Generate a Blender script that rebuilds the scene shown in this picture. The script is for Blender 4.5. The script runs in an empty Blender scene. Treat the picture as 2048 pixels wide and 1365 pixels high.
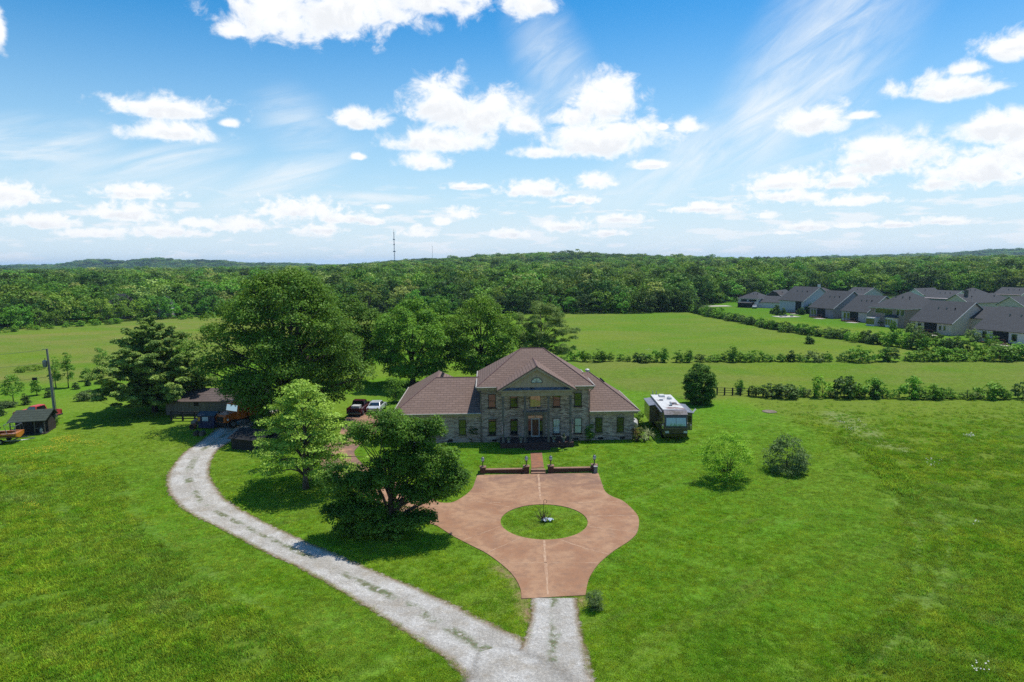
import bpy, math, random
import numpy as np
from mathutils import Vector, Matrix

S = bpy.context.scene
COL = S.collection
rad = math.radians

# ------------------------------------------------------------------ camera
CAM_H, PITCH, ROLL, FPX = 20.0, rad(6.48), rad(0.5), 1365.33     # FPX: focal length for a 2048 px wide frame
f_ = Vector((0, math.cos(PITCH), -math.sin(PITCH)))
r0 = Vector((1, 0, 0)); u0 = Vector((0, math.sin(PITCH), math.cos(PITCH)))
r_ = r0 * math.cos(ROLL) - u0 * math.sin(ROLL)
u_ = u0 * math.cos(ROLL) + r0 * math.sin(ROLL)
cam = bpy.data.cameras.new('camera'); cam.lens = 24; cam.sensor_width = 36
cam.clip_start = 0.5; cam.clip_end = 20000
camo = bpy.data.objects.new('camera', cam); COL.objects.link(camo)
camo.matrix_world = Matrix(((r_.x, u_.x, -f_.x, 0), (r_.y, u_.y, -f_.y, 0), (r_.z, u_.z, -f_.z, CAM_H), (0, 0, 0, 1)))
S.camera = camo
S.view_settings.view_transform = 'Standard'; S.view_settings.look = 'None'
S.view_settings.gamma = 1; S.view_settings.exposure = 0.0
S.cycles.max_bounces = 6; S.cycles.diffuse_bounces = 3; S.cycles.glossy_bounces = 3
S.cycles.transmission_bounces = 4; S.cycles.transparent_max_bounces = 8; S.cycles.volume_bounces = 0
S.cycles.use_denoising = False; S.cycles.denoiser = 'OPENIMAGEDENOISE'; S.cycles.denoising_input_passes = 'RGB_ALBEDO_NORMAL'; S.cycles.denoising_prefilter = 'ACCURATE'; S.cycles.sample_clamp_indirect = 4

SUN_DIR = Vector((0.31, 0.29, 1.0)).normalized()
SUN_EL = math.asin(SUN_DIR.z); SUN_AZ = math.atan2(SUN_DIR.x, SUN_DIR.y)

def ray(px, py):
    return (f_ + r_ * ((px - 1024) / FPX) + u_ * ((682.5 - py) / FPX))

# ------------------------------------------------------------------ node helpers
class NT:
    def __init__(s, tree): s.t = tree; s.l = tree.links
    def n(s, typ, **kw):
        nd = s.t.nodes.new(typ)
        for k, v in kw.items():
            if k == 'inp':
                for a, b in v.items():
                    if hasattr(b, 'is_linked') or isinstance(b, bpy.types.NodeSocket): s.l.new(b, nd.inputs[a])
                    else: nd.inputs[a].default_value = b
            else: setattr(nd, k, v)
        return nd
    def m(s, op, a, b=None, c=None, clamp=False):
        nd = s.t.nodes.new('ShaderNodeMath'); nd.operation = op; nd.use_clamp = clamp
        for i, x in enumerate((a, b, c)):
            if x is None: continue
            if isinstance(x, bpy.types.NodeSocket): s.l.new(x, nd.inputs[i])
            else: nd.inputs[i].default_value = x
        return nd.outputs[0]
    def vm(s, op, a, b=None, c=None, out=0):
        nd = s.t.nodes.new('ShaderNodeVectorMath'); nd.operation = op
        for i, x in enumerate((a, b, c)):
            if x is None: continue
            if isinstance(x, bpy.types.NodeSocket): s.l.new(x, nd.inputs[i])
            else: nd.inputs[i].default_value = x
        return nd.outputs[out]
    def ss(s, x, lo, hi, a=0.0, b=1.0):
        nd = s.t.nodes.new('ShaderNodeMapRange'); nd.interpolation_type = 'SMOOTHSTEP'
        s.l.new(x, nd.inputs[0])
        for i, v in enumerate((lo, hi, a, b)): nd.inputs[i + 1].default_value = v
        return nd.outputs[0]
    def noise(s, vec, scale, detail=3, rough=0.55, dist=0.0):
        nd = s.t.nodes.new('ShaderNodeTexNoise')
        if vec is not None: s.l.new(vec, nd.inputs['Vector'])
        nd.inputs['Scale'].default_value = scale; nd.inputs['Detail'].default_value = detail
        nd.inputs['Roughness'].default_value = rough; nd.inputs['Distortion'].default_value = dist
        return nd.outputs[0]
    def mix(s, fac, a, b):
        nd = s.t.nodes.new('ShaderNodeMix'); nd.data_type = 'RGBA'
        for i, x in ((0, fac), (6, a), (7, b)):
            if isinstance(x, bpy.types.NodeSocket): s.l.new(x, nd.inputs[i])
            elif i == 0: nd.inputs[0].default_value = x
            else: nd.inputs[i].default_value = (*x[:3], 1)
        return nd.outputs[2]
    def map(s, vec, scale=(1, 1, 1), rot=(0, 0, 0), loc=(0, 0, 0)):
        nd = s.t.nodes.new('ShaderNodeMapping'); s.l.new(vec, nd.inputs[0])
        nd.inputs['Scale'].default_value = scale; nd.inputs['Rotation'].default_value = rot; nd.inputs['Location'].default_value = loc
        return nd.outputs[0]

def C(r, g, b):
    return tuple(0.70 * ((c / 255) / 12.92 if c / 255 <= 0.04045 else ((c / 255 + 0.055) / 1.055) ** 2.4) for c in (r, g, b))

# ------------------------------------------------------------------ world: sky with cumulus and cirrus
W = bpy.data.worlds.new('World'); S.world = W; W.use_nodes = True; W.cycles.sampling_method = 'MANUAL'; W.cycles.sample_map_resolution = 256
W.node_tree.nodes.clear(); w = NT(W.node_tree)
SKY_STRENGTH = 0.12
sky = w.n('ShaderNodeTexSky', sky_type='NISHITA', sun_disc=False, sun_elevation=SUN_EL, sun_rotation=SUN_AZ,
          altitude=200, air_density=1.0, dust_density=0.6, ozone_density=2.0)
tc = w.n('ShaderNodeTexCoord').outputs['Generated']
sep = w.n('ShaderNodeSeparateXYZ', inp={0: tc})
az = w.m('MULTIPLY', w.m('ARCTAN2', sep.outputs[0], sep.outputs[1]), 57.2958)
el = w.m('MULTIPLY', w.m('ARCSINE', sep.outputs[2]), 57.2958)
comb = w.n('ShaderNodeCombineXYZ', inp={0: az, 1: el, 2: w.m('MULTIPLY', el, -1.0)}).outputs[0]
uv = w.n('ShaderNodeCombineXYZ', inp={0: az, 1: w.m('MULTIPLY', el, 1.25), 2: 0.0}).outputs[0]

def azel(px, py):
    d = ray(px, py).normalized()
    return math.degrees(math.atan2(d.x, d.y)), math.degrees(math.asin(d.z))

CUMULUS = [  # centre of the base line and half width, height above and below, measured on the photo
 (560,38,110,58,40),(700,20,150,60,45),(860,5,120,40,22),(1060,10,60,40,22),(470,62,32,22,14),
 (335,222,92,28,16),(345,268,80,26,14),(455,247,20,11,7),(280,212,38,14,10),
 (-5,60,14,40,30),(22,395,52,30,20),(92,448,54,26,12),(275,388,70,24,10),(265,430,76,24,12),(180,468,60,12,8),
 (598,425,95,32,18),(690,438,66,18,10),(480,452,66,20,12),(330,465,76,18,12),(395,448,40,14,8),(640,462,54,14,8),(742,444,44,12,7),(765,415,22,7,4),
 (885,215,76,58,28),(965,235,105,52,36),(725,245,58,24,14),(880,285,112,32,20),(1032,252,48,32,18),(850,328,52,26,11),(715,315,18,10,6),
 (838,468,40,18,8),(925,432,36,20,8),(885,444,30,12,7),(935,376,54,12,5),(1070,384,80,30,12),(1190,368,46,28,12),(1155,400,56,10,8),
 (1215,210,72,55,24),(1140,238,50,22,14),(1205,285,122,58,28),(1085,306,58,14,10),(1382,254,30,18,10),(1325,255,12,8,5),
 (1300,332,42,13,6),(1635,248,66,34,18),(1718,232,30,10,7),(1410,420,80,16,8),(1235,440,62,14,8),(1130,456,64,18,10),(1020,470,44,16,8),(1210,468,50,9,6),
 (1580,370,96,32,12),(1690,368,54,24,10),(1570,394,84,16,11),(1705,404,84,15,8),(1780,315,96,44,26),(1722,320,42,18,10),(1740,338,50,14,12),
 (1900,182,78,30,14),(1935,140,34,16,10),(2035,100,52,30,16),(2000,260,72,34,22),(1965,340,96,46,32),(2055,310,60,46,34),(1880,368,44,18,12),
 (1612,456,50,14,8),(1530,434,30,12,6),(1790,450,48,9,6),(1880,444,44,12,6),(1700,452,34,8,5),(1570,466,30,6,4),
]
ppd = FPX * math.pi / 180
D = None; G2 = None
for (px, py, a, b, c) in CUMULUS:
    A, E = azel(px, py)
    g = 1.1 if py < 340 else 0.96
    a, b, c = a * g / ppd, b * g / ppd, c * g / ppd
    v = w.vm('MULTIPLY_ADD', comb, (1 / a, 1 / b, 1 / c), (-A / a, -E / b, E / c))
    ln = w.vm('LENGTH', w.vm('MAXIMUM', v, (-1e6, 0, 0)), out=1)
    D = ln if D is None else w.m('SMOOTH_MIN', D, ln, 0.22)
    if a * ppd > 42:      # lower middle of each larger cloud: its shaded base
        gl = w.vm('LENGTH', w.vm('MULTIPLY_ADD', comb, (1.15 / a, 1.25 / c, 0), (-A * 1.15 / a, -(E - .25 * c) * 1.25 / c, 0)), out=1)
        G2 = gl if G2 is None else w.m('MINIMUM', G2, gl)
nbig = w.noise(uv, 0.42, 9, 0.63, 0.35)
nsml = w.noise(uv, 1.1, 6, 0.6, 0.3)
nmix = w.m('ADD', w.m('MULTIPLY', nbig, w.ss(el, 4, 12)), w.m('MULTIPLY', nsml, w.ss(el, 12, 4)))
puff = w.n('ShaderNodeTexVoronoi', feature='SMOOTH_F1', inp={'Vector': w.vm('ADD', uv, w.vm('SCALE', w.n('ShaderNodeTexNoise', inp={'Vector': uv, 'Scale': 1.2}).outputs['Color'], None)), 'Scale': 0.75, 'Smoothness': 0.4}).outputs[0]
body = w.m('SUBTRACT', 1.0, D)
m1 = w.m('ADD', body, w.m('MULTIPLY', w.m('SUBTRACT', nmix, 0.5), 2.3))
m1 = w.m('ADD', m1, w.m('MULTIPLY', w.m('SUBTRACT', 0.45, puff), 0.30))
cum_a = w.m('MULTIPLY', w.ss(m1, -0.16, 0.44), w.ss(m1, -0.2, 0.7, .55, 1))
# scattered small clouds close to the horizon
hv = w.map(comb, (0.16, 0.75, 0.0), loc=(3.1, 1.7, 0))
hn = w.noise(hv, 1.6, 6, 0.55)
hor = w.m('MULTIPLY', w.ss(hn, 0.50, 0.62), w.m('MULTIPLY', w.ss(el, 0.0, 1.0), w.ss(el, 7.5, 3.5)))
hor = w.m('MULTIPLY', hor, 0.9)
# cirrus: soft streaks with a direction of their own
cv = w.map(w.map(uv, rot=(0, 0, rad(-42))), (0.07, 0.26, 1), loc=(2.0, 0.6, 0))
cn = w.noise(cv, 2.2, 7, 0.6, 0.8)
cv2 = w.map(w.map(uv, rot=(0, 0, rad(-16))), (0.05, 0.24, 1), loc=(5.0, 3.6, 0))
cn2 = w.noise(cv2, 2.4, 7, 0.6, 0.9)
def soft(lst):
    T = None
    for (px, py, a, b, ang, k) in lst:
        A, E = azel(px, py)
        d = w.vm('SUBTRACT', w.n('ShaderNodeCombineXYZ', inp={0: az, 1: el}).outputs[0], (A, E, 0))
        d = w.map(d, (ppd / a, ppd / b, 1), rot=(0, 0, 0)) if ang == 0 else w.vm('MULTIPLY', w.map(d, rot=(0, 0, rad(-ang))), (ppd / a, ppd / b, 1))
        g = w.ss(w.vm('LENGTH', d, out=1), 1.0, 0.1, 0, k)
        T = g if T is None else w.m('MAXIMUM', T, g)
    return T
s1 = soft([(1640, 110, 380, 150, 55, 1.0), (1540, 235, 190, 110, 35, 1.25), (1400, 310, 320, 90, 22, 1.0), (1110, 130, 190, 90, -60, 0.75), (1080, 210, 140, 60, 20, 0.6)])
s2 = soft([(60, 290, 170, 60, 8, 0.9), (330, 320, 190, 34, 14, 0.9), (560, 360, 200, 50, 22, 0.8), (600, 250, 120, 80, -30, 0.5), (250, 350, 330, 60, 0, 0.5), (740, 395, 160, 14, -3, 0.8), (1500, 330, 420, 60, 10, 0.45), (1300, 500, 1500, 90, 0, 0.4)])
cir = w.m('MAXIMUM', w.m('MULTIPLY', s1, w.ss(cn, 0.05, 1.0)), w.m('MULTIPLY', s2, w.ss(cn2, 0.24, 0.74)))
cir = w.m('MULTIPLY', cir, 1.0)
thin = w.m('MAXIMUM', hor, cir)
K = 1 / SKY_STRENGTH
hs = w.n('ShaderNodeHueSaturation', inp={'Hue': 0.495, 'Saturation': 1.55, 'Value': 1.2, 'Color': sky.outputs[0]}).outputs[0]
hs = w.mix(w.ss(el, 22, -3, 0, 0.95), hs, tuple(K * x for x in (0.56, 0.82, 1.0)))
hs = w.mix(w.ss(el, 9, -1, 0, 0.8), hs, tuple(K * x for x in (0.80, 0.92, 0.98)))
# grey undersides of the thicker cumulus
under = w.m('MULTIPLY', w.ss(w.m('ADD', G2, w.m('MULTIPLY', w.m('SUBTRACT', w.noise(w.map(uv, loc=(7, 3.3, 0)), 0.7, 5, 0.6), 0.5), 1.4)), 1.05, 0.35), w.ss(m1, .2, .6))
cumcol = w.mix(w.m('MULTIPLY', w.m('MULTIPLY', under, w.ss(nbig, .38, .60)), 0.42), tuple(K * x for x in (1.06, 1.07, 1.08)), tuple(K * x for x in (0.66, 0.71, 0.78)))
c1 = w.mix(thin, hs, tuple(K * x for x in (0.92, 0.98, 1.02)))
# the rest of the sky dome, outside the part the photo shows, carries the same fair weather clouds
gen = w.ss(w.noise(w.map(tc, (1, 1, 1.6), loc=(4, 2, 9)), 2.6, 6, 0.55), 0.55, 0.66)
out_ = w.m('MAXIMUM', w.ss(w.m('ABSOLUTE', az), 44, 52), w.ss(el, 29, 36))
gen = w.m('MULTIPLY', w.m('MULTIPLY', w.m('MULTIPLY', gen, out_), w.ss(el, 1, 8)), 0.7)
c2 = w.mix(w.m('MAXIMUM', cum_a, gen), c1, cumcol)
bg = w.n('ShaderNodeBackground', inp={0: c2, 1: SKY_STRENGTH})
w.l.new(bg.outputs[0], w.n('ShaderNodeOutputWorld').inputs[0])

sun = bpy.data.lights.new('sun', 'SUN'); sun.energy = 5.0; sun.angle = rad(0.5); sun.color = (1.0, 0.95, 0.85)
suno = bpy.data.objects.new('sun', sun); COL.objects.link(suno)
suno.location = (0, 0, 200); suno.rotation_euler = (-SUN_DIR).to_track_quat('-Z', 'Y').to_euler()

# ------------------------------------------------------------------ terrain
HILLS = [  # x, y, height, sigma x, sigma y
 (67, 1250, 13, 140, 200), (260, 1300, 5, 240, 220), (-60, 1300, 2, 160, 200),
 (-1811, 3000, 30, 85, 120), (-1569, 3000, 33, 95, 120), (-1327, 3000, 26, 120, 130), (-1000, 3000, 14, 140, 130), (-2150, 3000, 16, 200, 130),
 (-1600, 3000, 7, 420, 160), (-260, 2300, 16, 130, 160), (-420, 2500, 8, 160, 160),
 (1330, 2900, 14, 170, 150), (1700, 3000, 22, 200, 150), (2130, 3000, 30, 190, 150), (2500, 3000, 30, 260, 200), (1950, 2200, 16, 260, 200), (1250, 1700, 7, 260, 160),
 (900, 1350, 4, 260, 160),
]
def sstep(a, b, x):
    t = np.clip((x - a) / (b - a), 0, 1); return t * t * (3 - 2 * t)
WALL_Y0, WALL_X0, WALL_X1, WALL_SL = 64.85, -3.3, 8.45, 0.035     # the low retaining wall: lawn 0.35 m higher behind it
def terrain(x, y):
    x = np.asarray(x, float); y = np.asarray(y, float)
    d = (WALL_Y0 + (x - 2.5) * WALL_SL) - y
    out = np.maximum(np.maximum(WALL_X0 - x, x - WALL_X1), 0)
    wd = 0.12 + np.clip(out * 0.8, 0, 4)
    z = -0.35 * sstep(-1, 1, d / wd)
    rr = np.hypot(x * 0.75, y); azd = np.degrees(np.arctan2(x, np.maximum(y, 1)))
    z = z + (1.0 + 6.5 * sstep(-19, -6, azd)) * sstep(270, 1000, rr)
    for hx, hy, hh, sx, sy in HILLS:
        z = z + hh * np.exp(-0.5 * ((x - hx) / sx) ** 2 - 0.5 * ((y - hy) / sy) ** 2)
    return z
def P(px, py, dz=0.0):
    """ground point seen at a photo position"""
    d = ray(px, py); z = 0.0
    for _ in range(12):
        t = (z + dz - CAM_H) / d.z
        z = float(terrain(d.x * t, d.y * t))
    return Vector((d.x * t, d.y * t, z))
def depth(p): return (Vector(p) - Vector((0, 0, CAM_H))).dot(f_)
def zat(p, py):
    """height of a point straight above ground point p that shows at photo row py"""
    lo, hi = -5.0, 150.0
    for _ in range(50):
        m = (lo + hi) / 2; v = Vector((p[0], p[1], m)) - Vector((0, 0, CAM_H))
        row = 682.5 - FPX * v.dot(u_) / v.dot(f_)
        if row > py: lo = m
        else: hi = m
    return m

# ------------------------------------------------------------------ mesh helpers
class MB:
    def __init__(s): s.v = []; s.f = []
    def add(s, vs, fs):
        o = len(s.v); s.v += [tuple(v) for v in vs]; s.f += [tuple(i + o for i in f) for f in fs]; return s
    def box(s, x0, x1, y0, y1, z0, z1):
        return s.add([(x0, y0, z0), (x1, y0, z0), (x1, y1, z0), (x0, y1, z0), (x0, y0, z1), (x1, y0, z1), (x1, y1, z1), (x0, y1, z1)],
                     [(0, 3, 2, 1), (4, 5, 6, 7), (0, 1, 5, 4), (1, 2, 6, 5), (2, 3, 7, 6), (3, 0, 4, 7)])
    def frus(s, a, b):
        """box between two rectangles (x0,x1,y0,y1,z)"""
        (x0, x1, y0, y1, z0), (X0, X1, Y0, Y1, z1) = a, b
        return s.add([(x0, y0, z0), (x1, y0, z0), (x1, y1, z0), (x0, y1, z0), (X0, Y0, z1), (X1, Y0, z1), (X1, Y1, z1), (X0, Y1, z1)],
                     [(0, 3, 2, 1), (4, 5, 6, 7), (0, 1, 5, 4), (1, 2, 6, 5), (2, 3, 7, 6), (3, 0, 4, 7)])
    def prism(s, poly, ax, a, b):
        n = len(poly)
        f = {'x': lambda p, q, t: (t, p, q), 'y': lambda p, q, t: (p, t, q), 'z': lambda p, q, t: (p, q, t)}[ax]
        vs = [f(p, q, a) for p, q in poly] + [f(p, q, b) for p, q in poly]
        fs = [tuple(range(n)), tuple(range(2 * n - 1, n - 1, -1))] + [(i, i + n, (i + 1) % n + n, (i + 1) % n) for i in range(n)]
        return s.add(vs, fs)
    def face(s, *pts): return s.add(pts, [tuple(range(len(pts)))])
    def slab(s, pts, t):
        """flat polygon given thickness t along its normal (downwards)"""
        p = [Vector(q) for q in pts]; nrm = (p[1] - p[0]).cross(p[2] - p[0]).normalized()
        if nrm.z < 0: p.reverse(); nrm = -nrm
        n = len(p); q = [a - nrm * t for a in p]
        return s.add(p + q, [tuple(range(n)), tuple(range(2 * n - 1, n - 1, -1))] + [(i, i + n, (i + 1) % n + n, (i + 1) % n) for i in range(n)])
    def tube(s, pts, rs, n=6):
        pts = [Vector(p) for p in pts]; o = len(s.v)
        if not hasattr(rs, '__len__'): rs = [rs] * len(pts)
        for i, p in enumerate(pts):
            t = (pts[min(i + 1, len(pts) - 1)] - pts[max(i - 1, 0)]).normalized()
            a = t.orthogonal().normalized(); b = t.cross(a)
            for k in range(n):
                an = 2 * math.pi * k / n
                s.v.append(tuple(p + (a * math.cos(an) + b * math.sin(an)) * rs[i]))
        for i in range(len(pts) - 1):
            for k in range(n):
                k2 = (k + 1) % n
                s.f.append((o + i * n + k, o + i * n + k2, o + (i + 1) * n + k2, o + (i + 1) * n + k))
        s.f.append(tuple(o + k for k in range(n))[::-1]); e = o + (len(pts) - 1) * n
        s.f.append(tuple(e + k for k in range(n)))
        return s
    def lathe(s, prof, cx=0, cy=0, n=12, cz=0):
        o = len(s.v)
        for r, z in prof:
            for k in range(n):
                an = 2 * math.pi * k / n; s.v.append((cx + r * math.cos(an), cy + r * math.sin(an), cz + z))
        for i in range(len(prof) - 1):
            for k in range(n):
                k2 = (k + 1) % n
                s.f.append((o + i * n + k, o + i * n + k2, o + (i + 1) * n + k2, o + (i + 1) * n + k))
        s.f.append(tuple(o + k for k in range(n))[::-1]); e = o + (len(prof) - 1) * n
        s.f.append(tuple(e + k for k in range(n)))
        return s
    def cyl(s, c, r, ax, a, b, n=14):
        """cylinder round axis ax at centre c (two coordinates) from a to b"""
        return s.prism([(c[0] + r * math.cos(2 * math.pi * k / n), c[1] + r * math.sin(2 * math.pi * k / n)) for k in range(n)], ax, a, b)
    def build(s, name, mat, parent=None, bevel=0.0, smooth=False):
        me = bpy.data.meshes.new(name); me.from_pydata(s.v, [], s.f); me.update()
        import bmesh
        bm = bmesh.new(); bm.from_mesh(me); bmesh.ops.recalc_face_normals(bm, faces=bm.faces)
        if bevel > 0:
            bmesh.ops.bevel(bm, geom=[e for e in bm.edges if len(e.link_faces) == 2 and e.calc_face_angle(0) > 0.5], offset=bevel, segments=2, profile=0.5, affect='EDGES', clamp_overlap=True)
        bm.to_mesh(me); bm.free()
        if smooth: me.polygons.foreach_set('use_smooth', [True] * len(me.polygons))
        me.materials.append(mat)
        return link(name, me, parent)
def link(name, me, parent=None):
    o = bpy.data.objects.new(name, me); COL.objects.link(o)
    if parent is not None: o.parent = parent
    return o
def tag(o, label=None, cat=None, group=None, kind=None):
    if label: o['label'] = label
    if cat: o['category'] = cat
    if group: o['group'] = group
    if kind: o['kind'] = kind
    return o
def thing(name, label, cat, loc, rotz=0.0, group=None, scale=None):
    o = link(name, None); o.location = loc; o.rotation_euler = (0, 0, rotz); o.empty_display_size = 0.3
    if scale is not None: o.scale = scale if hasattr(scale, '__len__') else (scale,) * 3
    return tag(o, label, cat, group)
def copy_thing(src, loc, rotz, label, scale=None, group=None):
    c = src.copy(); COL.objects.link(c); c.location = loc; c.rotation_euler = (0, 0, rotz)
    if scale is not None: c.scale = scale if hasattr(scale, '__len__') else (scale,) * 3
    if label: c['label'] = label
    if group: c['group'] = group
    for ch in src.children:
        d = ch.copy(); COL.objects.link(d); d.parent = c
        for g in ch.children:
            e = g.copy(); COL.objects.link(e); e.parent = d
    return c
def np_mesh(name, verts, quads, mat):
    me = bpy.data.meshes.new(name); verts = np.asarray(verts, np.float32); quads = np.asarray(quads, np.int32)
    me.vertices.add(len(verts)); me.vertices.foreach_set('co', verts.ravel())
    k = quads.shape[1]
    me.loops.add(quads.size); me.loops.foreach_set('vertex_index', quads.ravel())
    me.polygons.add(len(quads)); me.polygons.foreach_set('loop_start', np.arange(0, quads.size, k, dtype=np.int32))
    me.update(calc_edges=True); me.materials.append(mat)
    return me

# ------------------------------------------------------------------ materials
def M(name, c1, c2=None, scale=3.0, rough=0.7, metal=0.0, bump=0.0, stretch=(1, 1, 1), detail=4, lo=0.35, hi=0.65, spec=0.4, coat=0.0, wear=None):
    m = bpy.data.materials.new(name); m.use_nodes = True; t = NT(m.node_tree); b = m.node_tree.nodes['Principled BSDF']
    if c2 is None: c2 = tuple(x * 0.82 for x in c1)
    pos = t.n('ShaderNodeTexCoord').outputs['Object']
    nz = t.noise(t.map(pos, stretch), scale, detail)
    col = t.mix(t.ss(nz, lo, hi), c1, c2)
    if wear:
        col = t.mix(t.ss(t.noise(t.map(pos, loc=(3, 1, 8)), wear[1], 5, 0.65), wear[2], wear[2] + 0.08), col, wear[0])
    t.l.new(col, b.inputs['Base Color']); b.inputs['Roughness'].default_value = rough; b.inputs['Metallic'].default_value = metal
    b.inputs['Specular IOR Level'].default_value = spec; b.inputs['Coat Weight'].default_value = coat
    if bump:
        bp = t.n('ShaderNodeBump', inp={'Strength': 0.6, 'Distance': bump, 'Height': nz}); t.l.new(bp.outputs[0], b.inputs['Normal'])
    return m

def leaf_mat(name, c1, c2, trans=0.3, nscale=0.7, hue=0.02, val=0.35, gloss=0.025, g_=1.8, big=None):
    trans *= .75; c1 = (c1[0] * g_ * 1.04, c1[1] * g_, c1[2] * g_ * .72); c2 = (c2[0] * g_ * 1.04, c2[1] * g_, c2[2] * g_ * .72)
    m = bpy.data.materials.new(name); m.use_nodes = True; m.node_tree.nodes.clear(); t = NT(m.node_tree)
    pos = t.n('ShaderNodeNewGeometry').outputs['Position']
    oi = t.n('ShaderNodeObjectInfo').outputs['Random']
    nz = t.noise(pos, nscale, 3, 0.6)
    col = t.mix(t.ss(nz, 0.35, 0.65), c1, c2)
    if big:
        for bc, bs, lo, hi, k, br_, sx_ in big:
            bn = t.noise(t.map(t.map(pos, rot=(0, 0, rad(br_))), (sx_, 1, 1), loc=(bs * 40, 3, 1)), bs, 5, 0.62, 0.4); col = t.mix(t.m('MULTIPLY', t.ss(bn, lo, hi), k), col, tuple(x * g_ for x in bc))
    fine = t.n('ShaderNodeTexWhiteNoise', noise_dimensions='3D', inp={'Vector': t.vm('SNAP', pos, (0.35, 0.35, 0.35))}).outputs[0]
    hv = t.n('ShaderNodeHueSaturation', inp={'Hue': t.m('ADD', 0.5 - hue / 2, t.m('MULTIPLY', t.m('FRACT', t.m('MULTIPLY', oi, 7.31)), hue)),
             'Saturation': 1.0, 'Value': t.m('MULTIPLY', t.m('ADD', 1 - val / 2, t.m('MULTIPLY', oi, val)), t.m('ADD', 0.8, t.m('MULTIPLY', fine, 0.4))), 'Color': col}).outputs[0]
    d = t.n('ShaderNodeBsdfDiffuse', inp={0: hv}); tr = t.n('ShaderNodeBsdfTranslucent', inp={0: t.mix(0.35, hv, (0.25, 0.35, 0.03))})
    g = t.n('ShaderNodeBsdfGlossy', inp={0: (0.7, 0.8, 0.6, 1), 1: 0.55})
    mx = t.n('ShaderNodeMixShader', inp={0: trans, 1: d.outputs[0], 2: tr.outputs[0]})
    mx2 = t.n('ShaderNodeMixShader', inp={0: gloss, 1: mx.outputs[0], 2: g.outputs[0]})
    t.l.new(mx2.outputs[0], t.n('ShaderNodeOutputMaterial').inputs[0])
    return m

# ------------------------------------------------------------------ plants
def cards(ctr, size, rng, up=0.5, aspect=0.62, outw=None):
    ctr = np.asarray(ctr); n = len(ctr)
    nr = rng.normal(size=(n, 3)); nr /= np.linalg.norm(nr, axis=1, keepdims=True)
    nr[:, 2] = np.abs(nr[:, 2]) + up
    if outw is not None: nr += outw
    nr /= np.linalg.norm(nr, axis=1, keepdims=True)
    t = np.cross(nr, rng.normal(size=(n, 3))); t /= np.linalg.norm(t, axis=1, keepdims=True) + 1e-9
    b = np.cross(nr, t)
    s = (size * rng.uniform(0.6, 1.35, n))[:, None]
    v = np.stack([ctr - t * s * 0.5, ctr + b * s * 0.5 * aspect + nr * s * 0.06, ctr + t * s * 0.5, ctr - b * s * 0.5 * aspect + nr * s * 0.06], 1).reshape(-1, 3)
    q = np.arange(n * 4).reshape(n, 4)
    return v, q

def crown(rng, H, R, prof, nclump, per, rc, leaf, flat=0.75, surf=0.55, off=(0, 0), lob=0.22, z0=0.2, up=0.5, shell=0.55, aspect=0.62, sx=1.0):
    """clumps of leaf cards spread through an uneven envelope; returns clump centres, card vertices, quads"""
    ph = rng.uniform(0, 6.28, 6); ts = np.array([p[0] for p in prof]); rs = np.array([p[1] for p in prof])
    cs = []
    wts = np.interp(np.linspace(z0, 1, 200), ts, rs) + 0.08; wts /= wts.sum()
    while len(cs) < nclump:
        t = rng.choice(np.linspace(z0, 1, 200), p=wts) + rng.uniform(-.004, .004); a = rng.uniform(0, 6.283)
        r = np.interp(t, ts, rs) * (1 + lob * (0.6 * math.sin(2 * a + ph[0] + 3 * t) + 0.5 * math.sin(3 * a + ph[1] - 5 * t) + 0.4 * math.sin(5 * a + ph[2] + 9 * t)))
        rho = 1 - (1 - math.sqrt(rng.uniform())) * (1 - surf)
        r = max(r * rho, 0) * R
        if len(cs) > 3 and rng.uniform() < 0.8:
            d = np.array(cs)[:, :3] - np.array([r * math.cos(a) * sx + off[0] * t, r * math.sin(a) + off[1] * t, t * H])
            if np.min(np.linalg.norm(d, axis=1)) < rc * 0.62: 
                if rng.uniform() < 0.7: continue
        cs.append((r * math.cos(a) * sx + off[0] * t, r * math.sin(a) + off[1] * t, t * H - rc * 0.45))
    cs = np.array(cs); rr = rc * rng.uniform(0.65, 1.35, nclump)
    cnt = np.maximum(4, (per * (rr / rc) ** 2 * rng.uniform(0.7, 1.3, nclump))).astype(int)
    idx = np.repeat(np.arange(nclump), cnt); n = len(idx)
    u = rng.normal(size=(n, 3)); u /= np.linalg.norm(u, axis=1, keepdims=True)
    u[:, 2] = np.where(u[:, 2] < -0.3, -u[:, 2] * 0.6, u[:, 2])
    rad_ = (shell + (1 - shell) * rng.uniform(size=n) ** 0.5) * rng.uniform(0.75, 1.12, n)
    p = cs[idx] + u * (rr[idx] * rad_)[:, None] * np.array([1, 1, flat])
    v, q = cards(p, leaf, rng, up * .6, aspect, outw=u * 0.95)
    return cs, v, q

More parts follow.
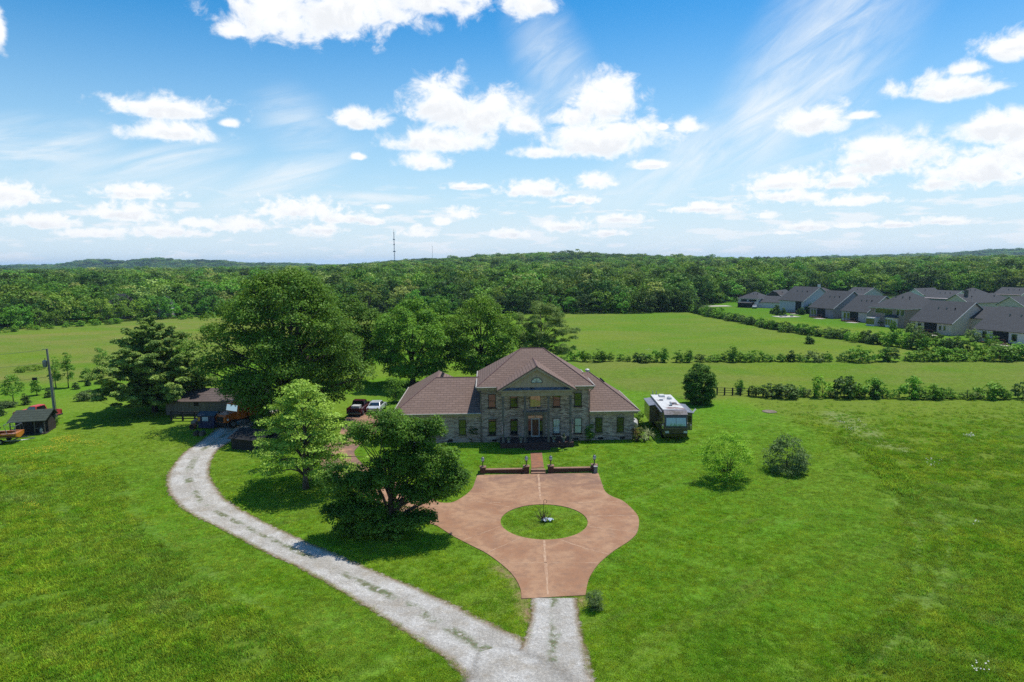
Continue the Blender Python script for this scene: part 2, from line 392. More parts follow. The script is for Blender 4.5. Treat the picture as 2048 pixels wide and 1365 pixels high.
def limbs(mb, rng, cs, H, r0, trunk_top=0.6, lean=(0, 0), n=14, start=0.2, multi=1, fork=0.45):
    bases = []
    for k in range(multi):
        a = rng.uniform(0, 6.28) if multi > 1 else 0; sp = (0.12 * H if multi > 1 else 0)
        pts = []
        for i in range(7):
            t = i / 6
            pts.append((lean[0] * t + math.cos(a) * sp * t + rng.normal() * 0.012 * H * t, lean[1] * t + math.sin(a) * sp * t + rng.normal() * 0.012 * H * t, -0.15 + (H * trunk_top + 0.15) * t))
        rs = [r0 * 1.45 / math.sqrt(multi)] + [r0 / math.sqrt(multi) * (1 - 0.75 * i / 6) for i in range(1, 7)]
        mb.tube(pts, rs, 8); bases.append((pts, rs))
    for j in rng.permutation(len(cs))[:n]:
        c = Vector(cs[j]); pts, rs = bases[rng.integers(len(bases))]
        zt = min(max(c.z * fork + start * H * 0.3, start * H), H * trunk_top * 0.97)
        k = int(min(max((zt + 0.15) / (H * trunk_top + 0.15) * 6, 1), 6)); s = Vector(pts[k])
        m = s.lerp(c, 0.5) + Vector((rng.normal() * 0.03 * H, rng.normal() * 0.03 * H, 0.04 * H))
        rb = rs[k] * 0.55
        mb.tube([s, s.lerp(m, 0.55) + Vector((0, 0, 0.015 * H)), m, m.lerp(c, .6), c], [rb, rb * .75, rb * .55, rb * .35, rb * .15], 5)
    return mb
BARK = M('bark', C(92, 80, 68), C(58, 50, 44), 4, 0.9, bump=0.03, stretch=(1, 1, 0.25))
BARK_PALE = M('bark_pale', C(120, 112, 100), C(84, 76, 66), 4, 0.9, bump=0.02, stretch=(1, 1, 0.25))

# ------------------------------------------------------------------ ground
def smooth_line(pts, n=6):
    """Catmull-Rom through points"""
    p = [Vector(q) for q in pts]; p = [p[0] * 2 - p[1]] + p + [p[-1] * 2 - p[-2]]; out = []
    for i in range(1, len(p) - 2):
        for k in range(n):
            t = k / n; a, b, c, d = p[i - 1], p[i], p[i + 1], p[i + 2]
            out.append(0.5 * ((2 * b) + (c - a) * t + (2 * a - 5 * b + 4 * c - d) * t * t + (3 * b - a - 3 * c + d) * t ** 3))
    out.append(p[-2]); return out
def inpoly(x, y, poly):
    c = np.zeros(x.shape, bool); n = len(poly)
    for i in range(n):
        x1, y1 = poly[i][0], poly[i][1]; x2, y2 = poly[(i + 1) % n][0], poly[(i + 1) % n][1]
        cond = ((y1 > y) != (y2 > y)); xi = (x2 - x1) * (y - y1) / (y2 - y1 + 1e-12) + x1
        c ^= cond & (x < xi)
    return c
def PP(lst): return [tuple(P(a, b)) for a, b in lst]
def axis(lo, hi, fine_lo, fine_hi, step, g=1.09):
    a = list(np.arange(fine_lo, fine_hi + step / 2, step)); d = step
    while a[-1] < hi: d *= g; a.append(a[-1] + d)
    b = []; d = step; x = fine_lo
    while x > lo: d *= g; x -= d; b.append(x)
    return np.array(b[::-1] + a)
gx = axis(-6500, 6500, -52, 52, 0.55, 1.05); gy = axis(-60, 7000, 24, 104, 0.55, 1.04)
GX, GY = np.meshgrid(gx, gy); GZ = terrain(GX, GY)
rngg = np.random.default_rng(5)
near = (GY < 260)
GZs = GZ
nx, ny = len(gx), len(gy)
idx = np.arange(nx * ny).reshape(ny, nx)
quads = np.stack([idx[:-1, :-1], idx[:-1, 1:], idx[1:, 1:], idx[1:, :-1]], -1).reshape(-1, 4)

MEADOW_L = PP([(255, 989), (266, 1023), (296, 1060), (333, 1089), (407, 1150), (480, 1200), (600, 1290), (700, 1400), (-400, 1500), (-700, 1000), (-100, 935), (60, 912), (150, 925), (220, 940), (250, 960)])
MEADOW_R = PP([(1480, 797), (1560, 830), (1640, 868), (1700, 905), (1745, 950), (1790, 1010), (1806, 1080), (1795, 1150), (1760, 1230), (1690, 1320), (1620, 1420), (2800, 1500), (2900, 800)])
FIELD_MID = PP([(1140, 722), (2500, 722), (2600, 797), (1480, 795), (1420, 800), (1250, 780)])
FIELD_FAR = PP([(1100, 626), (1372, 626), (2300, 716), (1140, 721)])
FIELD_LEFT = PP([(-500, 690), (0, 660), (200, 645), (430, 630), (740, 627), (760, 660), (400, 740), (200, 760), (-300, 790)])
SUBDIV = PP([(1375, 618), (1440, 604), (1500, 600), (2300, 592), (2500, 700), (2300, 716)])
FLUFF = PP([(1650, 822), (1690, 828), (1740, 850), (1790, 880), (1830, 905), (1790, 905), (1740, 885), (1690, 860), (1655, 842)])
RIM_R = PP([(1690, 885), (1745, 925), (1790, 985), (1830, 1000), (1815, 960), (1770, 915), (1720, 880)])
xs, ys = GX.ravel(), GY.ravel()
jx = xs + 0.5 * np.sin(ys * 1.3) ; jy = ys + 0.5 * np.sin(xs * 1.7)
mask = lambda poly: inpoly(jx, jy, poly).astype(float)
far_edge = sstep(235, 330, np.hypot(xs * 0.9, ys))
tall = np.clip(mask(MEADOW_L) * 0.75 + mask(MEADOW_R) * 0.7 + mask(FIELD_MID) * 0.75 + mask(FIELD_FAR) * 0.55 + mask(FIELD_LEFT) * 0.6, 0, 1)
dry = np.clip(mask(FIELD_MID) * 0.45 + mask(FIELD_FAR) * 0.30 + mask(FIELD_LEFT) * 0.70 + mask(MEADOW_R) * 0.12 + mask(FLUFF) * 0.2, 0, 1)
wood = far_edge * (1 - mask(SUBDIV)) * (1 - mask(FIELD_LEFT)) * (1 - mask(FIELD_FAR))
lush = np.clip(mask(SUBDIV) * 0.6 + mask(RIM_R) * 0.6, 0, 1)
LINES = []
def near_line(px, wd, noise=True):
    LINES.append((px, wd)); pts = smooth_line([P(*c) for c in px], 6); d = np.full(xs.shape, 1e9); sel = (ys < 110) & (np.abs(xs) < 80)
    for p in pts: d[sel] = np.minimum(d[sel], np.hypot(xs[sel] - p.x, ys[sel] - p.y))
    return np.exp(-(d / wd) ** 2)
pale = mask(FLUFF) * .55
track = np.maximum(near_line([(1735, 925), (1800, 960), (1860, 1005), (1893, 1060), (1892, 1130), (1862, 1200), (1800, 1275), (1700, 1360)], .5), near_line([(1790, 1000), (1830, 1050), (1836, 1110), (1815, 1170), (1770, 1230)], .45))
soil = np.maximum(near_line([(995, 1136), (1030, 1166), (1048, 1210), (1056, 1240)], .45), near_line([(1160, 1200), (1168, 1206)], .4))
track = np.maximum(track, .7 * near_line([(255, 985), (266, 1023), (296, 1060), (333, 1089), (420, 1150), (520, 1215)], .4))
def blur(a):
    a = a.reshape(ny, nx)
    for _ in range(2):
        a = (a + np.roll(a, 1, 0) + np.roll(a, -1, 0)) / 3; a = (a + np.roll(a, 1, 1) + np.roll(a, -1, 1)) / 3
    return a.ravel()
tall, dry, lush, pale = map(blur, (tall, dry, lush, pale)); pale = np.maximum(pale, track * .22)

def ground_material():
    m = bpy.data.materials.new('grass_ground'); m.use_nodes = True; t = NT(m.node_tree); b = m.node_tree.nodes['Principled BSDF']
    pos = t.n('ShaderNodeNewGeometry').outputs['Position']
    A = lambda nm: t.n('ShaderNodeAttribute', attribute_name=nm).outputs['Fac']
    n_f = t.noise(pos, 5.5, 6, 0.72); n_m = t.noise(pos, 0.9, 5, 0.65); n_l = t.noise(t.map(pos, loc=(9, 4, 2)), 0.11, 4, 0.6, 0.6); n_x = t.noise(t.map(pos, loc=(2, 7, 1)), 0.03, 4, 0.6, 0.4)
    str_ = t.noise(t.map(t.map(pos, rot=(0, 0, rad(-40))), (0.07, 0.95, 1)), 1.0, 5, 0.6)
    lawn = t.mix(t.ss(n_m, 0.32, 0.68), C(84, 126, 26), C(114, 152, 42))
    lawn = t.mix(t.ss(n_l, 0.38, 0.66), lawn, C(94, 142, 30))
    lawn = t.mix(t.m('MULTIPLY', t.ss(n_x, 0.42, 0.62), 0.55), lawn, C(124, 144, 48))
    lawn = t.mix(t.m('MULTIPLY', t.ss(str_, 0.52, 0.75), 0.40), lawn, C(134, 146, 74))
    mead = t.mix(t.ss(n_m, 0.3, 0.7), C(88, 124, 30), C(116, 146, 44))
    mead = t.mix(t.ss(n_l, 0.42, 0.66), mead, C(98, 132, 36))
    mead = t.mix(t.m('MULTIPLY', t.ss(n_x, 0.44, 0.62), 0.7), mead, C(122, 142, 44))
    wave = t.noise(t.map(pos, (0.35, 1.1, 1), rot=(0, 0, rad(20))), 0.55, 5, 0.6, 0.8)
    mead = t.mix(t.m('MULTIPLY', t.ss(wave, 0.5, 0.72), 0.45), mead, C(124, 142, 78))
    col = t.mix(A('tall'), lawn, mead)
    dryn = t.m('MULTIPLY', A('dry'), t.ss(t.noise(t.map(pos, (0.5, 1, 1)), 0.06, 5, 0.65, 0.5), 0.32, 0.66))
    col = t.mix(dryn, col, t.mix(t.ss(n_m, 0.3, 0.7), C(150, 146, 80), C(136, 128, 78)))
    col = t.mix(t.m('MULTIPLY', A('pale'), t.ss(t.noise(t.map(pos, (1, 1.6, 1)), 0.8, 6, 0.7), 0.34, 0.66)), col, C(170, 178, 136))
    col = t.mix(A('lush'), col, t.mix(t.ss(n_m, .3, .7), C(72, 116, 32), C(86, 134, 38)))
    bare = t.m('MULTIPLY', t.ss(t.noise(t.map(pos, (0.6, 1, 1), rot=(0, 0, .5), loc=(4, 4, 0)), 0.16, 7, 0.7), 0.665, 0.74), t.m('SUBTRACT', 1.0, A('tall')))
    col = t.mix(t.m('MULTIPLY', bare, 0.7), col, C(150, 128, 92))
    col = t.mix(t.m('MULTIPLY', A('soil'), t.ss(n_m, .3, .55)), col, C(160, 130, 104))
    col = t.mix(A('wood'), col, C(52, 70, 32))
    col = t.n('ShaderNodeHueSaturation', inp={'Hue': 0.5, 'Saturation': 0.97, 'Value': t.m('ADD', 0.56, t.m('ADD', t.m('MULTIPLY', t.ss(n_f, 0.28, 0.72), 0.72), t.m('MULTIPLY', t.ss(t.noise(t.map(pos, loc=(1, 2, 3)), 1.9, 5, 0.7), 0.3, 0.7), 0.34))), 'Color': col}).outputs[0]
    t.l.new(col, b.inputs['Base Color']); b.inputs['Roughness'].default_value = 1.0; b.inputs['Specular IOR Level'].default_value = 0.0
    hgt = t.m('ADD', t.m('MULTIPLY', n_f, t.m('ADD', 0.6, A('tall'))), t.m('MULTIPLY', n_m, 0.8))
    bp = t.n('ShaderNodeBump', inp={'Strength': 0.75, 'Distance': 0.16, 'Height': hgt}); t.l.new(bp.outputs[0], b.inputs['Normal'])
    return m
GROUND = ground_material()
me = np_mesh('ground', np.stack([xs, ys, GZs.ravel()], 1), quads, GROUND)
for nm, arr in (('tall', tall), ('dry', dry), ('wood', wood), ('lush', lush), ('pale', pale), ('soil', soil)):
    me.attributes.new(nm, 'FLOAT', 'POINT').data.foreach_set('value', arr.astype(np.float32))
me.polygons.foreach_set('use_smooth', [True] * len(me.polygons))
ground = tag(link('ground', me), 'green lawn, meadow and fields around the brick house', kind='structure')

# ------------------------------------------------------------------ concrete drive, gravel lane, walk
def concrete_material():
    m = bpy.data.materials.new('drive_concrete'); m.use_nodes = True; t = NT(m.node_tree); b = m.node_tree.nodes['Principled BSDF']
    pos = t.n('ShaderNodeNewGeometry').outputs['Position']
    n1 = t.noise(pos, 0.35, 6, 0.65, 0.4); n2 = t.noise(pos, 14, 3, 0.7); n3 = t.noise(t.map(pos, loc=(5, 5, 5)), 1.5, 5, 0.6)
    col = t.mix(t.ss(n1, 0.36, 0.64), C(170, 126, 96), C(190, 150, 118))
    col = t.mix(t.m('MULTIPLY', t.ss(n3, 0.42, 0.66), 0.6), col, C(152, 118, 96))
    dirt = t.m('MULTIPLY', t.ss(t.n('ShaderNodeSeparateXYZ', inp={0: pos}).outputs[1], 58, 64.5), t.ss(n1, 0.62, 0.40))
    col = t.mix(t.m('MULTIPLY', dirt, 0.7), col, C(128, 106, 98))
    col = t.n('ShaderNodeHueSaturation', inp={'Value': t.m('ADD', 0.72, t.m('MULTIPLY', n2, 0.56)), 'Color': col}).outputs[0]
    t.l.new(col, b.inputs['Base Color']); b.inputs['Roughness'].default_value = 0.85; b.inputs['Specular IOR Level'].default_value = 0.2
    bp = t.n('ShaderNodeBump', inp={'Strength': 0.3, 'Distance': 0.01, 'Height': n2}); t.l.new(bp.outputs[0], b.inputs['Normal'])
    return m
CONC = concrete_material()
ISL = P(1088, 1043); ISL_RX, ISL_RY = 3.45, 3.72
right = [(1196.5, 947), (1202.7, 964.8), (1210, 983.5), (1224, 994), (1243.8, 1002), (1261, 1015.8), (1275, 1032), (1278, 1047), (1273.7, 1067), (1258.7, 1083), (1233.8, 1099), (1214, 1114), (1196.5, 1130), (1181.5, 1151.6), (1175, 1169), (1171, 1192)]
left = [(1043, 1199), (1040.8, 1179), (1029.5, 1156.6), (1009.6, 1135.4), (974.7, 1109), (942, 1092), (905, 1073)]
left2 = [(870, 1050), (846, 1037), (834, 1022), (848, 1006), (868, 1005), (888, 1007), (907.7, 1005), (930, 992), (944.6, 978), (950, 964), (955, 951)]
outer = [Vector(P(a, b)) for a, b in right] ; outer = smooth_line(outer, 4) + smooth_line([P(a, b) for a, b in left], 4) + smooth_line([P(a, b) for a, b in left2], 3)
def flat_sheet(name, loops, mat, z, label, zs=None, cat=None):
    """a sheet filled between an outer loop and optional holes, laid z above the ground"""
    import bmesh
    bm = bmesh.new()
    for lp in loops:
        vs = [bm.verts.new((p[0], p[1], -0.35 + z)) for p in lp]
        for i in range(len(vs)): bm.edges.new((vs[i], vs[(i + 1) % len(vs)]))
    bmesh.ops.triangle_fill(bm, edges=bm.edges[:], use_beauty=True, use_dissolve=False)
    for f in bm.faces:
        if f.normal.z < 0: f.normal_flip()
    bm.verts.ensure_lookup_table()
    base = bm.verts[:]
    ext = bmesh.ops.extrude_face_region(bm, geom=bm.faces[:])
    for v in base:
        if v.is_valid: v.co.z -= 0.12
    bmesh.ops.recalc_face_normals(bm, faces=bm.faces)
    me = bpy.data.meshes.new(name); bm.to_mesh(me); bm.free(); me.materials.append(mat)
    return tag(link(name, me), label, kind='structure')
hole = [(ISL.x + ISL_RX * math.cos(2 * math.pi * k / 64), ISL.y + ISL_RY * math.sin(2 * math.pi * k / 64)) for k in range(64)]
flat_sheet('driveway', [outer, hole], CONC, 0.05, 'tan concrete turning circle in front of the brick house')

def ribbon(name, centre, mat, lift, label, zfun=None, seg=5, cross=1):
    """centre: list of (point, half width)"""
    pts = smooth_line([(*c[0][:2], c[1]) for c in centre], seg)
    V, Q, U, L = [], [], [], []; ln = 0; k = 2 * cross + 1
    for i, p in enumerate(pts):
        a = pts[max(i - 1, 0)]; b = pts[min(i + 1, len(pts) - 1)]; t = Vector((b.x - a.x, b.y - a.y, 0)).normalized(); nn = Vector((-t.y, t.x, 0))
        if i: ln += math.hypot(p.x - pts[i - 1].x, p.y - pts[i - 1].y)
        for j in range(k):
            s = (j - cross) / cross; q = Vector((p.x, p.y, 0)) + nn * p.z * s
            V.append((q.x, q.y, float(terrain(q.x, q.y)) + lift)); U.append(s); L.append(ln)
    for i in range(len(pts) - 1):
        for j in range(k - 1): o = i * k + j; Q.append((o, o + 1, o + k + 1, o + k))
    me = np_mesh(name, V, Q, mat)
    me.attributes.new('across', 'FLOAT', 'POINT').data.foreach_set('value', np.array(U, np.float32))
    me.attributes.new('along', 'FLOAT', 'POINT').data.foreach_set('value', np.array(L, np.float32))
    return tag(link(name, me), label, kind='structure')
ribbon('driveway_arm', [(P(*c), h) for c, h in [((762, 826), 3.6), ((742, 840), 3.4), ((716, 866), 2.2), ((682, 895), 1.9), ((672, 912), 1.9), ((690, 937), 1.9), ((735, 965), 1.9), ((795, 993), 2.0), ((850, 1021), 1.9), ((905, 1040), 1.7)]], CONC, 0.054,
       'tan concrete drive arm curving past the trees to the parked pickup')

def gravel_material(fork=False):
    m = bpy.data.materials.new('gravel'); m.use_nodes = True; m.node_tree.nodes.clear(); t = NT(m.node_tree)
    pos = t.n('ShaderNodeNewGeometry').outputs['Position']
    ac = t.n('ShaderNodeAttribute', attribute_name='across').outputs['Fac']; aa = t.m('ABSOLUTE', ac)
    n1 = t.noise(pos, 0.55, 5, 0.65); n2 = t.ss(t.noise(pos, 6, 5, 0.8), .28, .72); n3 = t.noise(pos, 2.4, 6, 0.7); n4 = t.noise(t.map(pos, loc=(3, 9, 1)), 0.9, 6, 0.7)
    st = t.n('ShaderNodeTexVoronoi', inp={'Vector': pos, 'Scale': 16.0}); 
    col = t.mix(t.ss(n1, 0.35, 0.65), C(196, 190, 180), C(224, 220, 213))
    col = t.mix(t.m('MULTIPLY', t.ss(n4, 0.45, 0.7), 0.5), col, C(178, 164, 142))
    rim = t.m('MULTIPLY', t.ss(aa, 0.62, 0.92), t.ss(n3, 0.25, 0.55)); col = t.mix(t.m('MULTIPLY', rim, 0.25 if fork else 1.0), col, C(152, 128, 96))
    mid = t.m('MULTIPLY', t.ss(t.m('ADD', aa, t.m('MULTIPLY', t.m('SUBTRACT', n4, 0.5), 0.4)), 0.26, 0.06), t.ss(n3, 0.34, 0.52))
    mid = t.m('MULTIPLY', mid, t.ss(n1, 0.42, 0.58)) if not fork else t.m('MULTIPLY', mid, 0.0)
    weed = t.mix(t.ss(n2, 0.42, 0.6), C(128, 118, 74), C(84, 112, 44)); col = t.mix(t.m('MULTIPLY', mid, 0.85), col, weed)
    col = t.n('ShaderNodeHueSaturation', inp={'Value': t.m('ADD', 0.62, t.m('ADD', t.m('MULTIPLY', n2, 0.5), t.m('MULTIPLY', st.outputs['Color'], 0.22))), 'Color': col}).outputs[0]
    bs = t.n('ShaderNodeBsdfPrincipled', inp={'Base Color': col, 'Roughness': 0.95, 'Specular IOR Level': 0.1})
    bp = t.n('ShaderNodeBump', inp={'Strength': 0.8, 'Distance': 0.05, 'Height': n2}); t.l.new(bp.outputs[0], bs.inputs['Normal'])
    edge = t.m('ADD', aa, t.m('ADD', t.m('MULTIPLY', t.m('SUBTRACT', n3, 0.5), 0.30), t.m('MULTIPLY', t.m('SUBTRACT', n4, 0.5), 0.3)))
    mx = t.n('ShaderNodeMixShader', inp={0: t.ss(edge, 0.45 if fork else 0.84, 0.97), 1: bs.outputs[0], 2: t.n('ShaderNodeBsdfTransparent').outputs[0]})
    t.l.new(mx.outputs[0], t.n('ShaderNodeOutputMaterial').inputs[0]); return m
GRAVEL = gravel_material()
def between(pairs, grow=1.12):
    out = []
    for (a, b) in pairs:
        p, q = P(*a), P(*b); out.append(((p + q) / 2, (p - q).length / 2 * grow))
    return out
ribbon('gravel_lane', between([((940, 1362), (1090, 1362)), ((905, 1335), (1062, 1290)), ((850, 1288), (1000, 1262)), ((790, 1250), (930, 1226)), ((726, 1206), (850, 1190)), ((665, 1172), (770, 1155)), ((600, 1138), (690, 1117)), ((518, 1100), (600, 1077)), ((440, 1058), (522, 1041)), ((372, 1015), (460, 1012)), ((344, 980), (428, 982)), ((338, 952), (416, 954)), ((349, 928), (420, 928)), ((372, 902), (436, 902)), ((405, 880), (466, 882)), ((432, 858), (500, 858)), ((452, 838), (530, 838)), ((470, 820), (560, 822))], 1.06),
       GRAVEL, 0.034, 'grey white gravel lane curving past the trees', cross=4)
ribbon('gravel_spur', between([((1060, 1198), (1156, 1197)), ((1060, 1225), (1160, 1225)), ((1052, 1260), (1166, 1258)), ((1036, 1300), (1178, 1300)), ((1010, 1345), (1190, 1345)), ((985, 1400), (1206, 1400)), ((960, 1500), (1230, 1500))], 1.04),
       GRAVEL, 0.040, 'white gravel spur running from the concrete circle to the bottom edge', cross=4)
ribbon('gravel_fork', [(P(980, 1300), 1.0), (P(1010, 1335), 2.6), (P(1040, 1380), 3.6), (P(1060, 1460), 4.0)], gravel_material(True), 0.046, 'gravel where the lane and the spur meet', cross=4)
# joints and cracks in the concrete, laid as thin sand-filled strips
JOINT = M('joint_sand', C(206, 172, 142), C(184, 144, 114), 2.5, 0.9)
jm = MB()
def strip(a, b, wd, z=-0.35 + 0.0542, n=10, wob=0.03):
    p, q = P(*a), P(*b); t = (q - p); t.z = 0; t.normalize(); nn = Vector((-t.y, t.x, 0)); rg = random.Random(int(a[0] * 7 + b[1]))
    prev = None
    for i in range(n + 1):
        c = p.lerp(q, i / n) + nn * rg.uniform(-wob, wob); ww = 1.5 * wd * rg.uniform(0.4, 1.2); l, r = (c.x + nn.x * ww, c.y + nn.y * ww, z), (c.x - nn.x * ww, c.y - nn.y * ww, z)
        if prev: jm.face(prev[1], r, l, prev[0])
        prev = (l, r)
for a, b, wd in [((1077, 949), (1081, 1001), .06), ((1088, 1082), (1096, 1192), .06), ((947, 978), (1208, 972), .02), ((1133, 1008), (1243, 1004), .035), ((1178, 1034), (1274, 1032.5), .03), ((1178, 1055), (1273, 1066), .03),
                 ((1120, 1081), (1175, 1100), .035), ((1175, 1100), (1216, 1110), .04), ((1002, 1054), (925, 1083), .025), ((1042, 1077), (975, 1107), .025), ((1004, 1128), (1198, 1127), .02), ((938, 1001), (1020, 1016), .025), ((972, 1006), (1000, 1007), .06)]:
    strip(a, b, wd)
tag(jm.build('driveway_joints', JOINT), 'pale sand filled joints across the concrete drive', kind='structure')
BRICKWALK = M('walk_brick', C(168, 112, 78), C(140, 98, 78), 1.6, 0.85, lo=.3, hi=.7)
a, b, c, d = P(1061, 906), P(1084, 906), P(1088, 943), P(1063, 944)
wk = MB(); wk.slab([(a.x, a.y, 0.035), (b.x, b.y, 0.035), (c.x, c.y, 0.035), (d.x, d.y, 0.035)], 0.1)
tag(wk.build('walkway', BRICKWALK), 'red brown walkway from the drive to the porch steps', kind='structure')

# ------------------------------------------------------------------ the brick house
def brick_material():
    m = bpy.data.materials.new('antique_brick'); m.use_nodes = True; t = NT(m.node_tree); b = m.node_tree.nodes['Principled BSDF']
    pos = t.n('ShaderNodeTexCoord').outputs['Object']; sp = t.n('ShaderNodeSeparateXYZ', inp={0: pos})
    uvv = t.n('ShaderNodeCombineXYZ', inp={0: t.m('ADD', sp.outputs[0], sp.outputs[1]), 1: sp.outputs[2], 2: 0.0}).outputs[0]
    br = t.n('ShaderNodeTexBrick', inp={'Vector': uvv, 'Color1': (0.0, 0.0, 0.0, 1), 'Color2': (1, 1, 1, 1), 'Mortar': (0.5, 0.5, 0.5, 1), 'Scale': 1.0, 'Mortar Size': 0.012, 'Brick Width': 0.42, 'Row Height': 0.11, 'Bias': 0.0})
    n1 = t.noise(t.map(uvv, (2.6, 13, 1)), 1.0, 4, 0.7); n2 = t.noise(uvv, 0.35, 4, 0.6)
    k = t.m('ADD', t.m('MULTIPLY', br.outputs[0], 0.55), t.m('MULTIPLY', n1, 0.75))
    col = t.mix(t.ss(k, 0.30, 0.95), C(112, 94, 84), C(222, 202, 186))
    col = t.mix(t.m('MULTIPLY', t.ss(n2, 0.42, 0.62), 0.35), col, C(176, 150, 138))
    col = t.mix(t.m('MULTIPLY', t.ss(n1, 0.62, 0.72), 0.6), col, C(86, 78, 74))
    t.l.new(col, b.inputs['Base Color']); b.inputs['Roughness'].default_value = 0.9; b.inputs['Specular IOR Level'].default_value = 0.15
    bp = t.n('ShaderNodeBump', inp={'Strength': 0.5, 'Distance': 0.02, 'Height': k}); t.l.new(bp.outputs[0], b.inputs['Normal'])
    return m
def shingle_material(name, c1, c2, c3, row=0.19):
    m = bpy.data.materials.new(name); m.use_nodes = True; t = NT(m.node_tree); b = m.node_tree.nodes['Principled BSDF']
    pos = t.n('ShaderNodeTexCoord').outputs['Object']; sp = t.n('ShaderNodeSeparateXYZ', inp={0: pos})
    geo = t.n('ShaderNodeNewGeometry'); ns = t.n('ShaderNodeSeparateXYZ', inp={0: t.n('ShaderNodeVectorTransform', vector_type='NORMAL', convert_from='WORLD', convert_to='OBJECT', inp={0: geo.outputs['True Normal']}).outputs[0]})
    along = t.m('ADD', t.m('MULTIPLY', sp.outputs[0], t.m('ABSOLUTE', ns.outputs[1])), t.m('MULTIPLY', sp.outputs[1], t.m('ABSOLUTE', ns.outputs[0])))
    uvv = t.n('ShaderNodeCombineXYZ', inp={0: t.m('MULTIPLY', along, 1.8), 1: sp.outputs[2], 2: 0.0}).outputs[0]
    br = t.n('ShaderNodeTexBrick', inp={'Vector': uvv, 'Color1': (0, 0, 0, 1), 'Color2': (1, 1, 1, 1), 'Mortar': (0, 0, 0, 1), 'Scale': 1.0, 'Mortar Size': 0.022, 'Brick Width': 0.6, 'Row Height': row, 'Bias': 0.0})
    n1 = t.noise(t.map(pos, (1, 1, 1)), 0.45, 4, 0.6); n2 = t.noise(t.map(uvv, (0.8, 9, 1)), 1.2, 4, 0.7)
    col = t.mix(t.m('ADD', t.m('MULTIPLY', br.outputs[0], 0.5), t.m('MULTIPLY', n2, 0.5)), c1, c2)
    col = t.mix(t.m('MULTIPLY', t.ss(n1, 0.4, 0.65), 0.5), col, c3)
    col = t.mix(t.m('MULTIPLY', br.outputs['Fac'], 0.5), col, tuple(x * 0.4 for x in c1))
    t.l.new(col, b.inputs['Base Color']); b.inputs['Roughness'].default_value = 0.85; b.inputs['Specular IOR Level'].default_value = 0.25
    bp = t.n('ShaderNodeBump', inp={'Strength': 0.5, 'Distance': 0.03, 'Height': br.outputs[0]}); t.l.new(bp.outputs[0], b.inputs['Normal'])
    return m
BRICK = brick_material()
ROOF = shingle_material('roof_shingle', C(124, 102, 92), C(156, 130, 118), C(140, 116, 104))
TRIM = M('cream_trim', C(178, 164, 134), C(160, 146, 118), 2.0, 0.6)
TRIM_D = M('taupe_trim', C(140, 128, 108), C(122, 112, 96), 2.0, 0.6)
GREYWOOD = M('grey_post', C(120, 116, 108), C(96, 92, 88), 2.0, 0.7)
DARKF = M('dark_frame', C(30, 34, 32), C(20, 24, 24), 3, 0.45)
WHITEF = M('white_frame', C(214, 214, 210), C(196, 196, 192), 3, 0.45)
FLASH = M('peeling_flashing', C(112, 122, 136), C(92, 102, 116), 2.0, 0.5, wear=(C(28, 30, 40), 1.6, 0.55), stretch=(1, 1, 3))
GUTTER = M('gutter_white', C(208, 202, 192), C(190, 184, 172), 2, 0.45)
DARK = M('dark_void', C(24, 24, 26), C(14, 14, 16), 3, 0.7)
METAL = M('grey_metal', C(150, 154, 158), C(120, 124, 128), 4, 0.4, metal=0.6)
BRICKRED = M('red_brick', C(112, 74, 56), C(82, 54, 44), 6, 0.9, bump=0.01, stretch=(1, 1, 3))
STONECAP = M('cap_stone', C(166, 128, 104), C(146, 112, 92), 3, 0.85)
def glass(name, tint, refl=0.55, rough=0.03, tint2=None):
    """coated window glass in front of a dim room: part mirror, part dark or curtained interior"""
    m = bpy.data.materials.new(name); m.use_nodes = True; m.node_tree.nodes.clear(); t = NT(m.node_tree)
    pos = t.n('ShaderNodeTexCoord').outputs['Object']
    nz = t.noise(t.map(pos, (6, 6, 0.6)), 1.5, 3)
    d = t.n('ShaderNodeBsdfDiffuse', inp={0: t.mix(t.ss(nz, .35, .65), tint, tint2 or tuple(x * 0.7 for x in tint))})
    bp = t.n('ShaderNodeBump', inp={'Strength': 0.15, 'Distance': 0.01, 'Height': t.noise(pos, 1.2, 1)})
    g = t.n('ShaderNodeBsdfGlossy', inp={0: (0.92, 0.96, 0.94, 1), 1: rough, 'Normal': bp.outputs[0]})
    mx = t.n('ShaderNodeMixShader', inp={0: refl, 1: d.outputs[0], 2: g.outputs[0]})
    t.l.new(mx.outputs[0], t.n('ShaderNodeOutputMaterial').inputs[0]); return m
GL_DARK = glass('glass_dark', C(34, 42, 46), 0.08)
GL_REFL = glass('glass_reflecting', C(46, 52, 50), 0.12)
GL_BLIND = glass('glass_blind', C(214, 224, 222), 0.10)
GL_CURT = glass('glass_curtain', C(224, 186, 146), 0.14, tint2=C(196, 150, 112))
DOORWOOD = M('door_wood', C(112, 66, 40), C(84, 48, 30), 3, 0.5, stretch=(6, 6, 0.6))

HP = Vector((2.55, 75.35, 0.0)); HROT = rad(2.0)
house = thing('brick_house', 'two storey antique brick house with hip roof, pedimented portico and one storey wings', 'house', HP, HROT)
ZE, ZW = 6.42, 3.46      # eave heights of the main block and the wings
def hpart(mb, name, mat, parent=house, **k): return mb.build(name, mat, parent, **k)

# walls
w0 = MB(); w0.box(-6.05, 6.05, 0, 10.4, -0.6, ZE - 0.02); hpart(w0, 'main_wall', BRICK)
w1 = MB(); w1.box(-15.5, -6.06, 0.12, 10.9, -0.6, ZW - 0.02); w1.box(-15.5, -7.5, 10.91, 16.0, -0.6, ZW - 0.02); hpart(w1, 'garage_wall', BRICK)
w2 = MB(); w2.box(6.06, 11.2, 0.12, 11.4, -0.6, ZW - 0.02); hpart(w2, 'wing_wall', BRICK)
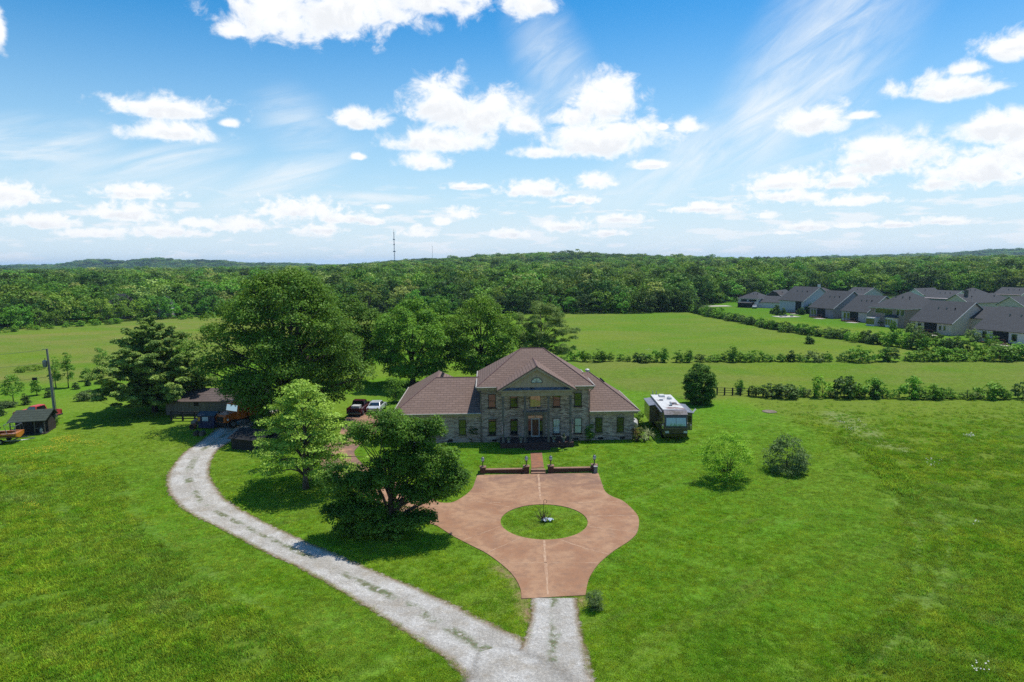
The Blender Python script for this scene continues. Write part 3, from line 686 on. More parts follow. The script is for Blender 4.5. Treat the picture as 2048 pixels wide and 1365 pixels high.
# roofs as slabs with an eave thickness
def roof(name, faces, t=0.14, parent=house, mat=None):
    mb = MB()
    for f in faces: mb.slab(f, t)
    return mb.build(name, mat or ROOF, parent)
X, Y0, Y1, YR, ZR, RX = 6.55, -0.55, 10.9, 5.2, 10.0, 1.3
main_roof = roof('main_roof', [[(-X, Y0, ZE), (X, Y0, ZE), (RX, YR, ZR), (-RX, YR, ZR)], [(X, Y1, ZE), (-X, Y1, ZE), (-RX, YR, ZR), (RX, YR, ZR)],
      [(-X, Y1, ZE), (-X, Y0, ZE), (-RX, YR, ZR)], [(X, Y0, ZE), (X, Y1, ZE), (RX, YR, ZR)]])
# portico gable: half width 4.3, front at y = -2.75, ridge runs back into the front slope
GX_, GYF, GZ = 4.3, -2.78, 9.02
sl = (ZR - ZE) / (YR - Y0); yb = Y0 + (GZ - ZE) / sl
roof('portico_roof', [[(-GX_, GYF, ZE), (0, GYF, GZ), (0, yb, GZ), (-GX_, Y0, ZE)], [(0, GYF, GZ), (GX_, GYF, ZE), (GX_, Y0, ZE), (0, yb, GZ)]])
ZL = ZW; RL = 6.55
roof('garage_roof', [[(-16, -.4, ZL), (-6.06, -.4, ZL), (-6.06, 5.5, RL), (-11.5, 5.5, RL)], [(-16, 16.5, ZL), (-16, -.4, ZL), (-11.5, 5.5, RL), (-11.5, 10.9, RL)],
      [(-7, 16.5, ZL), (-16, 16.5, ZL), (-11.5, 10.9, RL)], [(-7, 11.3, ZL), (-7, 16.5, ZL), (-11.5, 10.9, RL), (-11.5, 5.5, RL)], [(-6.06, 11.3, ZL), (-7, 11.3, ZL), (-11.5, 5.5, RL), (-6.06, 5.5, RL)]])
roof('wing_roof', [[(6.06, -.4, ZL), (11.7, -.4, ZL), (6.9, 5.6, 6.95), (6.06, 5.6, 6.95)], [(11.7, -.4, ZL), (11.7, 11.8, ZL), (6.9, 5.6, 6.95)], [(11.7, 11.8, ZL), (6.06, 11.8, ZL), (6.06, 5.6, 6.95), (6.9, 5.6, 6.95)]])
# ridge and hip caps
RIDGECAP = M('ridge_cap', C(112, 84, 82), C(126, 96, 94), 3, 0.85)
cap = MB()
for a, b in [((-X, Y0, ZE), (-RX, YR, ZR)), ((X, Y0, ZE), (RX, YR, ZR)), ((-RX, YR, ZR), (RX, YR, ZR)), ((0, GYF, GZ), (0, yb, GZ)), ((-16, -.4, ZL), (-11.5, 5.5, RL)), ((-11.5, 5.5, RL), (-6.1, 5.5, RL)),
             ((-11.5, 5.5, RL), (-11.5, 10.9, RL)), ((11.7, -.4, ZL), (6.9, 5.6, 6.95))]:
    cap.tube([a, b], 0.07, 5)
hpart(cap, 'ridge_cap', RIDGECAP)
# eaves: soffit and frieze boards under the roofs
for q in ((-6.45, -GX_ - 0.02, -0.45, -0.02), (GX_ + 0.02, 6.45, -0.45, -0.02), (-6.45, -6.06, 0.0, 10.8), (6.06, 6.45, 0.0, 10.8)):
    hpart(MB().box(*q, ZE - 0.42, ZE - 0.16), 'main_cornice', TRIM)
for q in ((-15.9, -6.07, -.3, 0.10), (6.07, 11.6, -.3, .10), (11.21, 11.6, .12, 11.7), (-15.9, -15.51, .12, 16.4)):
    hpart(MB().box(*q, ZW - .36, ZW - .15), 'wing_cornice', TRIM)
for a, b, r in [((-X - .06, Y0 - .06, ZE - .05), (-X - .06, Y1, ZE - .05), .08), ((X + .06, Y0 - .06, ZE - .05), (X + .06, Y1, ZE - .05), .08), ((-X, Y0 - .06, ZE - .06), (-GX_ - .05, Y0 - .06, ZE - .06), .07),
                ((X, Y0 - .06, ZE - .06), (GX_ + .05, Y0 - .06, ZE - .06), .07), ((-16.05, -.46, ZW - .05), (-16.05, 16.5, ZW - .05), .08), ((11.75, -.46, ZW - .05), (11.75, 11.8, ZW - .05), .07), ((-16, -.46, ZW - .05), (-6.1, -.46, ZW - .05), .07), ((6.1, -.46, ZW - .05), (11.7, -.46, ZW - .05), .07)]:
    hpart(MB().tube([a, b], r, 6), 'gutter', GUTTER)
for sx in (-1, 1):
    dp = MB(); dp.tube([(sx * 6.5, -.55, ZE - .1), (sx * 6.5, -.45, ZE - .3), (sx * 6.12, -.1, ZE - .75), (sx * 6.12, -.1, -.2)], .055, 6); hpart(dp, 'downspout', TRIM_D)
# portico: entablature, tympanum, apron flashing, columns, floor, steps
en = MB(); en.box(-3.85, 3.85, -2.5, -2.1, ZE - .72, ZE - .2); en.box(-3.85, -3.5, -2.09, -.03, ZE - .72, ZE - .2); en.box(3.5, 3.85, -2.09, -.03, ZE - .72, ZE - .2)
en.box(-4.2, 4.2, -2.7, -2.06, ZE - .19, ZE - .04); en.box(-3.84, 3.84, -2.05, -.03, ZE - .26, ZE - .2)
hpart(en, 'entablature', TRIM)
ty = MB(); ty.prism([(-3.95, ZE + .05), (3.95, ZE + .05), (0, GZ - .22)], 'y', -2.42, -2.3)
tyo = hpart(ty, 'pediment', M('pediment_board', C(186, 170, 142), C(170, 154, 128), 1.2, 0.6, stretch=(4, 1, .5)))
rk = MB()
for s in (-1, 1):
    rk.add([(s * 4.28, -2.76, ZE - .14), (0, -2.76, GZ - .16), (0, -2.76, GZ - .42), (s * 3.9, -2.76, ZE - .08), (s * 4.28, -2.43, ZE - .14), (0, -2.43, GZ - .16), (0, -2.43, GZ - .42), (s * 3.9, -2.43, ZE - .08)],
           [(0, 1, 2, 3), (4, 7, 6, 5), (0, 4, 5, 1), (3, 2, 6, 7), (0, 3, 7, 4), (1, 5, 6, 2)])
hpart(rk, 'raking_cornice', TRIM)
fl = MB(); fl.add([(-4.1, -2.72, ZE - .01), (4.1, -2.72, ZE - .01), (3.75, -2.43, ZE + .22), (-3.75, -2.43, ZE + .22), (-4.1, -2.43, ZE - .01), (4.1, -2.43, ZE - .01)], [(0, 1, 2, 3), (0, 3, 4), (1, 5, 2), (2, 5, 4, 3), (0, 4, 5, 1)])
hpart(fl, 'flashing', FLASH)
fan = MB(); fan.prism([(.58 * math.cos(math.pi * k / 14), 7.17 + .5 * math.sin(math.pi * k / 14)) for k in range(15)], 'y', -2.47, -2.43)
fano = hpart(fan, 'fan_window', GL_BLIND, tyo)
fr = MB(); fr.tube([(.6 * math.cos(math.pi * k / 14), -2.48, 7.17 + .52 * math.sin(math.pi * k / 14)) for k in range(15)], .04, 5); fr.tube([(-.62, -2.48, 7.16), (.62, -2.48, 7.16)], .035, 5)
for a in (45, 90, 135): fr.tube([(0, -2.48, 7.18), (.56 * math.cos(rad(a)), -2.48, 7.17 + .49 * math.sin(rad(a)))], .02, 4)
hpart(fr, 'fan_window_frame', GREYWOOD, tyo)
for cx in (-3.68, -1.28, 1.28, 3.68):
    cmb = MB(); cmb.box(cx - .11, cx + .11, -2.41, -2.19, .60, ZE - .725); cmb.box(cx - .16, cx + .16, -2.46, -2.14, .56, .74); cmb.box(cx - .16, cx + .16, -2.46, -2.14, ZE - .9, ZE - .73)
    hpart(cmb, 'column', GREYWOOD)
PORCHB = M('porch_brick', C(92, 66, 60), C(70, 52, 50), 5, .9, stretch=(1, 1, 3), bump=.01)
pf = MB(); pf.box(-4.0, 4.0, -2.7, -.01, -.4, .55); hpart(pf, 'porch_floor', PORCHB)
st = MB()
for k in range(3): st.box(-1.35, 1.35, -2.71 - .33 * (k + 1), -2.705 - .33 * k, -.4, .55 - .16 * (k + 1))
hpart(st, 'porch_steps', PORCHB)
# windows
def window(x, zb, zt, wd, mat, y=0.0, lintel=True, blind=None):
    mb = MB(); h = wd / 2; F = .06
    mb.box(x - h, x - h + F, y - .07, y - .005, zb, zt); mb.box(x + h - F, x + h, y - .07, y - .005, zb, zt); mb.box(x - h + F, x + h - F, y - .07, y - .005, zt - F, zt); mb.box(x - h + F, x + h - F, y - .07, y - .005, zb, zb + F)
    zm = (zb + zt) / 2; mb.box(x - h + F, x + h - F, y - .065, y - .005, zm - .03, zm + .03)
    wo = hpart(mb, 'window', DARKF)
    p = MB(); p.box(x - h + F, x + h - F, y - .04, y - .003, zb + F, zm - .03); p.box(x - h + F, x + h - F, y - .045, y - .003, zm + .03, zt - F); hpart(p, 'pane', mat, wo)
    s = MB(); s.box(x - h - .08, x + h + .08, y - .12, y - .004, zb - .12, zb - .005); hpart(s, 'sill', PORCHB if y == 0 else TRIM_D, wo)
    if lintel:
        l = MB(); l.prism([(x - h - .02, zt + .01), (x + h + .02, zt + .01), (x + h + .12, zt + .26), (x - h - .12, zt + .26)], 'y', y - .03, y - .004); l.prism([(x - .09, zt + .01), (x + .09, zt + .01), (x + .13, zt + .32), (x - .13, zt + .32)], 'y', y - .06, y - .031); hpart(l, 'lintel', LINTEL, wo)
    return wo
LINTEL = M('lintel_brick', C(176, 166, 158), C(140, 128, 122), 5, .9, stretch=(4, 4, .6))
for x, m in ((-4.85, GL_REFL), (-2.4, GL_DARK), (2.4, GL_BLIND), (4.82, GL_BLIND)): window(x, .87, 2.64, .82, m)
for x, m, zt in ((-4.85, GL_REFL, 5.5), (-2.4, GL_REFL, 5.5), (2.4, GL_REFL, 5.5), (4.82, GL_REFL, 5.5)): window(x, 3.98, zt, .82, m)
for x in (-8.2, -11.05, -13.6): window(x, .87, 2.62, .78, GL_REFL, y=.12)
for x in (7.2, 9.65): window(x, .87, 2.62, .8, GL_DARK, y=.12)
aw = MB(); arch = [(-.57, 4.02), (.57, 4.02), (.57, 4.95)] + [(.57 * math.cos(math.pi * k / 12), 4.95 + .5 * math.sin(math.pi * k / 12)) for k in range(1, 12)] + [(-.57, 4.95)]
awo = hpart(MB().prism([(p[0] * 1.1, 4.02 + (p[1] - 4.02) * 1.04 - .03) for p in arch], 'y', -.05, -.004), 'arched_window', TRIM_D)
aw.prism(arch, 'y', -.075, -.051); hpart(aw, 'pane', GL_CURT, awo)
hpart(MB().box(-.72, .72, -.14, -.004, 3.84, 3.97), 'sill', FLASH, awo)
# entrance: surround, transom, door with side lights, ledge above
su = MB(); su.box(-1.1, -.82, -.22, -.004, .56, 3.1); su.box(.82, 1.1, -.22, -.004, .56, 3.1); su.box(-1.2, 1.2, -.28, -.004, 3.105, 3.42)
hpart(su, 'door_surround', TRIM_D)
hpart(MB().box(-1.4, 1.4, -.40, -.004, 3.43, 3.55), 'door_ledge', FLASH)
hpart(MB().box(-.81, .81, -.06, -.004, 2.68, 2.98), 'transom', GL_CURT)
dr = MB(); dr.box(-.36, .36, -.05, -.004, .62, 2.56); dro = hpart(dr, 'front_door', DOORWOOD)
df = MB(); df.box(-.47, -.37, -.09, -.004, .57, 2.66); df.box(.37, .47, -.09, -.004, .57, 2.66); df.box(-.369, .369, -.09, -.004, 2.57, 2.66); df.box(-.369, .369, -.09, -.055, .57, .69); hpart(df, 'storm_frame', WHITEF, dro)
hpart(MB().tube([(.28, -.1, 1.5), (.28, -.1, 1.7)], .02, 5), 'handle', METAL, dro)
hpart(MB().tube([(0, -.09, 2.28), (0, -.09, 2.5)], .03, 5), 'door_lamp', M('lamp_brass', C(220, 170, 90), None, 3, .4), dro)
for s in (-1, 1):
    q = MB(); q.box(s * .64 - .15, s * .64 + .15, -.05, -.004, .75, 2.6); hpart(q, 'sidelight', GL_DARK)
    q = MB(); q.box(s * .64 - .165, s * .64 + .165, -.04, -.004, .57, .745); hpart(q, 'sidelight_panel', TRIM_D)
for x in (-4.6, 4.6): hpart(MB().box(x - .28, x + .28, -.06, -.004, .1, .34), 'foundation_vent', DARK)
for x in (7.4, 9.9, -9.6): hpart(MB().box(x - .28, x + .28, .06, .116, .1, .34), 'foundation_vent', DARK)
# roof vents in a row on the right hand slopes and one white turbine
def slope_vent(p, q, k, nrm, hw=.16):
    c = Vector(p).lerp(Vector(q), k) + Vector(nrm) * .05
    mb = MB(); mb.box(-hw, hw, -hw, hw, -.02, .14); o = hpart(mb, 'roof_vent', DARK); o.location = c
    o.rotation_euler = Vector(nrm).to_track_quat('Z', 'Y').to_euler(); return o
nr = Vector((RL - ZL, 0, 4.5)).normalized()
for k in (.15, .4, .65, .9): slope_vent((-11.0, 6.6, 6.2), (-11.0, 10.6, 6.2), k, nr)
nr = Vector((6.95 - ZL, 0, 4.8)).normalized()
for k in (.1, .5, .9): slope_vent((8.4, 4.6, 5.87), (8.4, 6.4, 5.87), k, nr)
tv = MB(); tv.lathe([(.16, -.3), (.16, .1), (.28, .15), (.28, .32), (.12, .42), (.02, .44)], 6.75, 6.1, 12, 6.85); hpart(tv, 'roof_turbine', WHITEF)

def hw(x, y, z=0.0):
    """house-local to world"""
    c, s = math.cos(HROT), math.sin(HROT); return (HP.x + x * c - y * s, HP.y + x * s + y * c, HP.z + z)
# porch urns
URN = M('urn_stone', C(150, 152, 146), C(116, 120, 114), 6, .8)
SOIL = M('urn_plant', C(70, 88, 48), C(52, 66, 38), 8, .9)
ulabs = {-3.1: 'grey stone urn on the porch, first from the left column', -1.75: 'grey stone urn on the porch just left of the entry steps', 1.85: 'grey stone urn on the porch just right of the entry steps', 2.95: 'darker stone urn with a plant beside the right end column of the porch'}
for x, lb in ulabs.items():
    u = thing('porch_urn', lb, 'urn', hw(x, -2.35, .55), 0, 'stone urns along the front porch')
    MB().lathe([(.16, 0), (.16, .06), (.07, .12), (.07, .2), (.2, .34), (.24, .5), (.28, .54), (.22, .55), (.2, .5), (.02, .48)], n=12).build('bowl', URN, u, smooth=True)
    MB().lathe([(.17, .48), (.19, .56), (.1, .64 if x < 2.5 else .85), (.01, .68 if x < 2.5 else .95)], n=9).build('plant', SOIL, u)
# flags hanging from the end columns
def flag_material():
    m = bpy.data.materials.new('flag_cloth'); m.use_nodes = True; t = NT(m.node_tree); b = m.node_tree.nodes['Principled BSDF']
    sp = t.n('ShaderNodeSeparateXYZ', inp={0: t.n('ShaderNodeTexCoord').outputs['UV']})
    stripe = t.m('GREATER_THAN', t.m('FRACT', t.m('MULTIPLY', sp.outputs[1], 6.5)), 0.5)
    col = t.mix(stripe, C(170, 30, 44), C(226, 222, 220))
    canton = t.m('MULTIPLY', t.m('LESS_THAN', sp.outputs[0], 0.42), t.m('GREATER_THAN', sp.outputs[1], 0.4615))
    st = t.n('ShaderNodeTexVoronoi', inp={'Vector': t.n('ShaderNodeTexCoord').outputs['UV'], 'Scale': 14.0, 'Randomness': 0.0})
    col = t.mix(canton, col, t.mix(t.m('LESS_THAN', st.outputs[0], 0.28), C(34, 40, 92), C(226, 222, 220)))
    t.l.new(col, b.inputs['Base Color']); b.inputs['Roughness'].default_value = .8; return m
FLAGM = flag_material()
def flag(x, side, label):
    o = thing('flag', label, 'flag', hw(x, -2.4, 2.6), HROT, 'flags on the portico columns')
    tip = Vector((side * .45, -.75, .75)); MB().tube([(0, 0, 0), tip], .018, 6).build('flag_pole', GREYWOOD, o)
    # cloth hanging in folds from the upper part of the pole: u along the drop, v across the hoist
    V, Q, UV = [], [], []; nu, nv = 14, 10; H_ = 1.45
    for i in range(nu + 1):
        for j in range(nv + 1):
            u, v = i / nu, j / nv; base = tip.lerp(Vector((0, 0, 0)), .04 + .62 * (1 - v))
            gather = 1 - .62 * u
            mid = tip.lerp(Vector((0, 0, 0)), .35); q = mid.lerp(base, gather)
            q = q + Vector((.06 * math.sin(v * 9 + u * 3) * u, .07 * math.cos(v * 10 + u * 2) * u, 0)); z = base.z * (1 - u) + (mid.z - H_) * u + .1 * v * u
            V.append((q.x, q.y, z)); UV.append((u, v))
    for i in range(nu):
        for j in range(nv): a = i * (nv + 1) + j; Q.append((a, a + 1, a + nv + 2, a + nv + 1))
    me = np_mesh('flag_cloth', V, Q, FLAGM); ul = me.uv_layers.new()
    for lp in me.loops: ul.data[lp.index].uv = UV[lp.vertex_index]
    link('flag_cloth', me, o)
flag(-3.68, -.3, 'striped flag with a blue canton hanging from the left porch column')
flag(3.68, .5, 'striped flag with a blue canton hanging from the right porch column')

# ------------------------------------------------------------------ low retaining wall, pillars and lamps
def wall_pt(px, py=948): return P(px, py)
wy = lambda x: WALL_Y0 + (x - 2.5) * WALL_SL
def brick_run(x0, x1, label):
    xm = (x0 + x1) / 2; a = math.atan(WALL_SL); L = abs(x1 - x0) / math.cos(a)
    o = thing('garden_wall', label, 'wall', (xm, wy(xm), -.35), a, 'low brick walls along the concrete drive')
    MB().box(-L / 2, L / 2, -.17, .17, -.1, .40).build('wall', BRICKRED, o); MB().box(-L / 2, L / 2, -.21, .21, .402, .48).build('coping', STONECAP, o)
    for s in (-1, 1):
        MB().box(s * (L / 2 + .28) - .27, s * (L / 2 + .28) + .27, -.27, .27, -.1, .66).build('pillar', BRICKRED, o)
        MB().box(s * (L / 2 + .28) - .32, s * (L / 2 + .28) + .32, -.32, .32, .662, .74).build('pillar_cap', STONECAP, o)
    return o, a, L
sc_ = 66.0 / FPX
xw = lambda px: (px - 1024) / FPX * 66.2
runs = [(xw(957.5), xw(1056.5), 'low red brick wall left of the walkway, along the drive'), (xw(1094), xw(1194), 'low red brick wall right of the walkway, along the drive')]
LAMPGLASS = M('lamp_glass', C(226, 228, 224), C(200, 204, 200), 4, .3)
LAMPMETAL = M('lamp_metal', C(88, 86, 84), C(62, 60, 60), 5, .5, metal=.3)
lamp_n = 0
lamp_labels = ['globe lantern on the far left brick pillar of the low wall', 'globe lantern on the pillar just left of the walkway steps', 'globe lantern on the pillar just right of the walkway steps', 'globe lantern on the far right brick pillar of the low wall']
for x0, x1, lb in runs:
    o, a, L = brick_run(x0 + .56, x1 - .56, lb); xm = (x0 + x1) / 2
    for s in (-1, 1):
        d = s * (L / 2 + .28); lx, ly = o.location.x + d * math.cos(a), o.location.y + d * math.sin(a)
        l = thing('pillar_lantern', lamp_labels[lamp_n], 'lantern', (lx, ly, -.35 + .74), 0, 'lanterns on the low wall pillars'); lamp_n += 1
        MB().lathe([(.14, 0), (.14, .04), (.05, .08), (.05, .4), (.11, .46), (.13, .5)], n=10).build('stem', LAMPMETAL, l)
        MB().lathe([(.10, .5), (.15, .60), (.16, .70), (.13, .80)], n=12).build('globe', LAMPGLASS, l, smooth=True)
        MB().lathe([(.18, .80), (.15, .86), (.05, .94), (.02, 1.02)], n=10).build('lamp_cap', METAL, l)
bx = thing('utility_box', 'small pale grey box at the front of the far right wall pillar', 'box', (xw(1189.5), wy(xw(1189.5)) - .5, -.32), .04)
MB().box(-.17, .17, -.13, .13, 0, .62).build('case', M('box_grey', C(150, 146, 142), C(126, 122, 120), 4, .6), bx, bevel=.02); MB().box(-.19, .19, -.15, .15, .622, .68).build('lid', M('box_lid', C(196, 194, 190), None, 4, .6), bx)
stp = MB(); xa, xb = xw(1060), xw(1089); ym = wy((xa + xb) / 2)
stp.box(xa, xb, ym - .55, ym - .14, -.4, -.20); stp.box(xa, xb, ym - .135, ym + .5, -.4, -.02)
tag(stp.build('walkway_steps', STONECAP), 'two broad tan steps between the low wall pillars', kind='structure')

# ------------------------------------------------------------------ garden trees
ROUND = [(0, 0), (.12, .35), (.25, .8), (.45, 1), (.65, .97), (.82, .72), (.93, .42), (1, .12)]
TALLR = [(0, 0), (.2, .5), (.35, .9), (.55, 1), (.75, .8), (.9, .45), (1, .1)]
EGG = [(0, .25), (.1, .62), (.3, .95), (.5, 1), (.7, .9), (.85, .66), (.95, .36), (1, .1)]
CONE = [(0, .7), (.15, 1), (.4, .8), (.7, .45), (.9, .2), (1, .03)]
VASE = [(0, .2), (.1, .5), (.3, .75), (.55, 1), (.8, .95), (.92, .6), (1, .2)]
LF_DARK = leaf_mat('leaf_dark', C(50, 86, 28), C(84, 116, 36), 0.32, g_=2.1)
LF_MID = leaf_mat('leaf_mid', C(66, 104, 28), C(100, 134, 40), 0.36, g_=2.1)
LF_LOCUST = leaf_mat('leaf_locust', C(106, 138, 56), C(136, 164, 70), 0.38, g_=1.9)
LF_OAK = leaf_mat('leaf_oak', C(44, 82, 28), C(84, 122, 46), 0.42, gloss=0.02, g_=2.4)
LF_LIME = leaf_mat('leaf_lime', C(108, 160, 42), C(136, 178, 52), 0.45, g_=2.1)
LF_PINE = leaf_mat('needle_pine', C(80, 104, 56), C(116, 138, 74), 0.3, g_=2.5)
LF_PINE2 = leaf_mat('needle_pine_blue', C(84, 110, 62), C(110, 134, 78), 0.3, g_=2.0)
LF_GREY = leaf_mat('leaf_grey', C(60, 84, 52), C(92, 112, 74), 0.25)
LF_SHRUB = leaf_mat('leaf_shrub', C(62, 100, 32), C(84, 122, 42), 0.3)
LF_YEW = leaf_mat('leaf_yew', C(40, 66, 32), C(58, 82, 40), 0.2)

def measure(base, top, half):
    p = P(*base); k = depth(p) / FPX
    return p, zat(p, top) - p.z, half * k
def tree(name, label, base, top, half, prof, mat, seed, nclump, per, rc, leaf, r0, cat='tree', group=None, nl=14, bark=BARK, flat=.75, z0=.2, off=(0, 0), surf=.55, lob=.22, up=.5, shell=.55, multi=1, ttop=.62, fork=.45, start=.2, aspect=.62, rotz=0):
    p, H, R = measure(base, top, half); rng = np.random.default_rng(seed)
    o = thing(name, label, cat, p, 0, group)
    cs, v, q = crown(rng, H, R - rc * .55, prof, nclump, per, rc, leaf, flat, surf, off, lob, z0, up, shell, aspect)
    k = (H) / max(v[:, 2].max(), .1); v[:, 2] *= k; cs[:, 2] *= k
    v[:, 2] = np.maximum(v[:, 2], .05)
    link('crown', np_mesh('crown', v, q, mat), o)
    mb = limbs(MB(), rng, cs, H, r0, ttop, (off[0] * .5, off[1] * .5), nl, start, multi, fork); mb.build('trunk', bark, o, smooth=True)
    return o

tree('locust_tree', 'bright light green tree with layered branches, standing between the gravel lane and the concrete drive', (612, 978), 760, 112,
     [(0, 0), (.12, .55), (.2, .95), (.35, 1), (.5, .95), (.62, .78), (.78, .62), (.9, .42), (1, .12)], LF_LOCUST, 11, 150, 170, 1.05, .21, .24, flat=.34, nl=46, z0=.23, surf=.25, lob=.3, up=.9, shell=.25, bark=BARK_PALE, ttop=.8, fork=.75, start=.12)
def lobed_tree(name, label, base, lobes, mat, seed, rc, per, leaf, r0, nl, cat='tree'):
    """crown made of separate boughs: lobes are (across, up, half width, half height) in metres from the foot, measured on the photo"""
    p = P(*base); k = depth(p) / FPX; rng = np.random.default_rng(seed); o = thing(name, label, cat, p); cs = []
    for (px, py, rx, ry) in lobes:
        c = np.array([(px - base[0]) * k, 0, (base[1] - py) * k * 1.06]); r = np.array([rx * k, min(rx, 1.2 * ry) * k, ry * k]); n = int(6 + 2.1 * r[0] * r[2] / rc ** 2 * 2.1); u = rng.normal(size=(n, 3)); u /= np.linalg.norm(u, axis=1, keepdims=True)
        q = c + u * np.maximum(r - rc * .5, .1) * (rng.uniform(.05, 1, n) ** .5)[:, None]; q[:, 1] += rng.normal(0, .3, n); cs.append(q)
    cs = np.concatenate(cs); cs[:, 2] = np.maximum(cs[:, 2], rc * .5); rr = rc * rng.uniform(.55, 1.35, len(cs)); cnt = (per * (rr / rc) ** 2).astype(int) + 4; ix = np.repeat(np.arange(len(cs)), cnt); u = rng.normal(size=(len(ix), 3)); u /= np.linalg.norm(u, axis=1, keepdims=True)
    u[:, 2] = np.where(u[:, 2] < -.3, -u[:, 2] * .6, u[:, 2]); v = cs[ix] + u * (rr[ix] * (.55 + .45 * rng.uniform(size=len(ix)) ** .5) * rng.uniform(.75, 1.15, len(ix)))[:, None] * np.array([1, 1, .75]); v[:, 2] = np.maximum(v[:, 2], .06)
    v, q = cards(v, leaf, rng, .35, .62, outw=u * .9); link('crown', np_mesh('crown', v, q, mat), o)
    H = cs[:, 2].max() + rc; limbs(MB(), rng, cs, H, r0, .55, (.5, .1), nl, .12, 1, .4).build('trunk', BARK, o, smooth=True); return o
lobed_tree('oak_tree', 'dark green broad tree between the gravel lane and the concrete circle', (776, 1072), [(812, 868, 92, 56), (868, 930, 72, 58), (800, 935, 78, 48), (690, 968, 58, 44), (735, 1015, 72, 50), (782, 1052, 74, 40), (852, 1040, 30, 20), (912, 965, 30, 28), (722, 874, 30, 18), (752, 962, 46, 34), (700, 1060, 40, 26), (840, 880, 60, 40), (838, 985, 58, 34), (690, 1015, 46, 34), (880, 985, 40, 26)],
           LF_OAK, 7, .74, 175, .19, .22, 50)
tree('large_maple', 'largest tree, wide dark green crown over the lane left of the house', (578, 850), 534, 146,
     [(0, 0), (.14, .5), (.25, .82), (.42, 1), (.6, .97), (.75, .84), (.88, .58), (.96, .34), (1, .12)], LF_DARK, 3, 340, 300, 1.7, .29, .62, nl=56, z0=.12, surf=.45, lob=.36, shell=.62, ttop=.66, fork=.42, start=.14)
tree('shade_tree', 'dark tree squeezed between the largest tree and the tree behind the garage', (708, 765), 588, 58, TALLR, LF_DARK, 21, 170, 150, 1.35, .34, .35, z0=.18, lob=.3)
tree('shade_tree', 'round full green tree behind the garage roof of the brick house', (826, 772), 592, 84, ROUND, LF_MID, 22, 210, 190, 1.4, .32, .42, z0=.14, nl=22, lob=.26, start=.12)
tree('shade_tree', 'round bright topped tree just left of the main roof, behind the house', (962, 765), 586, 74, ROUND, LF_MID, 23, 200, 190, 1.4, .32, .4, z0=.16, nl=20, lob=.3)
tree('shade_tree', 'narrow dark tree showing between the two round trees behind the house', (882, 742), 596, 34, TALLR, LF_DARK, 24, 60, 90, 1.3, .38, .25, z0=.2)

def pine(name, label, base, top, half, seed, mat, tiers=15, droop=.12, r0=.28, z0=.10, prof=None, dens=1.0, tuft=.42, cat='pine tree', up=.45):
    p, H, R = measure(base, top, half); rng = np.random.default_rng(seed); o = thing(name, label, cat, p)
    mb = MB(); mb.tube([(0, 0, -.15), (0, 0, H * .3), (rng.normal() * .1, rng.normal() * .1, H * .7), (0, 0, H * .97)], [r0 * 1.3, r0, r0 * .55, .03], 8)
    pts = []; prof = prof or [(0, .8), (.12, 1), (.3, .97), (.5, .8), (.7, .55), (.85, .34), (1, .04)]
    ts = [a for a, b in prof]; rs = [b for a, b in prof]
    for i in range(tiers):
        t = z0 + (1 - z0) * (i + .5) / tiers; nb = int(rng.integers(5, 9))
        a0 = rng.uniform(0, 6.28)
        for j in range(nb):
            a = a0 + 6.283 * j / nb + rng.normal() * .25; L = R * np.interp(t, ts, rs) * rng.uniform(.68, 1.12)
            z = t * H + rng.normal() * .15; d = np.array([math.cos(a), math.sin(a)])
            bp = [(0, 0, z)]; 
            for k in range(1, 6):
                s = k / 5; bp.append((d[0] * L * s, d[1] * L * s, z + L * (-droop * s + up * .75 * s ** 2.5)))
            mb.tube(bp, [.06 + .02 * L / 3, .055, .045, .035, .025, .012], 4)
            for sk in ((.25, .4, .55, .7, .84, .97, 1.06) if L > 1.6 else (.4, .7, 1.0)):
                if rng.uniform() < .08: continue
                off = rng.normal(0, .10) * L
                pts.append((d[0] * L * sk - d[1] * off, d[1] * L * sk + d[0] * off, z + L * (-droop * sk + up * .75 * sk ** 2.5) + .12, (.25 + .045 * L) * rng.uniform(.7, 1.25)))
    for k in range(5): pts.append((rng.normal(0, .1), rng.normal(0, .1), H * (.84 + .035 * k), .3))
    c = np.array(pts); cnt = (dens * 230 * (c[:, 3] / .5) ** 2).astype(int) + 20; ix = np.repeat(np.arange(len(c)), cnt); u = rng.normal(size=(len(ix), 3)); u /= np.linalg.norm(u, axis=1, keepdims=True)
    u[:, 2] = np.where(u[:, 2] < -.2, -u[:, 2], u[:, 2]); cc = c[ix, :3] + u * (c[ix, 3] * rng.uniform(.55, 1.25, len(ix)))[:, None] * np.array([1.15, 1.15, .55]); cc[:, 2] = np.maximum(cc[:, 2], .1)
    v, q = cards(cc, tuft, rng, .3, .28, outw=u * .7)
    link('crown', np_mesh('crown', v, q, mat), o); mb.build('trunk', BARK, o, smooth=True); return o
pine('pine_tree', 'broad dark pine standing between the utility pole and the grey garage', (310, 824), 640, 106, 31, LF_PINE, tiers=21, r0=.34, z0=.08, dens=1.15)
tree('pine_tree', 'feathery pine rising behind the right side of the main roof', (1083, 748), 600, 66, [(0, 0), (.1, .35), (.25, .7), (.45, .95), (.65, 1), (.82, .85), (.93, .55), (1, .2)], LF_PINE2, 32, 190, 210, .95, .42, .3, 'pine tree', nl=40, z0=.12, surf=.3, lob=.34, shell=.35, aspect=.2, up=.2, flat=.7, ttop=.8, fork=.6)

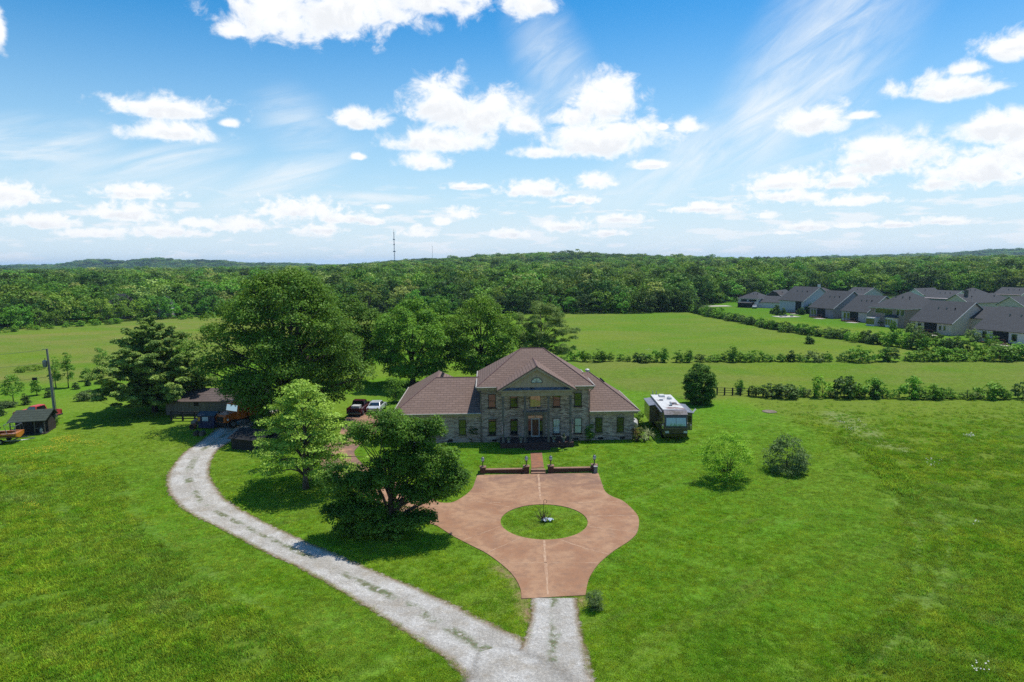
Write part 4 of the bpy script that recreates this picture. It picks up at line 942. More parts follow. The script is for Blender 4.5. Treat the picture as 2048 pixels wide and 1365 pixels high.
def bush(name, label, base, top, half, mat, seed, prof=EGG, nclump=40, per=60, rc=.5, leaf=.16, cat='bush', group=None, z0=.04, lob=.2, nl=6, **k):
    return tree(name, label, base, top, half, prof, mat, seed, nclump, per, rc, leaf, k.pop('r0', .07), cat, group, nl, z0=z0, lob=lob, ttop=.5, **k)
bush('oval_tree', 'dense dark oval tree on a short trunk behind the motorhome', (1399, 808), 725, 32, LF_SHRUB, 41, EGG, 210, 150, .60, .19, 'tree', z0=.05, lob=.06, r0=.2, surf=.75, shell=.6)
bush('lime_shrub', 'airy yellow green shrub on the lawn below the motorhome', (1455, 962), 862, 62, LF_LIME, 42, [(0, .25), (.15, .5), (.35, .9), (.6, 1), (.8, .75), (1, .3)], 150, 60, .5, .15, 'shrub', z0=.12, lob=.35, nl=50, surf=.2, shell=.15, flat=.8, fork=.3, start=.05, multi=3)
bush('lime_core', 'x', (1452, 962), 905, 24, LF_YEW, 43, EGG, 26, 80, .5, .15, 'shrub') if False else None
bush('dark_shrub', 'round dark grey green shrub on the lawn, right of the yellow green shrub', (1573, 943), 868, 45, LF_GREY, 44, [(0, .6), (.12, .95), (.35, 1), (.6, .78), (.8, .52), (1, .15)], 85, 90, .55, .15, 'shrub', lob=.22)
bush('small_shrub', 'low spiky shrub beside the bottom corner of the concrete drive', (1190, 1219), 1180, 19, LF_GREY, 45, EGG, 26, 70, .25, .12, 'shrub', aspect=.25, up=.1)
bush('garden_shrub', 'leafy shrub behind the left wing, beside the parked white car', (792, 806), 745, 24, LF_SHRUB, 46, TALLR, 40, 60, .7, .22, 'shrub')
bush('garden_shrub', 'yellow green climbing shrub against the front wall, right of the main block', (1179, 884), 848, 9, LF_MID, 47, EGG, 24, 60, .28, .13, 'shrub')
bush('garden_shrub', 'red brown shrub at the front right corner of the brick house', (1275, 882), 850, 11, leaf_mat('leaf_rust', C(110, 82, 56), C(70, 84, 46), .25), 48, EGG, 26, 60, .3, .13, 'shrub')
bush('garden_shrub', 'green bush behind the right wing corner, above the white tank', (1277, 852), 824, 13, LF_MID, 49, EGG, 26, 50, .4, .16, 'shrub')
bush('garden_shrub', 'dark climbing shrub in the corner between garage and main block', (946, 884), 846, 12, LF_YEW, 50, TALLR, 26, 60, .32, .14, 'shrub')
def yucca(label, base, sz, seed, mat, n=70):
    p = P(*base); rng = np.random.default_rng(seed); o = thing('yucca', label, 'yucca', p, 0, 'spiky yuccas'); V, Q = [], []
    for i in range(n):
        a = rng.uniform(0, 6.28); e = rng.uniform(.15, 1.4); L = sz * rng.uniform(.6, 1.1); d = Vector((math.cos(a) * math.cos(e), math.sin(a) * math.cos(e), math.sin(e))); s = Vector((-math.sin(a), math.cos(a), 0)) * .03
        b0 = Vector((0, 0, sz * .35)); m = b0 + d * L * .6; tip = m + (d + Vector((0, 0, -.7))).normalized() * L * .45
        k = len(V); V += [b0 - s, b0 + s, m + s, m - s, tip + s * .2, tip - s * .2]; Q += [(k, k + 1, k + 2, k + 3), (k + 3, k + 2, k + 4, k + 5)]
    link('leaves', np_mesh('leaves', [tuple(v) for v in V], Q, mat), o)
    MB().tube([(0, 0, -.05), (0, 0, sz * .4)], [.09, .07], 7).build('trunk', BARK, o)
YUC = leaf_mat('leaf_yucca', C(128, 140, 116), C(150, 158, 136), .2)
yucca('pale spiky yucca on the lawn between the house corner and the motorhome', (1297, 879), 1.15, 5, YUC)
yucca('pale spiky yucca in front of the red brown corner shrub', (1288, 884), .8, 6, YUC, 50)

# young trees and little conifers beyond the utility pole
LF_YOUNG = leaf_mat('leaf_young', C(78, 124, 40), C(104, 150, 54), .35)
sap = 'young trees in the left field edge'
for i, (b, t, h, lb) in enumerate([((137, 776), 704, 14, 'tallest sapling, pointed crown, second right of the utility pole'), ((112, 776), 713, 13, 'pointed sapling standing right beside the utility pole'), ((27, 807), 748, 20, 'bushy sapling nearest the left edge of the photo, left of the utility pole'),
        ((74, 791), 754, 11, 'small sapling between the leftmost sapling and the utility pole'), ((174, 762), 733, 12, 'round headed sapling between the pointed saplings and the big pine'), ((206, 752), 694, 16, 'leafy sapling touching the left side of the big pine')]):
    bush('sapling', lb, b, t, h, LF_YOUNG, 60 + i, [(0, 0), (.25, .2), (.34, .9), (.5, 1), (.7, .72), (.88, .4), (1, .08)], 34, 45, .55, .22, 'young tree', sap, z0=.28, nl=10, r0=.09, fork=.6)
con = 'little dark conifers in the left field edge'
for i, (b, t, h, lb) in enumerate([((51, 810), 786, 9, 'little dark conifer in front of the leftmost sapling'), ((97, 795), 776, 8, 'little reddish conifer just left of the utility pole foot'), ((176, 772), 752, 5, 'narrow little conifer under the round headed sapling'), ((152, 779), 764, 8, 'low little conifer right of the tallest sapling'), ((2, 832), 812, 9, 'dark conifer cut by the left edge of the photo')]):
    bush('conifer', lb, b, t, h, LF_YEW, 80 + i, CONE, 26, 40, .35, .16, 'conifer', con, z0=.03)
for i, (b, t, h, m, lb) in enumerate([((12, 815), 800, 18, LF_GREY, 'low dark bush spreading at the left edge below the sapling'), ((395, 780), 728, 18, LF_YOUNG, 'bright yellow green bush behind the red pickup cab'), ((368, 745), 676, 20, LF_YOUNG, 'green sapling showing right of the big pine top'), ((350, 782), 742, 22, LF_MID, 'wild bush between the big pine and the red pickup'), ((178, 800), 780, 22, LF_GREY, 'ragged weedy bush left of the big pine foot'),
        ((60, 742), 730, 26, LF_MID, 'low strip of bramble left of the pole across the mown path'), ((420, 770), 738, 18, LF_MID, 'wild bush behind the grey garage ridge')]):
    bush('wild_bush', lb, b, t, h, m, 100 + i, EGG, 34, 50, .5, .22, 'bush', 'wild bushes of the left field edge')

# ------------------------------------------------------------------ hedgerow bushes
protos = {}
def proto_bush(key, mat, prof, seed, wide):
    rng = np.random.default_rng(seed); cs, v, q = crown(rng, 1.0, wide, prof, 30, 26, .2, .125, .85, .55, (0, 0), .25, .03, .5, .4)
    v[:, 2] = np.maximum(v[:, 2], 0); v[:, 2] /= v[:, 2].max()
    me = np_mesh('crown', v, q, mat); mb = limbs(MB(), rng, cs, 1.0, .03, .5, (0, 0), 6); import bmesh
    st = bpy.data.meshes.new('stem'); st.from_pydata(mb.v, [], mb.f); st.materials.append(BARK); protos[key] = (me, st)
HB = [leaf_mat('hedge_bright', C(84, 128, 38), C(110, 154, 50), .35), leaf_mat('hedge_mid', C(68, 108, 34), C(92, 134, 42), .35), leaf_mat('hedge_dark', C(44, 74, 32), C(60, 90, 40), .25), leaf_mat('hedge_grey', C(84, 108, 62), C(112, 132, 84), .3)]
for k, (m, pr, wd) in enumerate([(0, EGG, .5), (1, EGG, .55), (2, CONE, .36), (3, ROUND, .5), (1, TALLR, .38), (0, ROUND, .62), (2, EGG, .5)]): proto_bush(k, HB[m], pr, 200 + k, wd)
def place_bush(p, h, wd, key, label, group, seed, name='hedge_bush'):
    o = thing(name, label, 'bush', p, random.Random(seed).uniform(0, 6.28), group, (wd, wd, h))
    a, b = protos[key]; link('crown', a, o); link('stem', b, o); return o
kindword = {0: 'bright green bush', 1: 'mid green bush', 2: 'dark pointed bush', 3: 'grey green bush', 4: 'slim green bush', 5: 'spreading light green bush', 6: 'dark round bush'}
used_lab = {}
def uniq(lab):
    used_lab[lab] = used_lab.get(lab, 0) + 1; return lab
ORD = ['first', 'second', 'third', 'fourth', 'fifth', 'sixth', 'seventh', 'eighth', 'ninth', 'tenth', 'eleventh', 'twelfth', 'thirteenth', 'fourteenth', 'fifteenth', 'sixteenth', 'seventeenth', 'eighteenth', 'nineteenth', 'twentieth']
def ordw(n):
    return ORD[n] if n < 20 else ({2: 'twenty', 3: 'thirty', 4: 'forty', 5: 'fifty', 6: 'sixty', 7: 'seventy', 8: 'eighty', 9: 'ninety'}[(n + 1) // 10] + ('-' + ORD[(n + 1) % 10 - 1] if (n + 1) % 10 else 'th')).replace('tyth', 'tieth')
UP = 'bushes of the upper fence row behind the house'; LOW = 'bushes of the lower fence row right of the house'; HG = 'bushes of the hedgerow below the housing estate'
# upper fence row: (px, base row, top row, half width, kind)
upper = [(1148, 722, 690, 12, 0), (1168, 724, 700, 8, 4), (1190, 724, 697, 14, 1), (1207, 723, 702, 10, 4), (1222, 723, 704, 6, 1), (1240, 722, 706, 8, 0), (1254, 723, 710, 7, 1), (1274, 724, 704, 10, 2), (1288, 725, 706, 13, 6), (1306, 724, 698, 12, 0), (1327, 725, 694, 10, 4),
         (1364, 725, 700, 12, 1), (1378, 725, 698, 9, 4), (1401, 724, 707, 9, 6), (1425, 724, 708, 12, 1), (1440, 723, 708, 7, 0), (1452, 724, 704, 8, 1), (1465, 725, 690, 11, 4), (1482, 724, 702, 12, 0), (1498, 724, 702, 10, 1), (1514, 723, 700, 10, 5), (1533, 724, 708, 9, 1), (1548, 723, 710, 9, 0), (1562, 724, 706, 9, 4), (1581, 724, 699, 10, 2), (1604, 724, 706, 10, 1), (1632, 724, 699, 15, 3), (1655, 723, 702, 9, 1), (1690, 723, 702, 14, 1), (1724, 724, 690, 20, 1), (1766, 723, 694, 14, 0), (1780, 723, 692, 15, 6), (1822, 722, 702, 14, 0), (1848, 722, 694, 16, 1), (1876, 722, 692, 18, 0), (1905, 722, 696, 18, 5), (1934, 722, 700, 14, 1), (1968, 722, 698, 16, 0), (2000, 720, 682, 26, 1), (2035, 720, 684, 22, 0)]
for i, (x, b, t, h, k) in enumerate(upper):
    p, H, R = measure((x, b), t, h); place_bush(p, H, R * 2.15, k, f'{kindword[k]}, {ordw(i)} from the pine along the upper fence row', UP, i)
lower = [(1479, 788, 757, 9, 4), (1507, 793, 770, 10, 6), (1543, 795, 765, 18, 6), (1572, 795, 767, 24, 6), (1596, 793, 770, 10, 1), (1612, 794, 774, 9, 3), (1644, 795, 748, 18, 0), (1688, 796, 749, 20, 6), (1703, 796, 752, 16, 1), (1740, 796, 752, 20, 0), (1750, 797, 765, 14, 2), (1776, 796, 770, 14, 1), (1818, 797, 748, 18, 0), (1850, 797, 766, 22, 1), (1872, 798, 766, 16, 0), (1893, 798, 775, 12, 1), (1935, 798, 780, 13, 1), (1976, 798, 762, 20, 0), (1990, 798, 766, 12, 1), (2012, 799, 778, 10, 4), (2046, 799, 762, 14, 6), (1665, 796, 778, 10, 3), (1718, 796, 776, 10, 3), (1910, 798, 784, 8, 0), (1955, 798, 782, 8, 3)]
lower.sort()
for i, (x, b, t, h, k) in enumerate(lower):
    p, H, R = measure((x, b), t, h); place_bush(p, H, R * 2.15, k, f'{kindword[k]}, {ordw(i)} from the left along the lower fence row', LOW, 50 + i)
rg = random.Random(77)
hline = smooth_line([P(*c) for c in [(1374, 622), (1420, 634), (1480, 645), (1540, 658), (1600, 668), (1660, 676), (1740, 688), (1800, 695), (1870, 704), (1930, 710), (2000, 715), (2090, 722)]], 8)
ln = [0]
for a, b in zip(hline, hline[1:]): ln.append(ln[-1] + (b - a).length)
hs_ = []; s = 0
while s < ln[-1]:
    k = np.searchsorted(ln, s); k = min(max(k, 1), len(hline) - 1); f = (s - ln[k - 1]) / (ln[k] - ln[k - 1]); hs_.append(hline[k - 1].lerp(hline[k], f)); s += rg.uniform(1.7, 2.6)
hs_.sort(key=lambda p: p.x / p.y)
for i, p in enumerate(hs_):
    fr_ = i / len(hs_)
    for row in range(2 if (i % 2 == 0) else 1):
        k = rg.choice([0, 0, 1, 1, 5, 0, 6, 2, 3, 4] if fr_ < .3 or fr_ > .75 else [0, 1, 1, 6, 3, 4, 2, 6, 5, 0])
        H = rg.uniform(2.2, 3.6) * (1.25 if fr_ < .25 else 1.0) * (1.25 if fr_ > .8 else 1)
        if fr_ < .75 and fr_ > .3: H *= .85
        q = Vector((p.x + rg.uniform(-.8, .8) + (1.6 if row else 0), p.y + rg.uniform(-.8, .8) + (.7 if row else 0), p.z))
        place_bush(q, H, rg.uniform(2.2, 3.4), k, f'{kindword[k]}, {ordw(i)} from the left in the hedgerow' + (', behind its neighbours' if row else ' facing the field'), HG, 300 + i)
place_bush(P(1619, 688), zat(P(1619, 688), 668), 2.9, 2, 'single dark little tree alone in the far right field', None, 9, 'field_tree')

# black rail fence by the lower row, and wire fence posts along the upper row
FENCE = M('fence_black', C(34, 34, 32), C(22, 22, 22), 4, .7)
def rail_fence(name, label, pts, h, mat, rails, pw=.06, extra=0.0):
    ps = [P(*p) for p in pts]; o = thing(name, label, 'fence', ps[0]); rel = [p - ps[0] for p in ps]
    for r in rel: MB().box(r.x - pw, r.x + pw, r.y - pw, r.y + pw, r.z - .2, r.z + h).build('post', mat, o)
    for zz in rails:
        mb = MB()
        mb.tube([(r.x, r.y - pw - .02, r.z + h * zz) for r in rel], .03 + extra, 4); mb.build('rail', mat, o)
    return o
rail_fence('rail_fence', 'black post and rail fence running right from the dark oval tree', [(1434, 790), (1449, 790.5), (1465, 791), (1481, 791.5), (1497, 792), (1512, 792.5), (1526, 793), (1545, 794)], 1.15, FENCE, (.35, .65, .95), pw=.09, extra=.015)
rail_fence('wire_fence', 'thin wire fence with dark posts through the upper bush row', [(x, 723.5) for x in range(1150, 1900, 30)], 1.2, M('weathered_post', C(92, 84, 72), C(70, 64, 56), 4, .85), (.5, .95), pw=.05, extra=-.018)
rail_fence('wire_fence', 'thin wire fence with dark posts through the lower bush row', [(x, 795.5) for x in range(1560, 2060, 34)], 1.15, M('weathered_post_dark', C(72, 66, 58), C(50, 46, 42), 4, .85), (.5, .95), pw=.05, extra=-.018)

# ------------------------------------------------------------------ vehicles
TYRE = M('tyre_rubber', C(34, 34, 34), C(24, 24, 24), 6, .85)
RIM = M('wheel_rim', C(190, 192, 194), C(150, 152, 156), 5, .3, metal=.7)
WINDOW = glass('car_glass', C(34, 40, 44), .16)
CHROME = M('chrome', C(200, 202, 204), C(160, 162, 166), 4, .2, metal=.9)
REDLAMP = M('tail_lamp', C(170, 26, 22), C(130, 18, 16), 6, .3)
CLEARLAMP = M('head_lamp', C(220, 224, 224), C(190, 196, 198), 6, .2)
def wheel(o, x, y, r, w=.24, side=1):
    MBt = MB(); MBt.cyl((x, r), r, 'y', y - w / 2, y + w / 2, 18); t = MBt.build('wheel', TYRE, o)
    MB().cyl((x, r), r * .6, 'y', *(sorted((y + side * (w / 2 + .004), y + side * (w / 2 + .03)))), n=14).build('rim', RIM, t)
def arch(cx, r, z0, n=8): return [(cx + r * math.cos(math.pi * (1 - k / n)), z0 + r * math.sin(math.pi * (1 - k / n))) for k in range(n + 1)]
def greenhouse(o, paint, a, b, zb, zt):
    """cab: a = (x0,x1,half width) at the belt, b at the roof"""
    (x0, x1, w), (X0, X1, Wd) = a, b
    MB().frus((x0, x1, -w, w, zb), (X0, X1, -Wd, Wd, zt)).build('cab', paint, o, bevel=.05)
    def pt(fx, side, t):
        xa = x0 + (x1 - x0) * fx; xb = X0 + (X1 - X0) * fx; return (xa + (xb - xa) * t, side * ((w + (Wd - w) * t) + .012), zb + (zt - zb) * t)
    for s in (-1, 1):
        for f0, f1 in ((.06, .48), (.53, .9)): MB().face(pt(f0, s, .12), pt(f1, s, .12), pt(f1, s, .85), pt(f0, s, .85)).build('side_window', WINDOW, o)
    e = .012
    MB().face((x1 - .1 * (x1 - X1) + e, -w * .9, zb + .1 * (zt - zb)), (x1 - .1 * (x1 - X1) + e, w * .9, zb + .1 * (zt - zb)), (x1 - .88 * (x1 - X1) + e, Wd * .9, zb + .88 * (zt - zb)), (x1 - .88 * (x1 - X1) + e, -Wd * .9, zb + .88 * (zt - zb))).build('windscreen', WINDOW, o)
    MB().face((x0 - .14 * (x0 - X0) - e, -w * .85, zb + .14 * (zt - zb)), (x0 - .14 * (x0 - X0) - e, w * .85, zb + .14 * (zt - zb)), (x0 - .85 * (x0 - X0) - e, Wd * .85, zb + .85 * (zt - zb)), (x0 - .85 * (x0 - X0) - e, -Wd * .85, zb + .85 * (zt - zb))).build('rear_window', WINDOW, o)
def lamps(o, xf, xr, y, zf, zr):
    for s in (-1, 1):
        MB().box(xf, xf + .03, s * y - .14, s * y + .14, zf - .09, zf + .09).build('headlight', CLEARLAMP, o)
        MB().box(xr - .03, xr, s * y - .08, s * y + .08, zr - .16, zr + .16).build('tail_light', REDLAMP, o)
def pickup(label, loc, rot, paint, cargo=None):
    o = thing('pickup_truck', label, 'pickup', loc, rot); R = .4
    prof = [(-.7, .45), (-.7, 1.18), (1.0, 1.2), (2.55, 1.1), (2.8, .95), (2.8, .5), (2.25, .45)] + arch(1.78, .47, .45)[::-1][1:-1] + [(1.31, .45)]
    MB().prism(prof, 'y', -.97, .97).build('body', paint, o, bevel=.04)
    bed = MB(); side = [(-2.8, .5), (-2.8, 1.2), (-.71, 1.2), (-.71, .45), (-1.3, .45)] + arch(-1.75, .45, .45)[::-1][1:-1] + [(-2.2, .45)]
    bed.prism(side, 'y', -.97, -.88); bed.prism(side, 'y', .88, .97); bed.box(-2.8, -.71, -.879, .879, .62, .70); bed.box(-2.8, -2.72, -.879, .879, .701, 1.18)
    bed.build('bed', paint, o)
    greenhouse(o, paint, (-.68, 1.05, .93), (-.5, .42, .76), 1.19, 1.84)
    for x in (1.78, -1.75):
        for s in (-1, 1): wheel(o, x, s * .86, R, .26, s)
    MB().box(2.801, 2.92, -.95, .95, .42, .66).build('front_bumper', CHROME, o, bevel=.03); MB().box(-2.95, -2.81, -.95, .95, .45, .65).build('rear_bumper', CHROME, o, bevel=.03)
    MB().box(2.79, 2.83, -.5, .5, .72, 1.0).build('grille', DARK, o)
    lamps(o, 2.79, -2.79, .84, .88, .92)
    for s in (-1, 1): MB().box(.75, .9, s * 1.05 - .1, s * 1.05 + .1, 1.2, 1.42).build('mirror', paint, o)
    if cargo: MB().box(-2.3, -1.2, -.6, .5, .71, 1.42).build('bed_box', WHITEF, o, bevel=.05)
    return o
def sedan(label, loc, rot, paint):
    o = thing('sedan', label, 'car', loc, rot)
    prof = [(-2.35, .4), (-2.4, .85), (-1.75, 1.0), (1.0, .98), (2.1, .82), (2.35, .65), (2.3, .35), (1.85, .33)] + arch(1.42, .38, .33)[::-1][1:-1] + [(1.0, .33), (-1.0, .33)] + arch(-1.4, .38, .33)[::-1][1:-1] + [(-1.8, .33)]
    MB().prism(prof, 'y', -.9, .9).build('body', paint, o, bevel=.07)
    greenhouse(o, paint, (-1.7, 1.05, .84), (-1.0, .3, .66), .97, 1.45)
    for x in (1.42, -1.4):
        for s in (-1, 1): wheel(o, x, s * .8, .33, .22, s)
    lamps(o, 2.28, -2.36, .66, .68, .78); MB().box(-2.46, -2.40, -.28, .28, .5, .66).build('plate', WHITEF, o)
    return o
MAROON = M('paint_maroon', C(96, 26, 32), C(80, 20, 26), 1, .3, coat=.6)
RED = M('paint_red', C(206, 44, 44), C(188, 36, 38), 1, .35, coat=.5)
CORAL = M('paint_faded_red', C(222, 92, 86), C(206, 66, 62), 1.2, .5)
WHITEP = M('paint_white', C(214, 218, 220), C(200, 204, 208), 1, .3, coat=.6)
pickup('maroon pickup with a white box in its bed, beside the white sedan', P(720, 826), rad(86), MAROON, True)
sedan('white sedan seen from behind beside the maroon pickup', P(754, 822), rad(88), WHITEP)
pickup('bright red pickup showing above the ridge of the grey garage', P(400, 800), rad(-8), RED)
pickup('faded red pickup with an open bed behind the dark shed, left of the utility pole', P(76, 838), rad(172), CORAL)

# dump truck under the largest tree
ORANGE = M('paint_orange', C(226, 122, 34), C(204, 102, 26), 1.2, .45)
TRK = thing('dump_truck', 'orange dump truck parked on the gravel lane under the largest tree', 'truck', P(490, 846), rad(-118))
MB().box(-3.6, 3.4, -.45, .45, .6, .95).build('chassis', DARK, TRK)
MB().prism([(2.0, .96), (2.0, 1.9), (3.55, 1.75), (3.7, 1.5), (3.7, .75), (3.2, .7), (2.6, .96)], 'y', -.85, .85).build('hood', ORANGE, TRK, bevel=.06)
MB().frus((.55, 2.0, -1.15, 1.15, .97), (.65, 1.75, -1.08, 1.08, 2.85)).build('truck_cab', ORANGE, TRK, bevel=.06)
MB().face((1.97, -.98, 1.95), (1.97, .98, 1.95), (1.80, .95, 2.7), (1.80, -.95, 2.7)).build('windscreen', glass('truck_glass', C(120, 140, 160), .6), TRK)
for s in (-1, 1): MB().face((.85, s * 1.145, 1.95), (1.6, s * 1.145, 1.95), (1.5, s * 1.11, 2.65), (.85, s * 1.11, 2.65)).build('side_window', WINDOW, TRK)
bd = MB(); bd.prism([(-3.9, 1.25), (.3, 1.1), (.3, 2.5), (-3.6, 2.35)], 'y', -1.25, -1.17); bd.prism([(-3.9, 1.25), (.3, 1.1), (.3, 2.5), (-3.6, 2.35)], 'y', 1.17, 1.25); bd.box(.22, .3, -1.169, 1.169, 1.1, 2.5); bd.prism([(-3.9, 1.2), (.2, 1.05), (.2, 1.15), (-3.9, 1.3)], 'y', -1.16, 1.16); bd.box(.31, 1.2, -1.2, 1.2, 2.95, 3.03)
for k in range(6): bd.box(-3.4 + k * .65, -3.3 + k * .65, -1.32, -1.251, 1.3, 2.36); bd.box(-3.4 + k * .65, -3.3 + k * .65, 1.251, 1.32, 1.3, 2.36)
bd.build('dump_bed', ORANGE, TRK)
MB().box(3.55, 3.85, -1.15, 1.15, .45, .85).build('front_bumper', DARK, TRK, bevel=.04); MB().box(3.701, 3.74, -.6, .6, .9, 1.55).build('grille', DARK, TRK)
for x, ys in ((2.7, (.95,)), (-1.6, (.98, .68)), (-2.8, (.98, .68))):
    for s in (-1, 1):
        for y in ys: wheel(TRK, x, s * y, .52, .28, s)
for s in (-1, 1): MB().cyl((s * .98, 1.2), .14, 'x', 3.3, 3.42, 12).build('headlight', CLEARLAMP, TRK)

# motorhome
RVTAN = M('motorhome_side', C(120, 108, 84), C(92, 80, 62), .9, .35, coat=.5, wear=(C(60, 50, 40), .6, .58))
RVROOF = M('motorhome_roof', C(228, 228, 226), C(214, 214, 212), 2, .6, wear=(C(140, 110, 104), .55, .56))
RVDARK = M('motorhome_dark', C(26, 24, 26), C(16, 16, 18), 2, .25, coat=.5)
GREYTOP = M('slide_topper', C(138, 142, 154), C(120, 124, 138), 2, .55, wear=(C(96, 100, 112), 1.5, .6))
PEEL = M('peeling_brow', C(112, 108, 120), C(84, 80, 90), 1.6, .6, wear=(C(26, 24, 28), 1.3, .50))
rvp = (P(1329, 884) + P(1375, 884)) / 2
RV = thing('motorhome', 'large tan and dark motorhome with white roof and open slides, right of the house', 'motorhome', rvp, rad(-2.5))
# local frame: front face at y = 0 looking to -y, length backwards
Lr = 10.3
MB().prism([(0, 1.0), (.05, 1.75), (.35, 3.1), (.7, 3.32), (Lr, 3.32), (Lr, .5), (.2, .5)], 'x', -1.28, 1.28).build('body', RVTAN, RV, bevel=.05)
MB().slab([(-1.26, 1.35, 3.38), (1.26, 1.35, 3.38), (1.26, Lr - .05, 3.38), (-1.26, Lr - .05, 3.38)], .055).build('roof', RVROOF, RV)
MB().slab([(-1.3, .20, 3.04), (1.3, .20, 3.04), (1.29, .75, 3.41), (-1.29, .75, 3.41)], .05).slab([(-1.29, .752, 3.41), (1.29, .752, 3.41), (1.28, 1.345, 3.40), (-1.28, 1.345, 3.40)], .05).build('brow', PEEL, RV)
MB().add([(-1.24, .005, 1.6), (1.24, .005, 1.6), (1.2, .27, 2.95), (-1.2, .27, 2.95), (-1.24, .06, 1.6), (1.24, .06, 1.6), (1.2, .32, 2.95), (-1.2, .32, 2.95)], [(0, 1, 2, 3), (4, 7, 6, 5), (0, 4, 5, 1), (3, 2, 6, 7), (0, 3, 7, 4), (1, 5, 6, 2)]).build('front_cap', RVDARK, RV)
wsg = glass('curtained_windscreen', C(140, 176, 168), .18, tint2=C(96, 140, 132))
MB().face((-1.1, .015, 1.78), (-.02, .015, 1.78), (-.02, .20, 2.68), (-1.08, .20, 2.68)).face((.02, .015, 1.78), (1.1, .015, 1.78), (1.08, .20, 2.68), (.02, .20, 2.68)).build('windscreen', wsg, RV)
MB().box(-1.25, 1.25, -.03, .12, .62, .98).build('front_bumper', RVDARK, RV, bevel=.04); MB().box(-1.22, 1.22, -.035, -.003, 1.02, 1.42).build('nose_panel', M('motorhome_gold', C(96, 84, 54), C(70, 60, 40), 1.5, .4), RV)
for s in (-1, 1):
    MB().box(s * 1.02 - .2, s * 1.02 + .2, -.06, -.036, 1.0, 1.24).build('headlight', CLEARLAMP, RV)
    mr = MB(); mr.box(s * 1.55 - .1, s * 1.55 + .1, -.32, -.14, 1.55, 2.0); mro = mr.build('mirror', CHROME, RV, bevel=.03); MB().tube([(s * 1.27, .15, 2.1), (s * 1.55, -.2, 2.0)], .03, 5).build('mirror_arm', RVDARK, mro)
    for y in (2.0, 7.8, 9.0): wheel_o = MB().cyl((y, .5), .5, 'x', *sorted((s * 1.0, s * 1.285)), n=16).build('wheel', TYRE, RV)
# slides: left rear, right front
MB().box(-2.1, -1.285, 5.6, 9.7, .95, 3.02).build('slide_out', RVTAN, RV, bevel=.03); MB().slab([(-2.2, 5.4, 3.0), (-1.285, 5.4, 3.12), (-1.285, 9.8, 3.12), (-2.2, 9.8, 3.0)], .06).build('slide_topper', GREYTOP, RV)
rs_ = MB().box(1.285, 2.1, 1.5, 6.2, .95, 3.02).build('slide_out', RVTAN, RV, bevel=.03); MB().slab([(1.285, 1.35, 3.1), (2.25, 1.35, 2.98), (2.25, 6.3, 2.98), (1.285, 6.3, 3.1)], .06).build('slide_topper', GREYTOP, RV)
MB().box(1.45, 1.95, 1.47, 1.495, 1.9, 2.6).build('slide_window', RVDARK, rs_)
MB().face((2.25, 2.2, 3.0), (2.25, 1.6, 3.0), (2.55, 1.6, 3.35), (2.55, 2.2, 3.35)).build('awning_arm', WHITEF, RV)
for y0, y1, zz in ((1.6, 3.0, 1.6), (3.6, 4.9, 1.7)): MB().box(-1.30, -1.283, y0, y1, zz, zz + .85).build('side_window', RVDARK, RV)
MB().box(-1.31, -1.284, .6, 5.9, 1.0, 1.28).build('side_stripe', RVDARK, RV); aw_ = MB(); aw_.tube([(-1.42, 1.2, 3.08), (-1.42, 6.0, 3.08)], .1, 8); aw_.build('awning_roll', GREYTOP, RV)
for x, y, nm in ((-.1, 9.0, 'air_unit'), (.5, 4.6, 'air_unit')): MB().frus((x - .38, x + .38, y - .5, y + .5, 3.385), (x - .3, x + .3, y - .4, y + .42, 3.62)).build(nm, RVROOF, RV, bevel=.04)
MB().lathe([(.3, 0), (.3, .2), (.16, .34), (.02, .36)], .55, 7.4, 12, 3.385).build('satellite_dome', RVROOF, RV); MB().box(-.75, -.35, 6.4, 6.8, 3.385, 3.5).build('roof_hatch', GREYTOP, RV); MB().box(-.2, .15, 3.3, 3.65, 3.385, 3.48).build('roof_hatch', RVDARK, RV)
rdr = MB()
for x in (-1.0, -.55): rdr.tube([(x, Lr + .06, 1.2), (x, Lr + .1, 3.4), (x, Lr + .02, 3.85), (x, Lr - .25, 3.85), (x, Lr - .4, 3.42)], .025, 5)
for k in range(8): rdr.tube([(-1.0, Lr + .08, 1.4 + k * .28), (-.55, Lr + .08, 1.4 + k * .28)], .02, 5)
rdr.build('ladder', CHROME, RV)

# boat on a trailer at the left edge
BOATO = M('boat_orange', C(226, 138, 48), C(206, 116, 40), 1.3, .35, coat=.5); BOATB = M('boat_brown', C(110, 62, 40), C(84, 46, 32), 1.3, .4)
bt = thing('boat', 'orange and brown boat with a metal frame on its trailer, cut by the left edge', 'boat', P(2, 886), rad(12))
def hull(zs, ws, x0=-3.2, x1=2.0): 
    pl = []
    return pl
hb = MB(); secs = []
for x, w_, zk, zt in [(-3.2, .02, 1.0, 1.32), (-2.6, .5, .78, 1.26), (-1.6, .92, .6, 1.18), (0, 1.05, .52, 1.12), (1.6, 1.05, .5, 1.1), (2.05, .95, .55, 1.08)]:
    secs.append([(x, -w_, zt), (x, -w_ * .92, (zk + zt) / 2), (x, 0, zk), (x, w_ * .92, (zk + zt) / 2), (x, w_, zt)])
for a, b in zip(secs, secs[1:]): 
    for i in range(4): hb.face(a[i], a[i + 1], b[i + 1], b[i])
hb.face(*secs[-1]); hb.build('hull', BOATO, bt)
MB().prism([(-3.1, 1.33), (-.6, 1.20), (-.6, 1.24), (-3.1, 1.36)], 'y', -.02, .02).build('bow_trim', CHROME, bt)
